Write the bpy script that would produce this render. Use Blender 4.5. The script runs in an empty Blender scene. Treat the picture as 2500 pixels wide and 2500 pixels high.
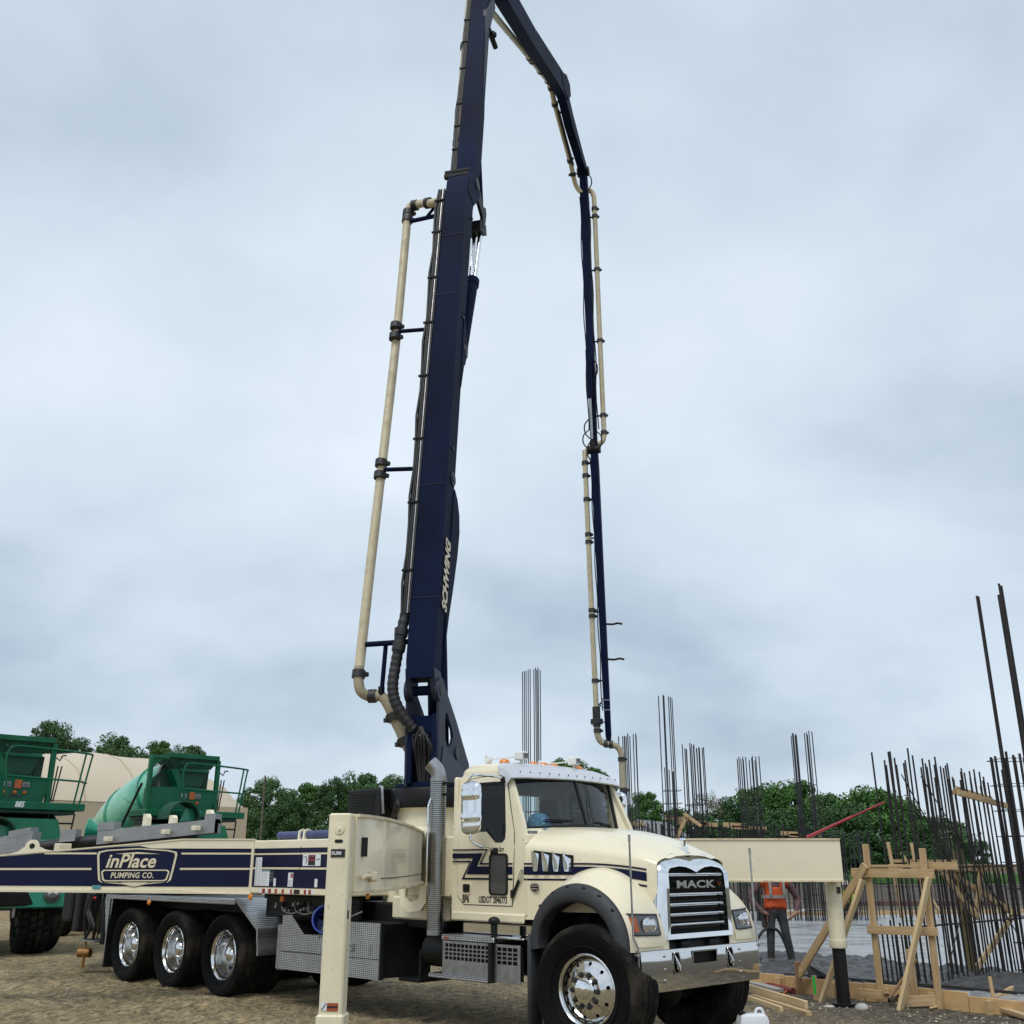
import bpy, bmesh, math, random
from mathutils import Vector, Matrix, noise
R = math.radians
random.seed(7)
scn = bpy.context.scene
col = scn.collection
# ---------------------------------------------------------------- camera
cam_d = bpy.data.cameras.new('camera'); cam = bpy.data.objects.new('camera', cam_d); col.objects.link(cam)
cam.location = (0, 0, 1.65); cam.rotation_euler = (R(90 + 18.98), 0, 0)
cam_d.sensor_width = 36; cam_d.lens = 36; cam_d.clip_start = .1; cam_d.clip_end = 4000
scn.camera = cam
# ---------------------------------------------------------------- sky (overcast) and sun
SUN_EL, SUN_AZ = 58, 200            # azimuth clockwise from +Y: behind the camera, a little to the left
w = bpy.data.worlds.new('World'); scn.world = w; w.use_nodes = True
nt = w.node_tree; nt.nodes.clear()
def wn(t, **k):
    n = nt.nodes.new(t)
    for a, b in k.items(): setattr(n, a, b)
    return n
wl = nt.links.new
out = wn('ShaderNodeOutputWorld'); mixs = wn('ShaderNodeMixShader'); mixs.inputs[0].default_value = .9
sky = wn('ShaderNodeTexSky', sky_type='NISHITA', sun_disc=False)
sky.sun_elevation = R(SUN_EL); sky.sun_rotation = R(SUN_AZ)
bg1 = wn('ShaderNodeBackground'); bg1.inputs[1].default_value = .08; wl(sky.outputs[0], bg1.inputs[0])
tc = wn('ShaderNodeTexCoord'); sep = wn('ShaderNodeSeparateXYZ'); wl(tc.outputs['Generated'], sep.inputs[0])
mx = wn('ShaderNodeMath', operation='MAXIMUM'); wl(sep.outputs[2], mx.inputs[0]); mx.inputs[1].default_value = 0
ad = wn('ShaderNodeMath', operation='ADD'); wl(mx.outputs[0], ad.inputs[0]); ad.inputs[1].default_value = .5
dx = wn('ShaderNodeMath', operation='DIVIDE'); wl(sep.outputs[0], dx.inputs[0]); wl(ad.outputs[0], dx.inputs[1])
dy = wn('ShaderNodeMath', operation='DIVIDE'); wl(sep.outputs[1], dy.inputs[0]); wl(ad.outputs[0], dy.inputs[1])
cmb = wn('ShaderNodeCombineXYZ'); wl(dx.outputs[0], cmb.inputs[0]); wl(dy.outputs[0], cmb.inputs[1])
n1 = wn('ShaderNodeTexNoise'); n1.inputs['Scale'].default_value = 1.9; n1.inputs['Detail'].default_value = 7; n1.inputs['Roughness'].default_value = .5; n1.inputs['Distortion'].default_value = .08
mp = wn('ShaderNodeMapping'); mp.inputs['Location'].default_value = (3.1, 8.7, 0); mp.inputs['Scale'].default_value = (1, 1.1, 1)
wl(cmb.outputs[0], mp.inputs[0]); wl(mp.outputs[0], n1.inputs['Vector'])
rp = wn('ShaderNodeValToRGB'); el = rp.color_ramp.elements
el[0].position = .3; el[0].color = (.375, .465, .562, 1); el[1].position = .72; el[1].color = (.715, .795, .872, 1)
e = rp.color_ramp.elements.new(.5); e.color = (.56, .652, .742, 1)
wl(n1.outputs['Fac'], rp.inputs[0])
bg2 = wn('ShaderNodeBackground'); bg2.inputs[1].default_value = .97; wl(rp.outputs[0], bg2.inputs[0])
wl(bg1.outputs[0], mixs.inputs[1]); wl(bg2.outputs[0], mixs.inputs[2]); wl(mixs.outputs[0], out.inputs[0])
sd = bpy.data.lights.new('sun', 'SUN'); sd.energy = 1.5; sd.angle = R(28); sd.color = (1, .965, .91)
so = bpy.data.objects.new('sun', sd); col.objects.link(so); so.location = (0, -20, 40)
_a, _e = R(SUN_AZ), R(SUN_EL)
so.rotation_euler = Vector((math.sin(_a) * math.cos(_e), math.cos(_a) * math.cos(_e), math.sin(_e))).to_track_quat('Z', 'Y').to_euler()
vs = scn.view_settings; vs.view_transform = 'Standard'; vs.look = 'None'; vs.exposure = .32; vs.gamma = 1; vs.use_curve_mapping = False
scn.render.engine = 'CYCLES'

# ---------------------------------------------------------------- materials
MT = {}
def mat(name, c, rough=.5, metal=0., coat=0., var=.08, vs=3., bump=0., bs=60., dirt=0., dcol=(.23, .18, .12), stretch=None, c2=None, spec=None, trans=0., alpha=1., island=False, coords='Object', ior=None, det=4, dscale=2.2, speck=0., scol=(.2, .16, .12)):
    m = bpy.data.materials.new(name); m.use_nodes = True; t = m.node_tree; b = t.nodes['Principled BSDF']; l = t.links.new
    b.inputs['Roughness'].default_value = rough; b.inputs['Metallic'].default_value = metal
    b.inputs['Coat Weight'].default_value = coat; b.inputs['Coat Roughness'].default_value = .06
    if spec is not None: b.inputs['Specular IOR Level'].default_value = spec
    if trans: b.inputs['Transmission Weight'].default_value = trans
    if ior: b.inputs['IOR'].default_value = ior
    if alpha < 1: b.inputs['Alpha'].default_value = alpha
    tcn = t.nodes.new('ShaderNodeTexCoord'); mpn = t.nodes.new('ShaderNodeMapping'); l(tcn.outputs[coords], mpn.inputs[0])
    if stretch: mpn.inputs['Scale'].default_value = stretch
    nz = t.nodes.new('ShaderNodeTexNoise'); nz.inputs['Scale'].default_value = vs; nz.inputs['Detail'].default_value = det; nz.inputs['Roughness'].default_value = .6
    l(mpn.outputs[0], nz.inputs['Vector'])
    mixc = t.nodes.new('ShaderNodeMix'); mixc.data_type = 'RGBA'
    if c2 is None:
        lo = [x * (1 - var * 1.6) for x in c]; hi = [min(1, x * (1 + var)) for x in c]
    else: lo, hi = c, c2
    mixc.inputs['A'].default_value = (*lo, 1); mixc.inputs['B'].default_value = (*hi, 1)
    mr = t.nodes.new('ShaderNodeMapRange'); mr.inputs['From Min'].default_value = .32; mr.inputs['From Max'].default_value = .68
    src = nz.outputs['Fac']
    if island:
        g = t.nodes.new('ShaderNodeNewGeometry'); src = g.outputs['Random Per Island']; mr.inputs['From Min'].default_value = 0; mr.inputs['From Max'].default_value = 1
    l(src, mr.inputs['Value']); l(mr.outputs[0], mixc.inputs['Factor'])
    colout = mixc.outputs['Result']
    if dirt:
        nd = t.nodes.new('ShaderNodeTexNoise'); nd.inputs['Scale'].default_value = dscale; nd.inputs['Detail'].default_value = 8; nd.inputs['Roughness'].default_value = .72
        l(tcn.outputs[coords], nd.inputs['Vector'])
        mrd = t.nodes.new('ShaderNodeMapRange'); mrd.inputs['From Min'].default_value = .48; mrd.inputs['From Max'].default_value = .78; mrd.inputs['To Max'].default_value = dirt
        l(nd.outputs['Fac'], mrd.inputs['Value'])
        mxd = t.nodes.new('ShaderNodeMix'); mxd.data_type = 'RGBA'; l(mrd.outputs[0], mxd.inputs['Factor']); l(colout, mxd.inputs['A']); mxd.inputs['B'].default_value = (*dcol, 1)
        colout = mxd.outputs['Result']
        mrr = t.nodes.new('ShaderNodeMapRange'); mrr.inputs['To Min'].default_value = rough; mrr.inputs['To Max'].default_value = min(1, rough + .45)
        l(mrd.outputs[0], mrr.inputs['Value']); l(mrr.outputs[0], b.inputs['Roughness'])
    if speck:
        nsp = t.nodes.new('ShaderNodeTexNoise'); nsp.inputs['Scale'].default_value = 34; nsp.inputs['Detail'].default_value = 3; l(tcn.outputs[coords], nsp.inputs['Vector'])
        ms = t.nodes.new('ShaderNodeMapRange'); ms.inputs['From Min'].default_value = .68; ms.inputs['From Max'].default_value = .73; ms.inputs['To Max'].default_value = speck; l(nsp.outputs['Fac'], ms.inputs['Value'])
        mxs = t.nodes.new('ShaderNodeMix'); mxs.data_type = 'RGBA'; l(ms.outputs[0], mxs.inputs['Factor']); l(colout, mxs.inputs['A']); mxs.inputs['B'].default_value = (*scol, 1); colout = mxs.outputs['Result']
    l(colout, b.inputs['Base Color'])
    if bump:
        nb = t.nodes.new('ShaderNodeTexNoise'); nb.inputs['Scale'].default_value = bs; nb.inputs['Detail'].default_value = 5; l(mpn.outputs[0], nb.inputs['Vector'])
        bn = t.nodes.new('ShaderNodeBump'); bn.inputs['Strength'].default_value = bump; bn.inputs['Distance'].default_value = .02
        l(nb.outputs['Fac'], bn.inputs['Height']); l(bn.outputs[0], b.inputs['Normal'])
    MT[name] = m
    return m
def nodes_of(m): return m.node_tree, m.node_tree.nodes['Principled BSDF'], m.node_tree.links.new

mat('cream', (.80, .725, .535), .28, coat=.4, var=.03, vs=1.5, dirt=.13, dcol=(.42, .34, .23), speck=.4, scol=(.25, .2, .14))
mat('cream_dirty', (.76, .69, .50), .42, coat=.15, var=.05, vs=2, dirt=.34, dcol=(.36, .28, .18), dscale=3.5, speck=.8, scol=(.16, .11, .07))
mat('cream_rust', (.70, .60, .42), .55, var=.08, vs=3, dirt=.75, dcol=(.22, .115, .05), dscale=4, speck=.6, scol=(.1, .06, .04))
mat('navy', (.004, .0068, .036), .4, coat=.05, spec=.22, var=.15, vs=1, dirt=.02, dcol=(.06, .06, .08))
mat('navy_boom', (.0045, .0098, .036), .6, coat=0, spec=.07, var=.25, vs=.7, dirt=.05, dcol=(.04, .048, .07), dscale=3, speck=.2, scol=(.08, .09, .11))
mat('navy_worn', (.013, .018, .042), .5, coat=0, spec=.35, speck=.5, scol=(.12, .13, .15), var=.3, vs=5, dirt=.35, dcol=(.11, .12, .15), dscale=6)
mat('print_cream', (.70, .62, .43), .4, var=.02)
mat('print_white', (.72, .74, .76), .4, var=.02)
mat('print_black', (.015, .015, .017), .45, var=.02)
mat('print_red', (.30, .03, .025), .4, var=.1)
mat('print_teal', (.08, .30, .32), .4, var=.1)
mat('print_orange', (.42, .09, .03), .4, var=.1)
mat('chrome', (.80, .82, .84), .06, 1, var=.02)
mat('chrome_smudge', (.70, .71, .72), .05, 1, var=.03, bump=.035, bs=1.6, dirt=.08, dcol=(.35, .28, .2), dscale=5)
mat('alloy', (.75, .75, .74), .13, 1, var=.04, dirt=.08, dcol=(.4, .33, .25), dscale=9)
mat('steel', (.40, .41, .42), .34, 1, var=.15, vs=12, dirt=.35, dcol=(.2, .16, .12))
mat('steel_grey', (.34, .34, .35), .42, .8, var=.2, vs=8, dirt=.3, dcol=(.22, .19, .15))
mat('visor', (.62, .64, .67), .33, .35, coat=.3, var=.04, dirt=.14, dcol=(.3, .28, .25), dscale=9)
mat('black_plastic', (.010, .0105, .012), .5, var=.2, dirt=.06, dcol=(.06, .055, .045), spec=.3)
mat('flare_plastic', (.030, .033, .038), .6, var=.12, vs=30, bump=.1, bs=300, dirt=.12, dcol=(.13, .12, .1))
mat('black_steel', (.008, .008, .009), .5, var=.3, dirt=.10, dcol=(.05, .042, .033), spec=.25)
mat('dark_gap', (.004, .004, .004), .8, var=0)
mat('rubber', (.010, .010, .0105), .8, var=.25, vs=8, bump=.25, bs=80, spec=.12, dirt=.62, dcol=(.105, .085, .06), dscale=3)
mat('rubber_side', (.005, .005, .0055), .7, var=.2, vs=6, bump=.1, bs=60, spec=.12, dirt=.06, dcol=(.05, .042, .03), dscale=5)
mat('hose', (.011, .011, .012), .5, var=.3, vs=20, bump=.3, bs=90)
mat('amber', (.75, .23, .012), .18, var=.1, coat=.6)
mat('amber_dull', (.48, .11, .02), .3, var=.2)
mat('red_lens', (.5, .01, .02), .2, var=.1)
mat('lamp_white', (.74, .75, .74), .35, var=.03, dirt=.1)
mat('lens', (.72, .74, .76), .16, .85, var=0, coat=1)
mat('lamp_dark', (.05, .055, .062), .2, var=.1, coat=.8)
mat('seat', (.06, .062, .066), .75, var=.3)
mat('cab_inside', (.12, .122, .125), .7, var=.2)
mat('cap_blue', (.03, .14, .52), .6, c2=(.25, .50, .52), vs=14)
mat('cap_teal', (.18, .42, .45), .6, var=.1)
mat('pipe_cream', (.56, .49, .335), .42, var=.05, vs=4, dirt=.55, dcol=(.13, .10, .075), dscale=7)
mat('pipe_worn', (.42, .36, .25), .55, var=.2, vs=9, dirt=.9, dcol=(.05, .045, .04), dscale=9)
mat('clamp', (.02, .021, .024), .5, var=.3, dirt=.25, dcol=(.1, .085, .065))
mat('pipe_blue', (.035, .05, .16), .45, var=.2, vs=6, dirt=.4, dcol=(.16, .15, .15), dscale=5)
mat('green_paint', (.0012, .105, .048), .42, coat=.08, spec=.3, var=.12, dirt=.10, dcol=(.05, .06, .05), dscale=4)
mat('green_bright', (.012, .26, .16), .3, coat=.5, var=.1, dirt=.08)
mat('green_fender', (.04, .30, .15), .35, c2=(.03, .33, .33), vs=.9, coat=.4, dirt=.12)
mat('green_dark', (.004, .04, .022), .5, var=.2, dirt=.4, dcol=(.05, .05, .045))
mat('drum_stripe', (.26, .55, .38), .25, coat=.4, c2=(.06, .38, .23), vs=1.1)
mat('concrete_residue', (.13, .125, .115), .9, var=.3, vs=9, bump=.5, bs=30)
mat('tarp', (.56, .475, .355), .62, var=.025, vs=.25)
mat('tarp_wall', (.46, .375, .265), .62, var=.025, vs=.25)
mat('wood', (.40, .262, .130), .65, c2=(.56, .40, .215), vs=2.2, stretch=(1, 14, 14), bump=.12, bs=9, dirt=.16, dcol=(.16, .11, .07), dscale=7)
mat('wood_pale', (.54, .385, .20), .62, c2=(.68, .52, .30), vs=2.5, stretch=(1, 14, 14), bump=.1, bs=9, dirt=.12, dcol=(.25, .18, .1), dscale=9)
mat('wood_dark', (.24, .145, .075), .7, c2=(.34, .21, .11), vs=2.2, stretch=(1, 14, 14), bump=.15, bs=9, dirt=.4, dcol=(.06, .05, .045), dscale=7)
mat('wood_olive', (.19, .155, .055), .7, c2=(.27, .22, .09), vs=2.2, stretch=(1, 14, 14), dirt=.3, dcol=(.06, .05, .04), dscale=6)
mat('wood_grey', (.30, .285, .26), .7, c2=(.38, .36, .33), vs=2.2, stretch=(1, 14, 14), dirt=.3, dcol=(.1, .09, .08))
mat('ply', (.50, .31, .13), .6, c2=(.60, .39, .19), vs=1.6, stretch=(1, 6, 6), dirt=.35, dcol=(.13, .10, .075), dscale=5)
mat('rebar', (.030, .027, .028), .6, .4, var=.4, vs=6, dirt=.3, dcol=(.075, .042, .03), dscale=9)
mat('rebar_far', (.03, .03, .034), .62, .3, var=.3, vs=3, dirt=.3, dcol=(.06, .04, .03))
mat('bark', (.055, .042, .032), .9, var=.3, vs=9, bump=.5, bs=20)
mat('leaf_a', (.026, .085, .018), .55, c2=(.085, .19, .036), island=True, spec=.25)
mat('leaf_b', (.030, .085, .028), .55, c2=(.088, .165, .052), island=True, spec=.25)
mat('leaf_c', (.017, .056, .016), .55, c2=(.056, .125, .034), island=True, spec=.25)
mat('leaf_pale', (.10, .10, .055), .6, c2=(.21, .20, .125), island=True, spec=.2)
mat('grass', (.045, .115, .022), .8, c2=(.09, .19, .04), vs=3, bump=.6, bs=9)
mat('orange_vest', (.62, .082, .014), .75, var=.2, vs=7, dirt=.55, dcol=(.12, .06, .03), dscale=5)
mat('vest_strip', (.25, .24, .23), .5, var=.15, vs=20)
mat('shirt', (.115, .062, .068), .85, var=.3, vs=12)
mat('jeans', (.036, .040, .044), .85, var=.3, vs=9, dirt=.3, dcol=(.09, .085, .08), dscale=6)
mat('boots', (.035, .032, .03), .7, var=.3, dirt=.4, dcol=(.1, .095, .09))
mat('skin', (.30, .16, .105), .55, var=.1)
mat('hat', (.65, .62, .52), .4, var=.05)
mat('vest_lime', (.45, .75, .03), .6, var=.1)
mat('red_pole', (.27, .012, .02), .4, var=.15, dirt=.2)
mat('red_hose', (.20, .018, .016), .5, var=.3, vs=6, dirt=.3, dcol=(.08, .04, .03))
mat('orange_cord', (.65, .16, .05), .5, var=.15)
mat('bucket_blue', (.015, .05, .30), .35, var=.15, dirt=.25, dcol=(.3, .3, .3), dscale=6)
mat('jug_white', (.72, .75, .79), .35, var=.03, spec=.5)
mat('stone', (.42, .41, .38), .85, var=.2, vs=7, bump=.4, bs=25)
mat('green_spray', (.02, .60, .06), .6, var=.1)
mat('brass', (.42, .20, .06), .4, .6, var=.3, dirt=.3)
mat('siding', (.42, .44, .47), .5, var=.05)
mat('shed_roof', (.16, .16, .165), .6, var=.1)
mat('pole_wood', (.10, .085, .07), .85, var=.2)
mat('brick_red', (.13, .075, .06), .85, var=.25, vs=3)
mat('pebble', (.15, .12, .085), .85, c2=(.42, .36, .28), island=True)

def glass_mat():
    m = bpy.data.materials.new('glass'); m.use_nodes = True; t = m.node_tree; l = t.links.new; t.nodes.clear()
    o = t.nodes.new('ShaderNodeOutputMaterial'); mx_ = t.nodes.new('ShaderNodeMixShader'); tr = t.nodes.new('ShaderNodeBsdfTransparent'); gl = t.nodes.new('ShaderNodeBsdfGlossy'); fr = t.nodes.new('ShaderNodeMath'); lw = t.nodes.new('ShaderNodeLayerWeight'); pw = t.nodes.new('ShaderNodeMath')
    tr.inputs[0].default_value = (.50, .62, .63, 1); gl.inputs['Roughness'].default_value = .01; lw.inputs[0].default_value = .5; pw.operation = 'POWER'; pw.inputs[1].default_value = 5; l(lw.outputs['Facing'], pw.inputs[0]); fr.operation = 'MULTIPLY_ADD'; fr.inputs[1].default_value = .9; fr.inputs[2].default_value = .075; l(pw.outputs[0], fr.inputs[0])
    l(fr.outputs[0], mx_.inputs[0]); l(tr.outputs[0], mx_.inputs[1]); l(gl.outputs[0], mx_.inputs[2]); l(mx_.outputs[0], o.inputs[0]); MT['glass'] = m
glass_mat()
def glass_dark():
    m = MT['glass'].copy(); m.name = 'glass_dark'; m.node_tree.nodes['Math'].inputs[2].default_value = .04; m.node_tree.nodes['Transparent BSDF'].inputs[0].default_value = (.13, .15, .16, 1); MT['glass_dark'] = m
glass_dark()
def tread_plate(nm='tread_plate', rz=0):
    m = mat(nm, (.50, .51, .52) if rz == 0 else (.36, .365, .37), .32 if rz == 0 else .42, .9, var=.08, vs=4, dirt=.25, dcol=(.25, .2, .15))
    t, b, l = nodes_of(m)
    tcn = t.nodes.new('ShaderNodeTexCoord'); mz = t.nodes.new('ShaderNodeMapping'); mz.inputs['Rotation'].default_value = (0, 0, R(rz)); l(tcn.outputs['Object'], mz.inputs[0])
    sp = t.nodes.new('ShaderNodeSeparateXYZ'); l(mz.outputs[0], sp.inputs[0]); cb = t.nodes.new('ShaderNodeCombineXYZ'); l(sp.outputs[0], cb.inputs[0]); l(sp.outputs[2], cb.inputs[1])
    acc = None
    for ang, off in ((45, 0), (-45, .5)):
        mp_ = t.nodes.new('ShaderNodeMapping'); mp_.inputs['Rotation'].default_value = (0, 0, R(ang)); mp_.inputs['Scale'].default_value = (1, 1.9, 1); mp_.inputs['Location'].default_value = (off / 18, off / 18, 0)
        l(cb.outputs[0], mp_.inputs[0])
        v = t.nodes.new('ShaderNodeTexVoronoi'); v.voronoi_dimensions = '2D'; v.inputs['Scale'].default_value = 19; v.inputs['Randomness'].default_value = .05; l(mp_.outputs[0], v.inputs['Vector'])
        r_ = t.nodes.new('ShaderNodeMapRange'); r_.inputs['From Min'].default_value = .16; r_.inputs['From Max'].default_value = .40; r_.inputs['To Min'].default_value = 1; r_.inputs['To Max'].default_value = 0
        l(v.outputs['Distance'], r_.inputs['Value'])
        if acc is None: acc = r_.outputs[0]
        else:
            mm = t.nodes.new('ShaderNodeMath'); mm.operation = 'MAXIMUM'; l(acc, mm.inputs[0]); l(r_.outputs[0], mm.inputs[1]); acc = mm.outputs[0]
    bn = t.nodes.new('ShaderNodeBump'); bn.inputs['Strength'].default_value = .5 if rz == 0 else .15; bn.inputs['Distance'].default_value = .008; l(acc, bn.inputs['Height']); l(bn.outputs[0], b.inputs['Normal'])
    old = b.inputs['Base Color'].links[0].from_socket; mc = t.nodes.new('ShaderNodeMix'); mc.data_type = 'RGBA'; mc.blend_type = 'MULTIPLY'; mc.inputs['Factor'].default_value = 1; cr = t.nodes.new('ShaderNodeMapRange'); cr.inputs['To Min'].default_value = (.45 if rz == 0 else .86); cr.inputs['To Max'].default_value = (1.3 if rz == 0 else 1.05); l(acc, cr.inputs['Value']); l(old, mc.inputs['A']); l(cr.outputs[0], mc.inputs['B']); l(mc.outputs['Result'], b.inputs['Base Color'])
tread_plate(); tread_plate('tread_plate_b', -45)
def perforated():
    m = mat('perforated', (.46, .47, .47), .25, 1, var=.08, vs=6, dirt=.15)
    t, b, l = nodes_of(m)
    tcn = t.nodes.new('ShaderNodeTexCoord'); sp = t.nodes.new('ShaderNodeSeparateXYZ'); l(tcn.outputs['Object'], sp.inputs[0])
    at = t.nodes.new('ShaderNodeMath'); at.operation = 'ARCTAN2'; l(sp.outputs[1], at.inputs[0]); l(sp.outputs[0], at.inputs[1])
    cb = t.nodes.new('ShaderNodeCombineXYZ'); l(at.outputs[0], cb.inputs[0]); l(sp.outputs[2], cb.inputs[1])
    br = t.nodes.new('ShaderNodeTexBrick'); br.inputs['Scale'].default_value = 1; br.inputs['Brick Width'].default_value = .42; br.inputs['Row Height'].default_value = .021; br.inputs['Mortar Size'].default_value = .0062
    br.inputs['Color1'].default_value = (0, 0, 0, 1); br.inputs['Color2'].default_value = (0, 0, 0, 1); br.inputs['Mortar'].default_value = (1, 1, 1, 1); br.inputs['Mortar Smooth'].default_value = 0
    mp_ = t.nodes.new('ShaderNodeMapping'); l(cb.outputs[0], mp_.inputs[0]); l(mp_.outputs[0], br.inputs['Vector'])
    old = b.inputs['Base Color'].links[0].from_socket
    mx_ = t.nodes.new('ShaderNodeMix'); mx_.data_type = 'RGBA'; l(br.outputs['Color'], mx_.inputs['Factor']); mx_.inputs['A'].default_value = (.012, .012, .012, 1); l(old, mx_.inputs['B']); l(mx_.outputs['Result'], b.inputs['Base Color'])
    l(br.outputs['Color'], b.inputs['Metallic'])
perforated()
def ground_mat():
    m = mat('sand', (.29, .222, .118), .95, c2=(.43, .335, .188), vs=.9, det=8)
    t, b, l = nodes_of(m); tcn = t.nodes.new('ShaderNodeTexCoord')
    base = b.inputs['Base Color'].links[0].from_socket
    nz = t.nodes.new('ShaderNodeTexNoise'); nz.inputs['Scale'].default_value = 7; nz.inputs['Detail'].default_value = 10; nz.inputs['Roughness'].default_value = .75; l(tcn.outputs['Object'], nz.inputs['Vector'])
    mr = t.nodes.new('ShaderNodeMapRange'); mr.inputs['From Min'].default_value = .40; mr.inputs['From Max'].default_value = .60; mr.inputs['To Min'].default_value = .42; mr.inputs['To Max'].default_value = 1.32; l(nz.outputs['Fac'], mr.inputs['Value'])
    v = t.nodes.new('ShaderNodeTexVoronoi'); v.inputs['Scale'].default_value = 26; l(tcn.outputs['Object'], v.inputs['Vector'])
    mv = t.nodes.new('ShaderNodeMapRange'); mv.inputs['From Min'].default_value = 0; mv.inputs['From Max'].default_value = 1; mv.inputs['To Min'].default_value = .7; mv.inputs['To Max'].default_value = 1.35
    sepc = t.nodes.new('ShaderNodeSeparateColor'); l(v.outputs['Color'], sepc.inputs[0]); l(sepc.outputs[0], mv.inputs['Value'])
    # grey gravel towards the pour
    sp = t.nodes.new('ShaderNodeSeparateXYZ'); l(tcn.outputs['Object'], sp.inputs[0])
    dot = t.nodes.new('ShaderNodeMath'); dot.operation = 'MULTIPLY_ADD'; l(sp.outputs[0], dot.inputs[0]); dot.inputs[1].default_value = 1.2; l(sp.outputs[1], dot.inputs[2])
    nw = t.nodes.new('ShaderNodeTexNoise'); nw.inputs['Scale'].default_value = .8; nw.inputs['Detail'].default_value = 6; l(tcn.outputs['Object'], nw.inputs['Vector'])
    nm = t.nodes.new('ShaderNodeMath'); nm.operation = 'MULTIPLY_ADD'; l(nw.outputs['Fac'], nm.inputs[0]); nm.inputs[1].default_value = 5; l(dot.outputs[0], nm.inputs[2])
    mg = t.nodes.new('ShaderNodeMapRange'); mg.inputs['From Min'].default_value = 16.8; mg.inputs['From Max'].default_value = 20.8; mg.inputs['To Max'].default_value = .82; l(nm.outputs[0], mg.inputs['Value'])
    # only right of the truck
    mxr = t.nodes.new('ShaderNodeMapRange'); mxr.inputs['From Min'].default_value = .5; mxr.inputs['From Max'].default_value = 2.2; l(sp.outputs[0], mxr.inputs['Value'])
    mm = t.nodes.new('ShaderNodeMath'); mm.operation = 'MULTIPLY'; l(mg.outputs[0], mm.inputs[0]); l(mxr.outputs[0], mm.inputs[1])
    mixg = t.nodes.new('ShaderNodeMix'); mixg.data_type = 'RGBA'; l(mm.outputs[0], mixg.inputs['Factor']); l(base, mixg.inputs['A']); mixg.inputs['B'].default_value = (.088, .077, .062, 1)
    m1 = t.nodes.new('ShaderNodeMix'); m1.data_type = 'RGBA'; m1.blend_type = 'MULTIPLY'; m1.inputs['Factor'].default_value = 1; l(mixg.outputs['Result'], m1.inputs['A']); l(mr.outputs[0], m1.inputs['B'])
    m2 = t.nodes.new('ShaderNodeMix'); m2.data_type = 'RGBA'; m2.blend_type = 'MULTIPLY'; m2.inputs['Factor'].default_value = .7; l(m1.outputs['Result'], m2.inputs['A']); l(mv.outputs[0], m2.inputs['B'])
    l(m2.outputs['Result'], b.inputs['Base Color'])
    bn = t.nodes.new('ShaderNodeBump'); bn.inputs['Strength'].default_value = 1; bn.inputs['Distance'].default_value = .09; l(nz.outputs['Fac'], bn.inputs['Height'])
    bn2 = t.nodes.new('ShaderNodeBump'); bn2.inputs['Strength'].default_value = .6; bn2.inputs['Distance'].default_value = .012; l(v.outputs['Distance'], bn2.inputs['Height']); l(bn.outputs[0], bn2.inputs['Normal']); l(bn2.outputs[0], b.inputs['Normal'])
ground_mat()
def concrete_mats():
    m = mat('wet_smooth', (.29, .295, .30), .28, c2=(.38, .385, .39), vs=.6, det=8, spec=.6)
    t, b, l = nodes_of(m); tcn = t.nodes.new('ShaderNodeTexCoord'); mp_ = t.nodes.new('ShaderNodeMapping'); mp_.inputs['Scale'].default_value = (.7, 1.2, 1); mp_.inputs['Rotation'].default_value = (0, 0, R(25)); l(tcn.outputs['Object'], mp_.inputs[0])
    nz = t.nodes.new('ShaderNodeTexNoise'); nz.inputs['Scale'].default_value = 1.5; nz.inputs['Detail'].default_value = 5; l(mp_.outputs[0], nz.inputs['Vector'])
    mr = t.nodes.new('ShaderNodeMapRange'); mr.inputs['From Min'].default_value = .35; mr.inputs['From Max'].default_value = .65; mr.inputs['To Min'].default_value = .14; mr.inputs['To Max'].default_value = .42; l(nz.outputs['Fac'], mr.inputs['Value']); l(mr.outputs[0], b.inputs['Roughness'])
    bn = t.nodes.new('ShaderNodeBump'); bn.inputs['Strength'].default_value = .07; bn.inputs['Distance'].default_value = .03; l(nz.outputs['Fac'], bn.inputs['Height']); l(bn.outputs[0], b.inputs['Normal'])
    mat('wet_rough', (.028, .028, .028), .45, c2=(.075, .074, .072), vs=6, det=8, bump=1.0, bs=16, spec=.6)
concrete_mats()

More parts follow.
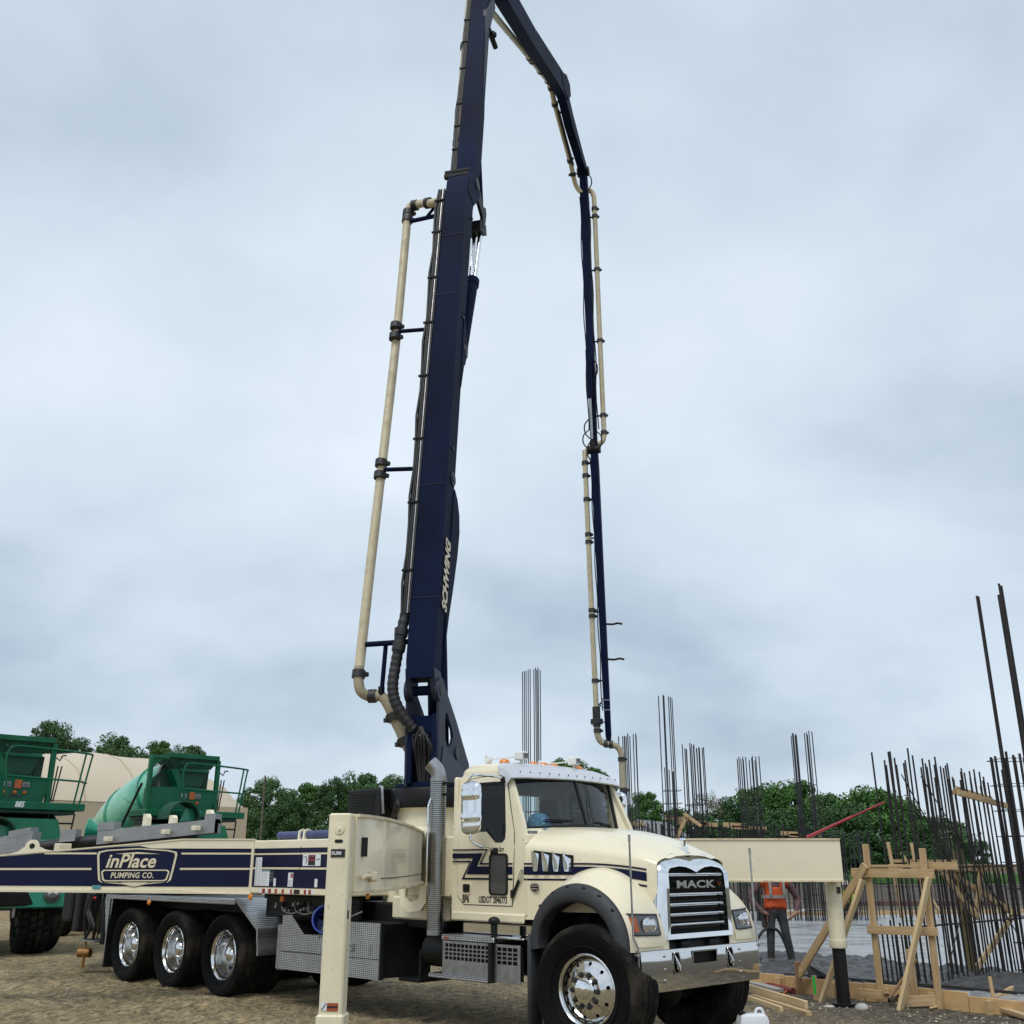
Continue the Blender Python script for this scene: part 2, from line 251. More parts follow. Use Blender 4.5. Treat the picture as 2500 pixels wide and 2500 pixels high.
# ---------------------------------------------------------------- mesh helpers
class MB:
    def __init__(s): s.v = []; s.f = []
    def add(s, vs_, fs_):
        o = len(s.v); s.v += [tuple(p) for p in vs_]; s.f += [tuple(i + o for i in f) for f in fs_]; return s
    def cbox(s, lo, hi, b=.008, M=None):
        x0, y0, z0 = lo; x1, y1, z1 = hi
        b = min(b, abs(x1 - x0) * .45, abs(y1 - y0) * .45, abs(z1 - z0) * .45)
        V = []; idx = {}
        for i, x in enumerate((x0, x1)):
            for j, y in enumerate((y0, y1)):
                for k, z in enumerate((z0, z1)):
                    sx, sy, sz = (b if i == 0 else -b), (b if j == 0 else -b), (b if k == 0 else -b)
                    for a, p in enumerate(((x, y + sy, z + sz), (x + sx, y, z + sz), (x + sx, y + sy, z))):
                        idx[(i, j, k, a)] = len(V); V.append(p)
        F = []
        g = lambda i, j, k, a: idx[(i, j, k, a)]
        for i in (0, 1):
            F.append((g(i, 0, 0, 0), g(i, 1, 0, 0), g(i, 1, 1, 0), g(i, 0, 1, 0)))
            F.append((g(0, i, 0, 1), g(1, i, 0, 1), g(1, i, 1, 1), g(0, i, 1, 1)))
            F.append((g(0, 0, i, 2), g(1, 0, i, 2), g(1, 1, i, 2), g(0, 1, i, 2)))
        for p in (0, 1):
            for q in (0, 1):
                F.append((g(0, p, q, 1), g(1, p, q, 1), g(1, p, q, 2), g(0, p, q, 2)))
                F.append((g(p, 0, q, 0), g(p, 1, q, 0), g(p, 1, q, 2), g(p, 0, q, 2)))
                F.append((g(p, q, 0, 0), g(p, q, 1, 0), g(p, q, 1, 1), g(p, q, 0, 1)))
                for k in (0, 1): F.append((g(p, q, k, 0), g(p, q, k, 1), g(p, q, k, 2)))
        if M is not None: V = [M @ Vector(p) for p in V]
        return s.add(V, F)
    def bar(s, p0, p1, w, h, up=(0, 0, 1), b=.004):
        p0, p1 = Vector(p0), Vector(p1); x = (p1 - p0); L_ = x.length; x.normalize()
        y = Vector(up).cross(x)
        if y.length < 1e-4: y = Vector((0, 1, 0)).cross(x)
        y.normalize(); z = x.cross(y)
        M = Matrix((x, y, z)).transposed().to_4x4(); M.translation = p0
        return s.cbox((0, -w / 2, -h / 2), (L_, w / 2, h / 2), b, M)
    def cyl(s, p0, p1, r0, r1=None, n=16, caps=True):
        r1 = r0 if r1 is None else r1
        p0, p1 = Vector(p0), Vector(p1); a = (p1 - p0).normalized(); u = a.orthogonal().normalized(); v = a.cross(u)
        V = []
        for p, r in ((p0, r0), (p1, r1)):
            for i in range(n):
                t = 2 * math.pi * i / n; V.append(p + u * (r * math.cos(t)) + v * (r * math.sin(t)))
        F = [(i, (i + 1) % n, n + (i + 1) % n, n + i) for i in range(n)]
        if caps: F += [tuple(range(n))[::-1], tuple(range(n, 2 * n))]
        return s.add(V, F)
    def tube(s, path, r, n=10, caps=True):
        P = [Vector(p) for p in path]; rr = r if isinstance(r, (list, tuple)) else [r] * len(P)
        t0 = (P[1] - P[0]).normalized(); u = t0.orthogonal().normalized(); V = []
        for i, p in enumerate(P):
            t = (P[min(i + 1, len(P) - 1)] - P[max(i - 1, 0)]).normalized()
            u = (u - t * u.dot(t)).normalized(); v = t.cross(u)
            for k in range(n):
                a = 2 * math.pi * k / n; V.append(p + u * (rr[i] * math.cos(a)) + v * (rr[i] * math.sin(a)))
        F = []
        for i in range(len(P) - 1):
            for k in range(n):
                a = i * n + k; b_ = i * n + (k + 1) % n; F.append((a, b_, b_ + n, a + n))
        if caps: F += [tuple(range(n))[::-1], tuple(range((len(P) - 1) * n, len(P) * n))]
        return s.add(V, F)
    def lathe(s, prof, o, ax, n=32, a0=0, a1=2 * math.pi, mod=None):
        o = Vector(o); ax = Vector(ax).normalized(); u = ax.orthogonal().normalized(); v = ax.cross(u)
        full = abs(a1 - a0 - 2 * math.pi) < 1e-6; m = n if full else n + 1; V = []
        for j in range(m):
            t = a0 + (a1 - a0) * j / n; d_ = u * math.cos(t) + v * math.sin(t)
            for i, (r, h) in enumerate(prof):
                if mod: r = mod(i, j, r)
                V.append(o + ax * h + d_ * r)
        k = len(prof); F = []
        for j in range(n):
            a = j * k; b_ = ((j + 1) % m) * k
            for i in range(k - 1): F.append((a + i, a + i + 1, b_ + i + 1, b_ + i))
        return s.add(V, F)
    def prism(s, pts, ext):
        P = [Vector(p) for p in pts]; e = Vector(ext); n = len(P)
        F = [tuple(range(n))[::-1], tuple(range(n, 2 * n))] + [(i, (i + 1) % n, n + (i + 1) % n, n + i) for i in range(n)]
        return s.add(P + [p + e for p in P], F)
    def loft(s, rings, closed=True, caps=False):
        n = len(rings[0]); V = [p for r in rings for p in r]; F = []
        for i in range(len(rings) - 1):
            for k in range(n if closed else n - 1):
                a = i * n + k; b_ = i * n + (k + 1) % n; F.append((a, b_, b_ + n, a + n))
        if caps: F += [tuple(range(n))[::-1], tuple(range((len(rings) - 1) * n, len(rings) * n))]
        return s.add(V, F)
    def plate(s, outer, hole, ext):
        """ring between two same-length outlines, with thickness ext"""
        e = Vector(ext); A = [Vector(p) for p in outer]; B = [Vector(p) for p in hole]; n = len(A)
        V = A + B + [p + e for p in A] + [p + e for p in B]; F = []
        for i in range(n):
            j = (i + 1) % n
            F += [(i, j, n + j, n + i), (2 * n + i, 3 * n + i, 3 * n + j, 2 * n + j), (i, 2 * n + i, 2 * n + j, j), (n + i, n + j, 3 * n + j, 3 * n + i)]
        return s.add(V, F)
    def sphere(s, c, r, nu=16, nv=10, sc=(1, 1, 1)):
        c = Vector(c); V = []; F = []
        for i in range(nv + 1):
            ph = math.pi * i / nv
            for j in range(nu):
                t = 2 * math.pi * j / nu
                V.append((c.x + r * sc[0] * math.sin(ph) * math.cos(t), c.y + r * sc[1] * math.sin(ph) * math.sin(t), c.z + r * sc[2] * math.cos(ph)))
        for i in range(nv):
            for j in range(nu):
                F.append((i * nu + j, i * nu + (j + 1) % nu, (i + 1) * nu + (j + 1) % nu, (i + 1) * nu + j))
        return s.add(V, F)
    def mesh(s, name, m, smooth=35):
        me = bpy.data.meshes.new(name); me.from_pydata(s.v, [], s.f)
        bm = bmesh.new(); bm.from_mesh(me); bmesh.ops.remove_doubles(bm, verts=bm.verts, dist=1e-5); bmesh.ops.recalc_face_normals(bm, faces=bm.faces); bm.to_mesh(me); bm.free()
        if smooth: me.shade_smooth(); me.set_sharp_from_angle(angle=R(smooth))
        me.materials.append(MT[m] if isinstance(m, str) else m)
        return me
    def build(s, name, m, parent=None, smooth=35, loc=None):
        o = bpy.data.objects.new(name, s.mesh(name, m, smooth)); col.objects.link(o)
        if parent is not None: o.parent = parent
        if loc is not None: o.location = loc
        return o
def empty(name, loc=(0, 0, 0), rz=0):
    o = bpy.data.objects.new(name, None); o.empty_display_size = .2; col.objects.link(o); o.location = loc; o.rotation_euler = (0, 0, rz); return o
def tag(o, label=None, cat=None, group=None, kind=None):
    for k, v in (('label', label), ('category', cat), ('group', group), ('kind', kind)):
        if v: o[k] = v
    return o
def inst(o, parent=None, loc=None, rot=None, scale=None):
    c = o.copy(); col.objects.link(c)
    for k in ('label', 'category', 'group', 'kind'):
        if k in c: del c[k]
    c.parent = parent
    if loc is not None: c.location = loc
    if rot is not None: c.rotation_euler = rot
    if scale is not None: c.scale = scale
    return c
def arc(c, r, a0, a1, n, plane='xz'):
    P = []
    for i in range(n + 1):
        t = a0 + (a1 - a0) * i / n; a, b = r * math.cos(t), r * math.sin(t)
        P.append({'xz': (c[0] + a, c[1], c[2] + b), 'xy': (c[0] + a, c[1] + b, c[2]), 'yz': (c[0], c[1] + a, c[2] + b)}[plane])
    return P
def smooth_path(pts, n=6):
    P = [Vector(p) for p in pts]; o = []
    for i in range(len(P) - 1):
        p0, p1, p2, p3 = P[max(i - 1, 0)], P[i], P[i + 1], P[min(i + 2, len(P) - 1)]
        for k in range(n):
            t = k / n; o.append(.5 * ((2 * p1) + (p2 - p0) * t + (2 * p0 - 5 * p1 + 4 * p2 - p3) * t * t + (3 * p1 - p0 - 3 * p2 + p3) * t ** 3))
    return o + [P[-1]]
SIDE = Matrix(((1, 0, 0), (0, 0, -1), (0, 1, 0))).to_4x4()      # text on a face looking to -y
FRONT = Matrix(((0, 0, 1), (1, 0, 0), (0, 1, 0))).to_4x4()      # text on a face looking to +x
def text(name, body, size, M, m, parent, loc, ext=.001, shear=0, bold=0, sx=1, align='LEFT', space=1):
    c = bpy.data.curves.new(name, 'FONT'); c.body = body; c.size = size; c.extrude = ext; c.shear = shear; c.offset = bold; c.align_x = align; c.space_character = space; c.resolution_u = 3
    t = bpy.data.objects.new(name, c); col.objects.link(t); bpy.context.view_layer.update()
    me = bpy.data.meshes.new_from_object(t.evaluated_get(bpy.context.evaluated_depsgraph_get())); bpy.data.objects.remove(t); bpy.data.curves.remove(c)
    T = Matrix.Translation(Vector(loc)) @ M @ Matrix.Diagonal((sx, 1, 1, 1)); me.transform(T)
    me.materials.clear(); me.materials.append(MT[m]); me.name = name
    o = bpy.data.objects.new(name, me); col.objects.link(o); o.parent = parent; return o
# ================================================================ the setting
OX, OY = 1.486, 11.106                      # pump truck: point on the ground under its front axle; it heads 45 deg to the right of the camera
S2 = math.sqrt(.5)
WHEELS = [(OX + (a + b) * S2, OY + (b - a) * S2) for a, b in ((0, -1.0), (-6.39, -1.02), (-7.77, -1.02), (-9.14, -1.02), (-.13, .7))] + [(-9.6, 21.6)]
def gh(x, y):
    """height of the ground"""
    f = max(0, min(1, (34 - y) / 6)) * max(0, min(1, (16 - abs(x)) / 4))
    if f <= 0: return 0.
    h = .030 * noise.noise((x * .8, y * .8, 1)) + .022 * noise.noise((x * 2.6, y * 2.6, 4)) + .016 * noise.noise((x * 6, y * 6, 7))
    for wx, wy in WHEELS:
        d2 = (x - wx) ** 2 + (y - wy) ** 2
        if d2 < 1: h += .05 * math.exp(-d2 / .11) * (.7 + .6 * noise.noise((x * 5, y * 5, 3)))
    # soft ruts running beside and along the truck
    a = ((x - OX) - (y - OY)) * S2; b = ((x - OX) + (y - OY)) * S2
    for c, wd, dp in ((-2.1, .16, .05), (-2.75, .2, .045), (-3.7, .22, .05), (-4.4, .22, .045), (-1.2, .22, .03), (-5.6, .25, .045), (-6.3, .25, .04)):
        q = (b - c + .12 * math.sin(a * .9 + c)) / wd; h -= dp * math.exp(-q * q) * (.7 + .5 * noise.noise((a * 3, c, 0)) + (.22 * math.sin(a * 26 + 6 * abs(q)) if abs(q) < 1 else 0)) - .4 * dp * math.exp(-(abs(q) - 1.7) ** 2 * 3)
    return h * f
def graded(lo, hi, st, far, k=1.35):
    P = []; x = lo
    while x < hi: P.append(x); x += st
    P.append(hi); s = st; x = hi
    while x < far: s *= k; x += s; P.append(x)
    s = st; x = lo; Q = []
    while x > -far: s *= k; x -= s; Q.append(x)
    return Q[::-1] + P
gx = graded(-10, 7, .065, 1600); gy = graded(6.5, 20, .065, 1600)
g = MB(); g.v = [(x, y, gh(x, y)) for y in gy for x in gx]; n = len(gx)
g.f = [(j * n + i, j * n + i + 1, (j + 1) * n + i + 1, (j + 1) * n + i) for j in range(len(gy) - 1) for i in range(n - 1)]
me = bpy.data.meshes.new('ground'); me.from_pydata(g.v, [], g.f); me.shade_smooth(); me.materials.append(MT['sand'])
ground = bpy.data.objects.new('ground', me); col.objects.link(ground); tag(ground, kind='structure')
# line of the form boards that bound the pour: through FA, running along FD
FA = Vector((3.5, 15.8)); FD = Vector((.64, -.768)).normalized(); FN = Vector((.768, .64)).normalized()     # FN points into the pour
def fl(a, b, z): p = FA + FD * a + FN * b; return (p.x, p.y, z)
sl = MB(); sl.prism([fl(-14, .06, -.3), fl(4.6, .06, -.3), fl(4.6, 26, -.3), fl(-14, 21, -.3)], (0, 0, .42))
tag(sl.build('concrete_slab', 'wet_smooth', smooth=0), kind='structure')
# freshly poured, still lumpy concrete along the near edge
ro = MB(); NA, NB = 220, 110
def rough_h(a, b):
    # edge of the lumpy strip: wide on the left, a smooth tongue on the right
    lim = 4.1 - .2 * max(0, a) + .5 * noise.noise((a * .8, 2, 0)) + .25 * noise.noise((a * 3, 5, 0))
    if a > 3: lim -= (a - 3) * .8
    f = max(0, min(1, (lim - b) / .35))
    p = FA + FD * a + FN * b
    t = 0
    if a > 2.1: t = max(0, min(1, (a - 2.1) * 1.1)) * max(0, min(1, (1.15 - b + .25 * noise.noise((a * 2, b * 2, 3))) * 3))
    hgt = .05 + .04 * noise.noise((p.x * 1.3, p.y * 1.3, 0)) + .06 * noise.noise((p.x * 4.5, p.y * 4.5, 2)) + .05 * noise.noise((p.x * 9, p.y * 9, 5))
    wet = .02 * noise.noise((p.x * .7, p.y * .9, 9)); hgt += wet
    return .12 + (-.03 if f <= 0 else (-.02 + hgt * f)) * (1 - t) - .03 * t
for j in range(NB + 1):
    for i in range(NA + 1):
        a = -8 + 12.6 * i / NA; b = .07 + 6.2 * j / NB; ro.v.append(fl(a, b, rough_h(a, b)))
ro.f = [(j * (NA + 1) + i, j * (NA + 1) + i + 1, (j + 1) * (NA + 1) + i + 1, (j + 1) * (NA + 1) + i) for j in range(NB) for i in range(NA)]
me = bpy.data.meshes.new('fresh_concrete'); me.from_pydata(ro.v, [], ro.f); me.shade_smooth(); me.materials.append(MT['wet_rough'])
fc = bpy.data.objects.new('fresh_concrete', me); col.objects.link(fc); tag(fc, kind='structure')
# dark soil bank and a strip of grass beyond the pour
bk = MB()
for i in range(121):
    x = 5 + 115 * i / 120
    for y, z in ((52, -.05), (55, .15), (58, .55), (60.5, .62), (62, .60)):
        bk.v.append((x, y + .6 * noise.noise((x * .3, y, 0)), (z + .16 * noise.noise((x * .5, y * .5, 3)) * (1 if y > 52 else 0)) * min(1, (x - 5) / 4 - .02)))
bk.f = [(i * 5 + k, i * 5 + k + 1, i * 5 + k + 6, i * 5 + k + 5) for i in range(120) for k in range(4)]
mat('soil', (.045, .036, .028), .95, c2=(.09, .07, .05), vs=2, bump=1, bs=8)
tag(bk.build('soil_bank', 'soil'), kind='structure')
gf = MB()
for i in range(61):
    x = 7 + 130 * i / 60
    for y, z in ((61.6, .61), (70, .66), (90, .55), (125, .40), (160, -.1)): gf.v.append((x, y, (z + .05 * noise.noise((x * .4, y * .4, 0))) * min(1, (x - 7) / 4 - .02)))
gf.f = [(i * 5 + k, i * 5 + k + 1, i * 5 + k + 6, i * 5 + k + 5) for i in range(60) for k in range(4)]
tag(gf.build('grass_field', 'grass'), kind='structure')
bl = MB(); rnd = random.Random(3)
for i in range(14000):
    x = rnd.uniform(14, 48); y = 62 + 26 * rnd.random() ** 1.8; z = .58; h = rnd.uniform(.25, .55); a = rnd.uniform(0, 6.28); wd = .05
    c, s_ = math.cos(a) * wd, math.sin(a) * wd; lx, ly = rnd.uniform(-.15, .15), rnd.uniform(-.15, .15)
    bl.add([(x - c, y - s_, z), (x + c, y + s_, z), (x + lx, y + ly, z + h)], [(0, 1, 2)])
mat('blade', (.04, .11, .02), .7, c2=(.10, .21, .05), island=True)
me = bpy.data.meshes.new('tall_grass'); me.from_pydata(bl.v, [], bl.f); me.materials.append(MT['blade'])
o = bpy.data.objects.new('tall_grass', me); col.objects.link(o); tag(o, 'strip of tall green grass along the field behind the building site', 'grass', kind='stuff')
# loose gravel on the sand
pb = MB(); rnd = random.Random(5)
def pebble(x, y, z, r):
    q = [(x + r * rnd.uniform(.7, 1.2) * math.cos(t), y + r * rnd.uniform(.7, 1.2) * math.sin(t), z + r * rnd.uniform(-.1, .25)) for t in (rnd.uniform(0, .6), 1.7, 3.1, 4.6)]
    pb.add(q + [(x, y, z + r * .75), (x, y, z - r * .5)], [(0, 1, 4), (1, 2, 4), (2, 3, 4), (3, 0, 4), (1, 0, 5), (2, 1, 5), (3, 2, 5), (0, 3, 5)])
for i in range(15000):
    D = 6.2 + 13 * rnd.random() ** 1.5; u = rnd.uniform(-.56, .56); x = u * D; y = D
    s = (Vector((x, y)) - FA).dot(FN)
    if s > -.1: continue
    r = rnd.choice((.006, .008, .010, .013)) * (1.5 if x > 2.2 and rnd.random() < .4 else 1) * (.7 + D / 22)
    pebble(x, y, gh(x, y) + r * .1, r)
me = bpy.data.meshes.new('gravel'); me.from_pydata(pb.v, [], pb.f); me.materials.append(MT['pebble'])
o = bpy.data.objects.new('gravel', me); col.objects.link(o); tag(o, 'loose pale gravel scattered over the sandy ground', 'gravel', kind='stuff')
# ================================================================ concrete pump truck (local x = forward, y = far side, z = up)
PT = empty('concrete_pump_truck', (OX, OY, 0), R(-45))
tag(PT, 'cream and navy concrete pump truck with outriggers out and tall boom raised', 'pump truck')
def loc(X, Y): return ((X - OX) - (Y - OY)) * S2, ((X - OX) + (Y - OY)) * S2
def wpt(x, y, z): return (OX + (x + y) * S2, OY + (y - x) * S2, z)
def P(mb, name, m, parent=None, smooth=35): return mb.build(name, m, PT if parent is None else parent, smooth)
# ---- chassis
c = MB()
for s in (-1, 1): c.cbox((-10.6, s * .43 - .045, .72), (.35, s * .43 + .045, 1.0), .01)
for x in (-9.9, -8.4, -7.1, -5.6, -4.2, -2.8, -1.4): c.cbox((x - .06, -.4, .76), (x + .06, .4, .96), .01)
P(c, 'chassis_frame', 'black_steel')
for x in (-9.14, -7.77, -6.39, 0):
    c = MB(); c.cyl((x, -1.0, .52), (x, 1.0, .52), .075, n=12); c.sphere((x, 0, .52), .22, 14, 8, (1, .9, 1)); P(c, 'axle', 'black_steel')
c = MB(); c.cbox((-.95, -.45, .62), (.25, .45, 1.55), .05); c.cbox((-.8, -.6, .55), (-.45, .6, 1.2), .04); P(c, 'engine', 'black_steel')
c = MB(); c.cbox((-5.6, -.75, .95), (-2.4, .85, 1.22), .02); c.cbox((-5.9, -.9, 1.22), (-4.1, .95, 1.28), .01); c.cbox((-9.9, -.62, .98), (-5.6, 1.1, 1.16), .02); c.cyl((-4.7, .5, .8), (-3.2, .5, .8), .32, n=20); P(c, 'subframe', 'black_steel')
# ---- wheels
def wheel(x, y, z, r, wd, kind, steer=0, side=-1, dual=False):
    """side -1: outer face looks to -y"""
    hub = MB(); hub.cyl((0, .2, 0), (0, .42, 0), .2, n=20)
    wo = hub.build('wheel', 'black_steel', PT); wo.location = (x, y, z); wo.rotation_euler = (0, 0, steer + (0 if side < 0 else math.pi))
    ri = .302; h = wd
    def tyre(off, nm):
        t = MB(); N = 96
        prof = [(ri - .03, .03), (ri - .005, .0), (ri + .02, -.008), (ri + .06, -.03), (r * .80, -.062), (r * .905, -.064), (r * .955, -.056), (r - .016, -.044), (r - .004, -.028)]
        k0 = len(prof); tw = h - .0
        for a in (.06, .24, .27, .48, .52, .73, .76, .94):
            prof.append((r - (.013 if False else 0), -.03 + (tw + .06) * a))
        # circumferential grooves
        pr = prof[:k0]
        for a0, dep in ((.05, 0), (.235, 0), (.24, .016), (.275, .016), (.28, 0), (.485, 0), (.49, .016), (.525, .016), (.53, 0), (.735, 0), (.74, .016), (.775, .016), (.78, 0), (.95, 0)): pr.append((r - dep, -.03 + (tw + .06) * a0))
        pr += [(rr_, tw - hh) for rr_, hh in prof[:k0][::-1]]
        rx = random.Random(int(x * 100) + int(off * 50))
        def md(i, j, q):
            if q > r - .02 and (i <= k0 + 1 or i >= len(pr) - k0 - 2) and j % 2 == 0: return q - (.009 if kind == 'rear' else .003)
            return q
        t.lathe(pr, (0, off, 0), (0, 1, 0), N, mod=md)
        return t.build(nm, 'rubber', wo, 40)
    def sidewall(off):
        t = MB(); t.lathe([(ri - .012, .012), (ri - .002, -.006), (ri + .02, -.0145), (ri + .06, -.0375), (r * .80, -.0685), (r * .9, -.070)], (0, off, 0), (0, 1, 0), 72); t.build('sidewall', 'rubber_side', wo)
        t = MB(); t.lathe([(r * .845, -.0700), (r * .85, -.0730), (r * .86, -.0700)], (0, off, 0), (0, 1, 0), 72); t.lathe([(r * .66, -.050), (r * .665, -.055), (r * .68, -.052)], (0, off, 0), (0, 1, 0), 72); t.build('sidewall_ridge', 'rubber_side', wo)
    tyre(0, 'tyre'); sidewall(0)
    if dual: tyre(h + .085, 'inner_tyre')
    rim = MB()
    if kind == 'front':
        # convex polished disc with real hand holes
        prof = [(ri + .006, .012), (ri + .012, -.012), (ri + .002, -.018), (ri - .012, -.008), (ri - .02, .03), (ri - .032, .035)]
        rim.lathe(prof, (0, 0, 0), (0, 1, 0), 60)
        # disc ring: outer ring, ring with holes, inner ring
        def ringpt(rr_, a, yy): return (rr_ * math.cos(a), yy, rr_ * math.sin(a))
        NS = 80; r0, r1, r2, r3 = ri - .032, .252, .205, .165
        yy = lambda rr_: .035 - .055 * (ri - .032 - rr_) / (ri - .032 - .165)
        for i in range(NS):
            a, b_ = 2 * math.pi * i / NS, 2 * math.pi * (i + 1) / NS
            for q0, q1 in ((r0, r1), (r2, r3)): rim.add([ringpt(q0, a, yy(q0)), ringpt(q0, b_, yy(q0)), ringpt(q1, b_, yy(q1)), ringpt(q1, a, yy(q1))], [(0, 1, 2, 3)])
        for k in range(10):
            a0 = 2 * math.pi * (k + .25) / 10; seg = 2 * math.pi / 10
            outer = []; hole = []
            for q in range(16):
                t_ = 2 * math.pi * q / 16; hx, hz = math.cos(t_), math.sin(t_)
                sc_ = 1 / max(abs(hx), abs(hz)); ar = a0 + hx * sc_ * seg / 2; rr_ = (r1 + r2) / 2 + hz * sc_ * (r1 - r2) / 2
                outer.append(ringpt(rr_, ar, yy(rr_)))
                rh = (r1 + r2) / 2 + hz * .0165; ah = a0 + hx * .0165 / .228; hole.append(ringpt(rh, ah, yy(rh) - .001))
            rim.plate(outer, hole, (0, .012, 0))
        rim.lathe([(.165, .035 - .055), (.158, -.024), (.10, -.024)], (0, 0, 0), (0, 1, 0), 40)
        ro_ = rim.build('rim', 'alloy', wo, 25)
        hc = MB(); hc.lathe([(.112, -.022), (.108, -.052), (.092, -.062), (.05, -.070), (.001, -.072)], (0, 0, 0), (0, 1, 0), 40); hc.build('hub_cap', 'chrome', wo)
        nutm = MB(); nutm.cyl((0, -.02, 0), (0, -.052, 0), .0215, .019, 6); nutm.cyl((0, -.052, 0), (0, -.066, 0), .0115, n=10); nutm.cyl((0, -.018, 0), (0, -.028, 0), .026, n=16)
        nme = nutm.mesh('lug_nut', 'clamp', 30)
        for k in range(10):
            a = 2 * math.pi * k / 10; o = bpy.data.objects.new('lug_nut', nme); col.objects.link(o); o.parent = wo; o.location = (.1375 * math.cos(a), 0, .1375 * math.sin(a))
        bk_ = MB(); bk_.cyl((0, .07, 0), (0, .09, 0), .27, n=32); bk_.build('brake_drum', 'dark_gap', wo)
    else:
        rim.lathe([(ri + .006, .012), (ri + .011, -.012), (ri, -.02), (ri - .014, -.008), (ri - .022, .02), (ri - .03, .06), (ri - .034, .13), (ri - .045, .165)], (0, 0, 0), (0, 1, 0), 60)
        rim.build('rim', 'alloy', wo, 40); dk = MB(); dk.lathe([(ri - .045, .165), (ri - .06, .178), (.20, .185), (.11, .19)], (0, 0, 0), (0, 1, 0), 40); dk.build('wheel_disc', 'steel_grey', wo)
        hc = MB(); hc.lathe([(.115, .19), (.112, .10), (.104, .07), (.085, .05), (.04, .04), (.001, .038)], (0, 0, 0), (0, 1, 0), 36); hc.build('hub_cap', 'chrome', wo)
        hh = MB()
        for k in range(10):
            a = 2 * math.pi * (k + .5) / 10; hh.cyl((.215 * math.cos(a), .178, .215 * math.sin(a)), (.215 * math.cos(a), .19, .215 * math.sin(a)), .026, n=12)
        tag(hh.build('hand_hole', 'dark_gap', wo), kind='stuff')
    return wo
FZ = .555
wheel(0, -1.13, FZ, .565, .31, 'front', R(7), -1)
wheel(-.13, .86, FZ, .555, .28, 'front', R(3), 1)
for x in (-9.14, -7.77, -6.39):
    wheel(x, -1.135, .505, .515, .25, 'rear', 0, -1, True); wheel(x, 1.135, .505, .515, .25, 'rear', 0, 1, True)
# ---- cab
def ysd(z): return .93 if z < 1.86 else .93 - (z - 1.86) * .095
SO = [(-2.10, 1.16), (-2.10, 1.6), (-2.11, 2.0), (-2.12, 2.3), (-2.09, 2.52), (-2.02, 2.60), (-1.75, 2.62), (-1.5, 2.62), (-1.33, 2.60), (-1.24, 2.5), (-1.12, 2.25), (-1.02, 2.03), (-.98, 1.8), (-.96, 1.45), (-.96, 1.16), (-1.5, 1.16)]
SH = [(-1.90, 2.0), (-1.94, 2.03), (-1.955, 2.12), (-1.955, 2.3), (-1.94, 2.43), (-1.88, 2.475), (-1.70, 2.485), (-1.5, 2.485), (-1.38, 2.48), (-1.345, 2.44), (-1.315, 2.2), (-1.285, 2.0), (-1.29, 1.92), (-1.33, 1.885), (-1.43, 1.885), (-1.58, 2.0)]
DO = [(-1.90, 1.245), (-2.0, 1.33), (-2.01, 1.7), (-2.01, 2.2), (-2.0, 2.45), (-1.93, 2.54), (-1.70, 2.56), (-1.5, 2.56), (-1.36, 2.555), (-1.30, 2.5), (-1.225, 2.22), (-1.15, 1.98), (-1.14, 1.9), (-1.15, 1.5), (-1.17, 1.245), (-1.5, 1.245)]
def side(pts, s, off=0.): return [(x, s * (ysd(z) + off), z) for x, z in pts]
def grow(pts, d):
    cx = sum(p[0] for p in pts) / len(pts); cz = sum(p[1] for p in pts) / len(pts)
    return [(x + d * (1 if x > cx else -1), z + d * (1 if z > cz else -1)) for x, z in pts]
cab = MB()
WL = {}
for s in (-1, 1):
    cab.plate(side(SO, s), side(grow(SH, .012), s), (0, -s * .05, 0))
    # corner post between the side and the windscreen
    sidec = [(x, s * ysd(z), z) for x, z in SO[8:13]]
    ws = [Vector((-1.31, s * .815, 2.56)).lerp(Vector((-1.16, s * .79, 2.0)), t) for t in (0, .18, .58, .95, 1.25)]
    cab.loft([sidec, ws], closed=False)
    cab.add([(-1.16, s * .79, 2.02), (-.98, s * .93, 1.86), (-.92, s * .5, 1.95), (-1.02, s * .4, 2.04), (-.95, 0, 2.05), (-.86, 0, 1.95)], [(0, 1, 2, 3), (3, 2, 5, 4)])
    # lower sill, stepped in under the door
    cab.cbox((-2.08, s * .93 - .03, 1.08), (-.98, s * .93 + .002, 1.17), .015)
cab.cbox((-2.12, -.92, 1.15), (-2.06, .92, 2.0), .02); cab.cbox((-2.12, -.92, 2.0), (-2.06, -.1, 2.58), .02); cab.cbox((-2.12, .45, 2.0), (-2.06, .92, 2.58), .02); cab.cbox((-2.12, -.1, 2.42), (-2.06, .45, 2.58), .02)
cab.cbox((-2.08, -.9, 1.14), (-.98, .9, 1.2), .01); cab.cbox((-1.02, -.9, 1.16), (-.97, .9, 1.95), .01)
cabo = P(cab, 'cab', 'cream')
rf = MB(); rings = []
def plan(inset, z):
    pts = []
    hw = .862 - inset; xr = -2.12 + inset; rc = .16
    pts += [(xr + rc * (1 - math.cos(t)), -hw + rc * (1 - math.sin(t)), z) for t in (0, .5, 1.05, 1.571)]
    for y in (-.82, -.55, 0, .55, .82): pts.append((-1.36 + .05 * (1 - abs(y)) - inset * .7 - max(0, z - 2.6) * .8, y * hw / .862, z))
    pts += [(xr + rc * (1 - math.cos(t)), hw - rc * (1 - math.sin(t)), z) for t in (1.571, 1.05, .5, 0)]
    return pts
for ins, z in ((.006, 2.57), (0, 2.62), (.012, 2.655), (.045, 2.69), (.11, 2.715), (.22, 2.728), (.45, 2.735)): rings.append(plan(ins, z))
rf.loft(rings, True); rf.f.append(tuple(range((len(rings) - 1) * 13, len(rings) * 13))); P(rf, 'roof', 'cream', None, 45)
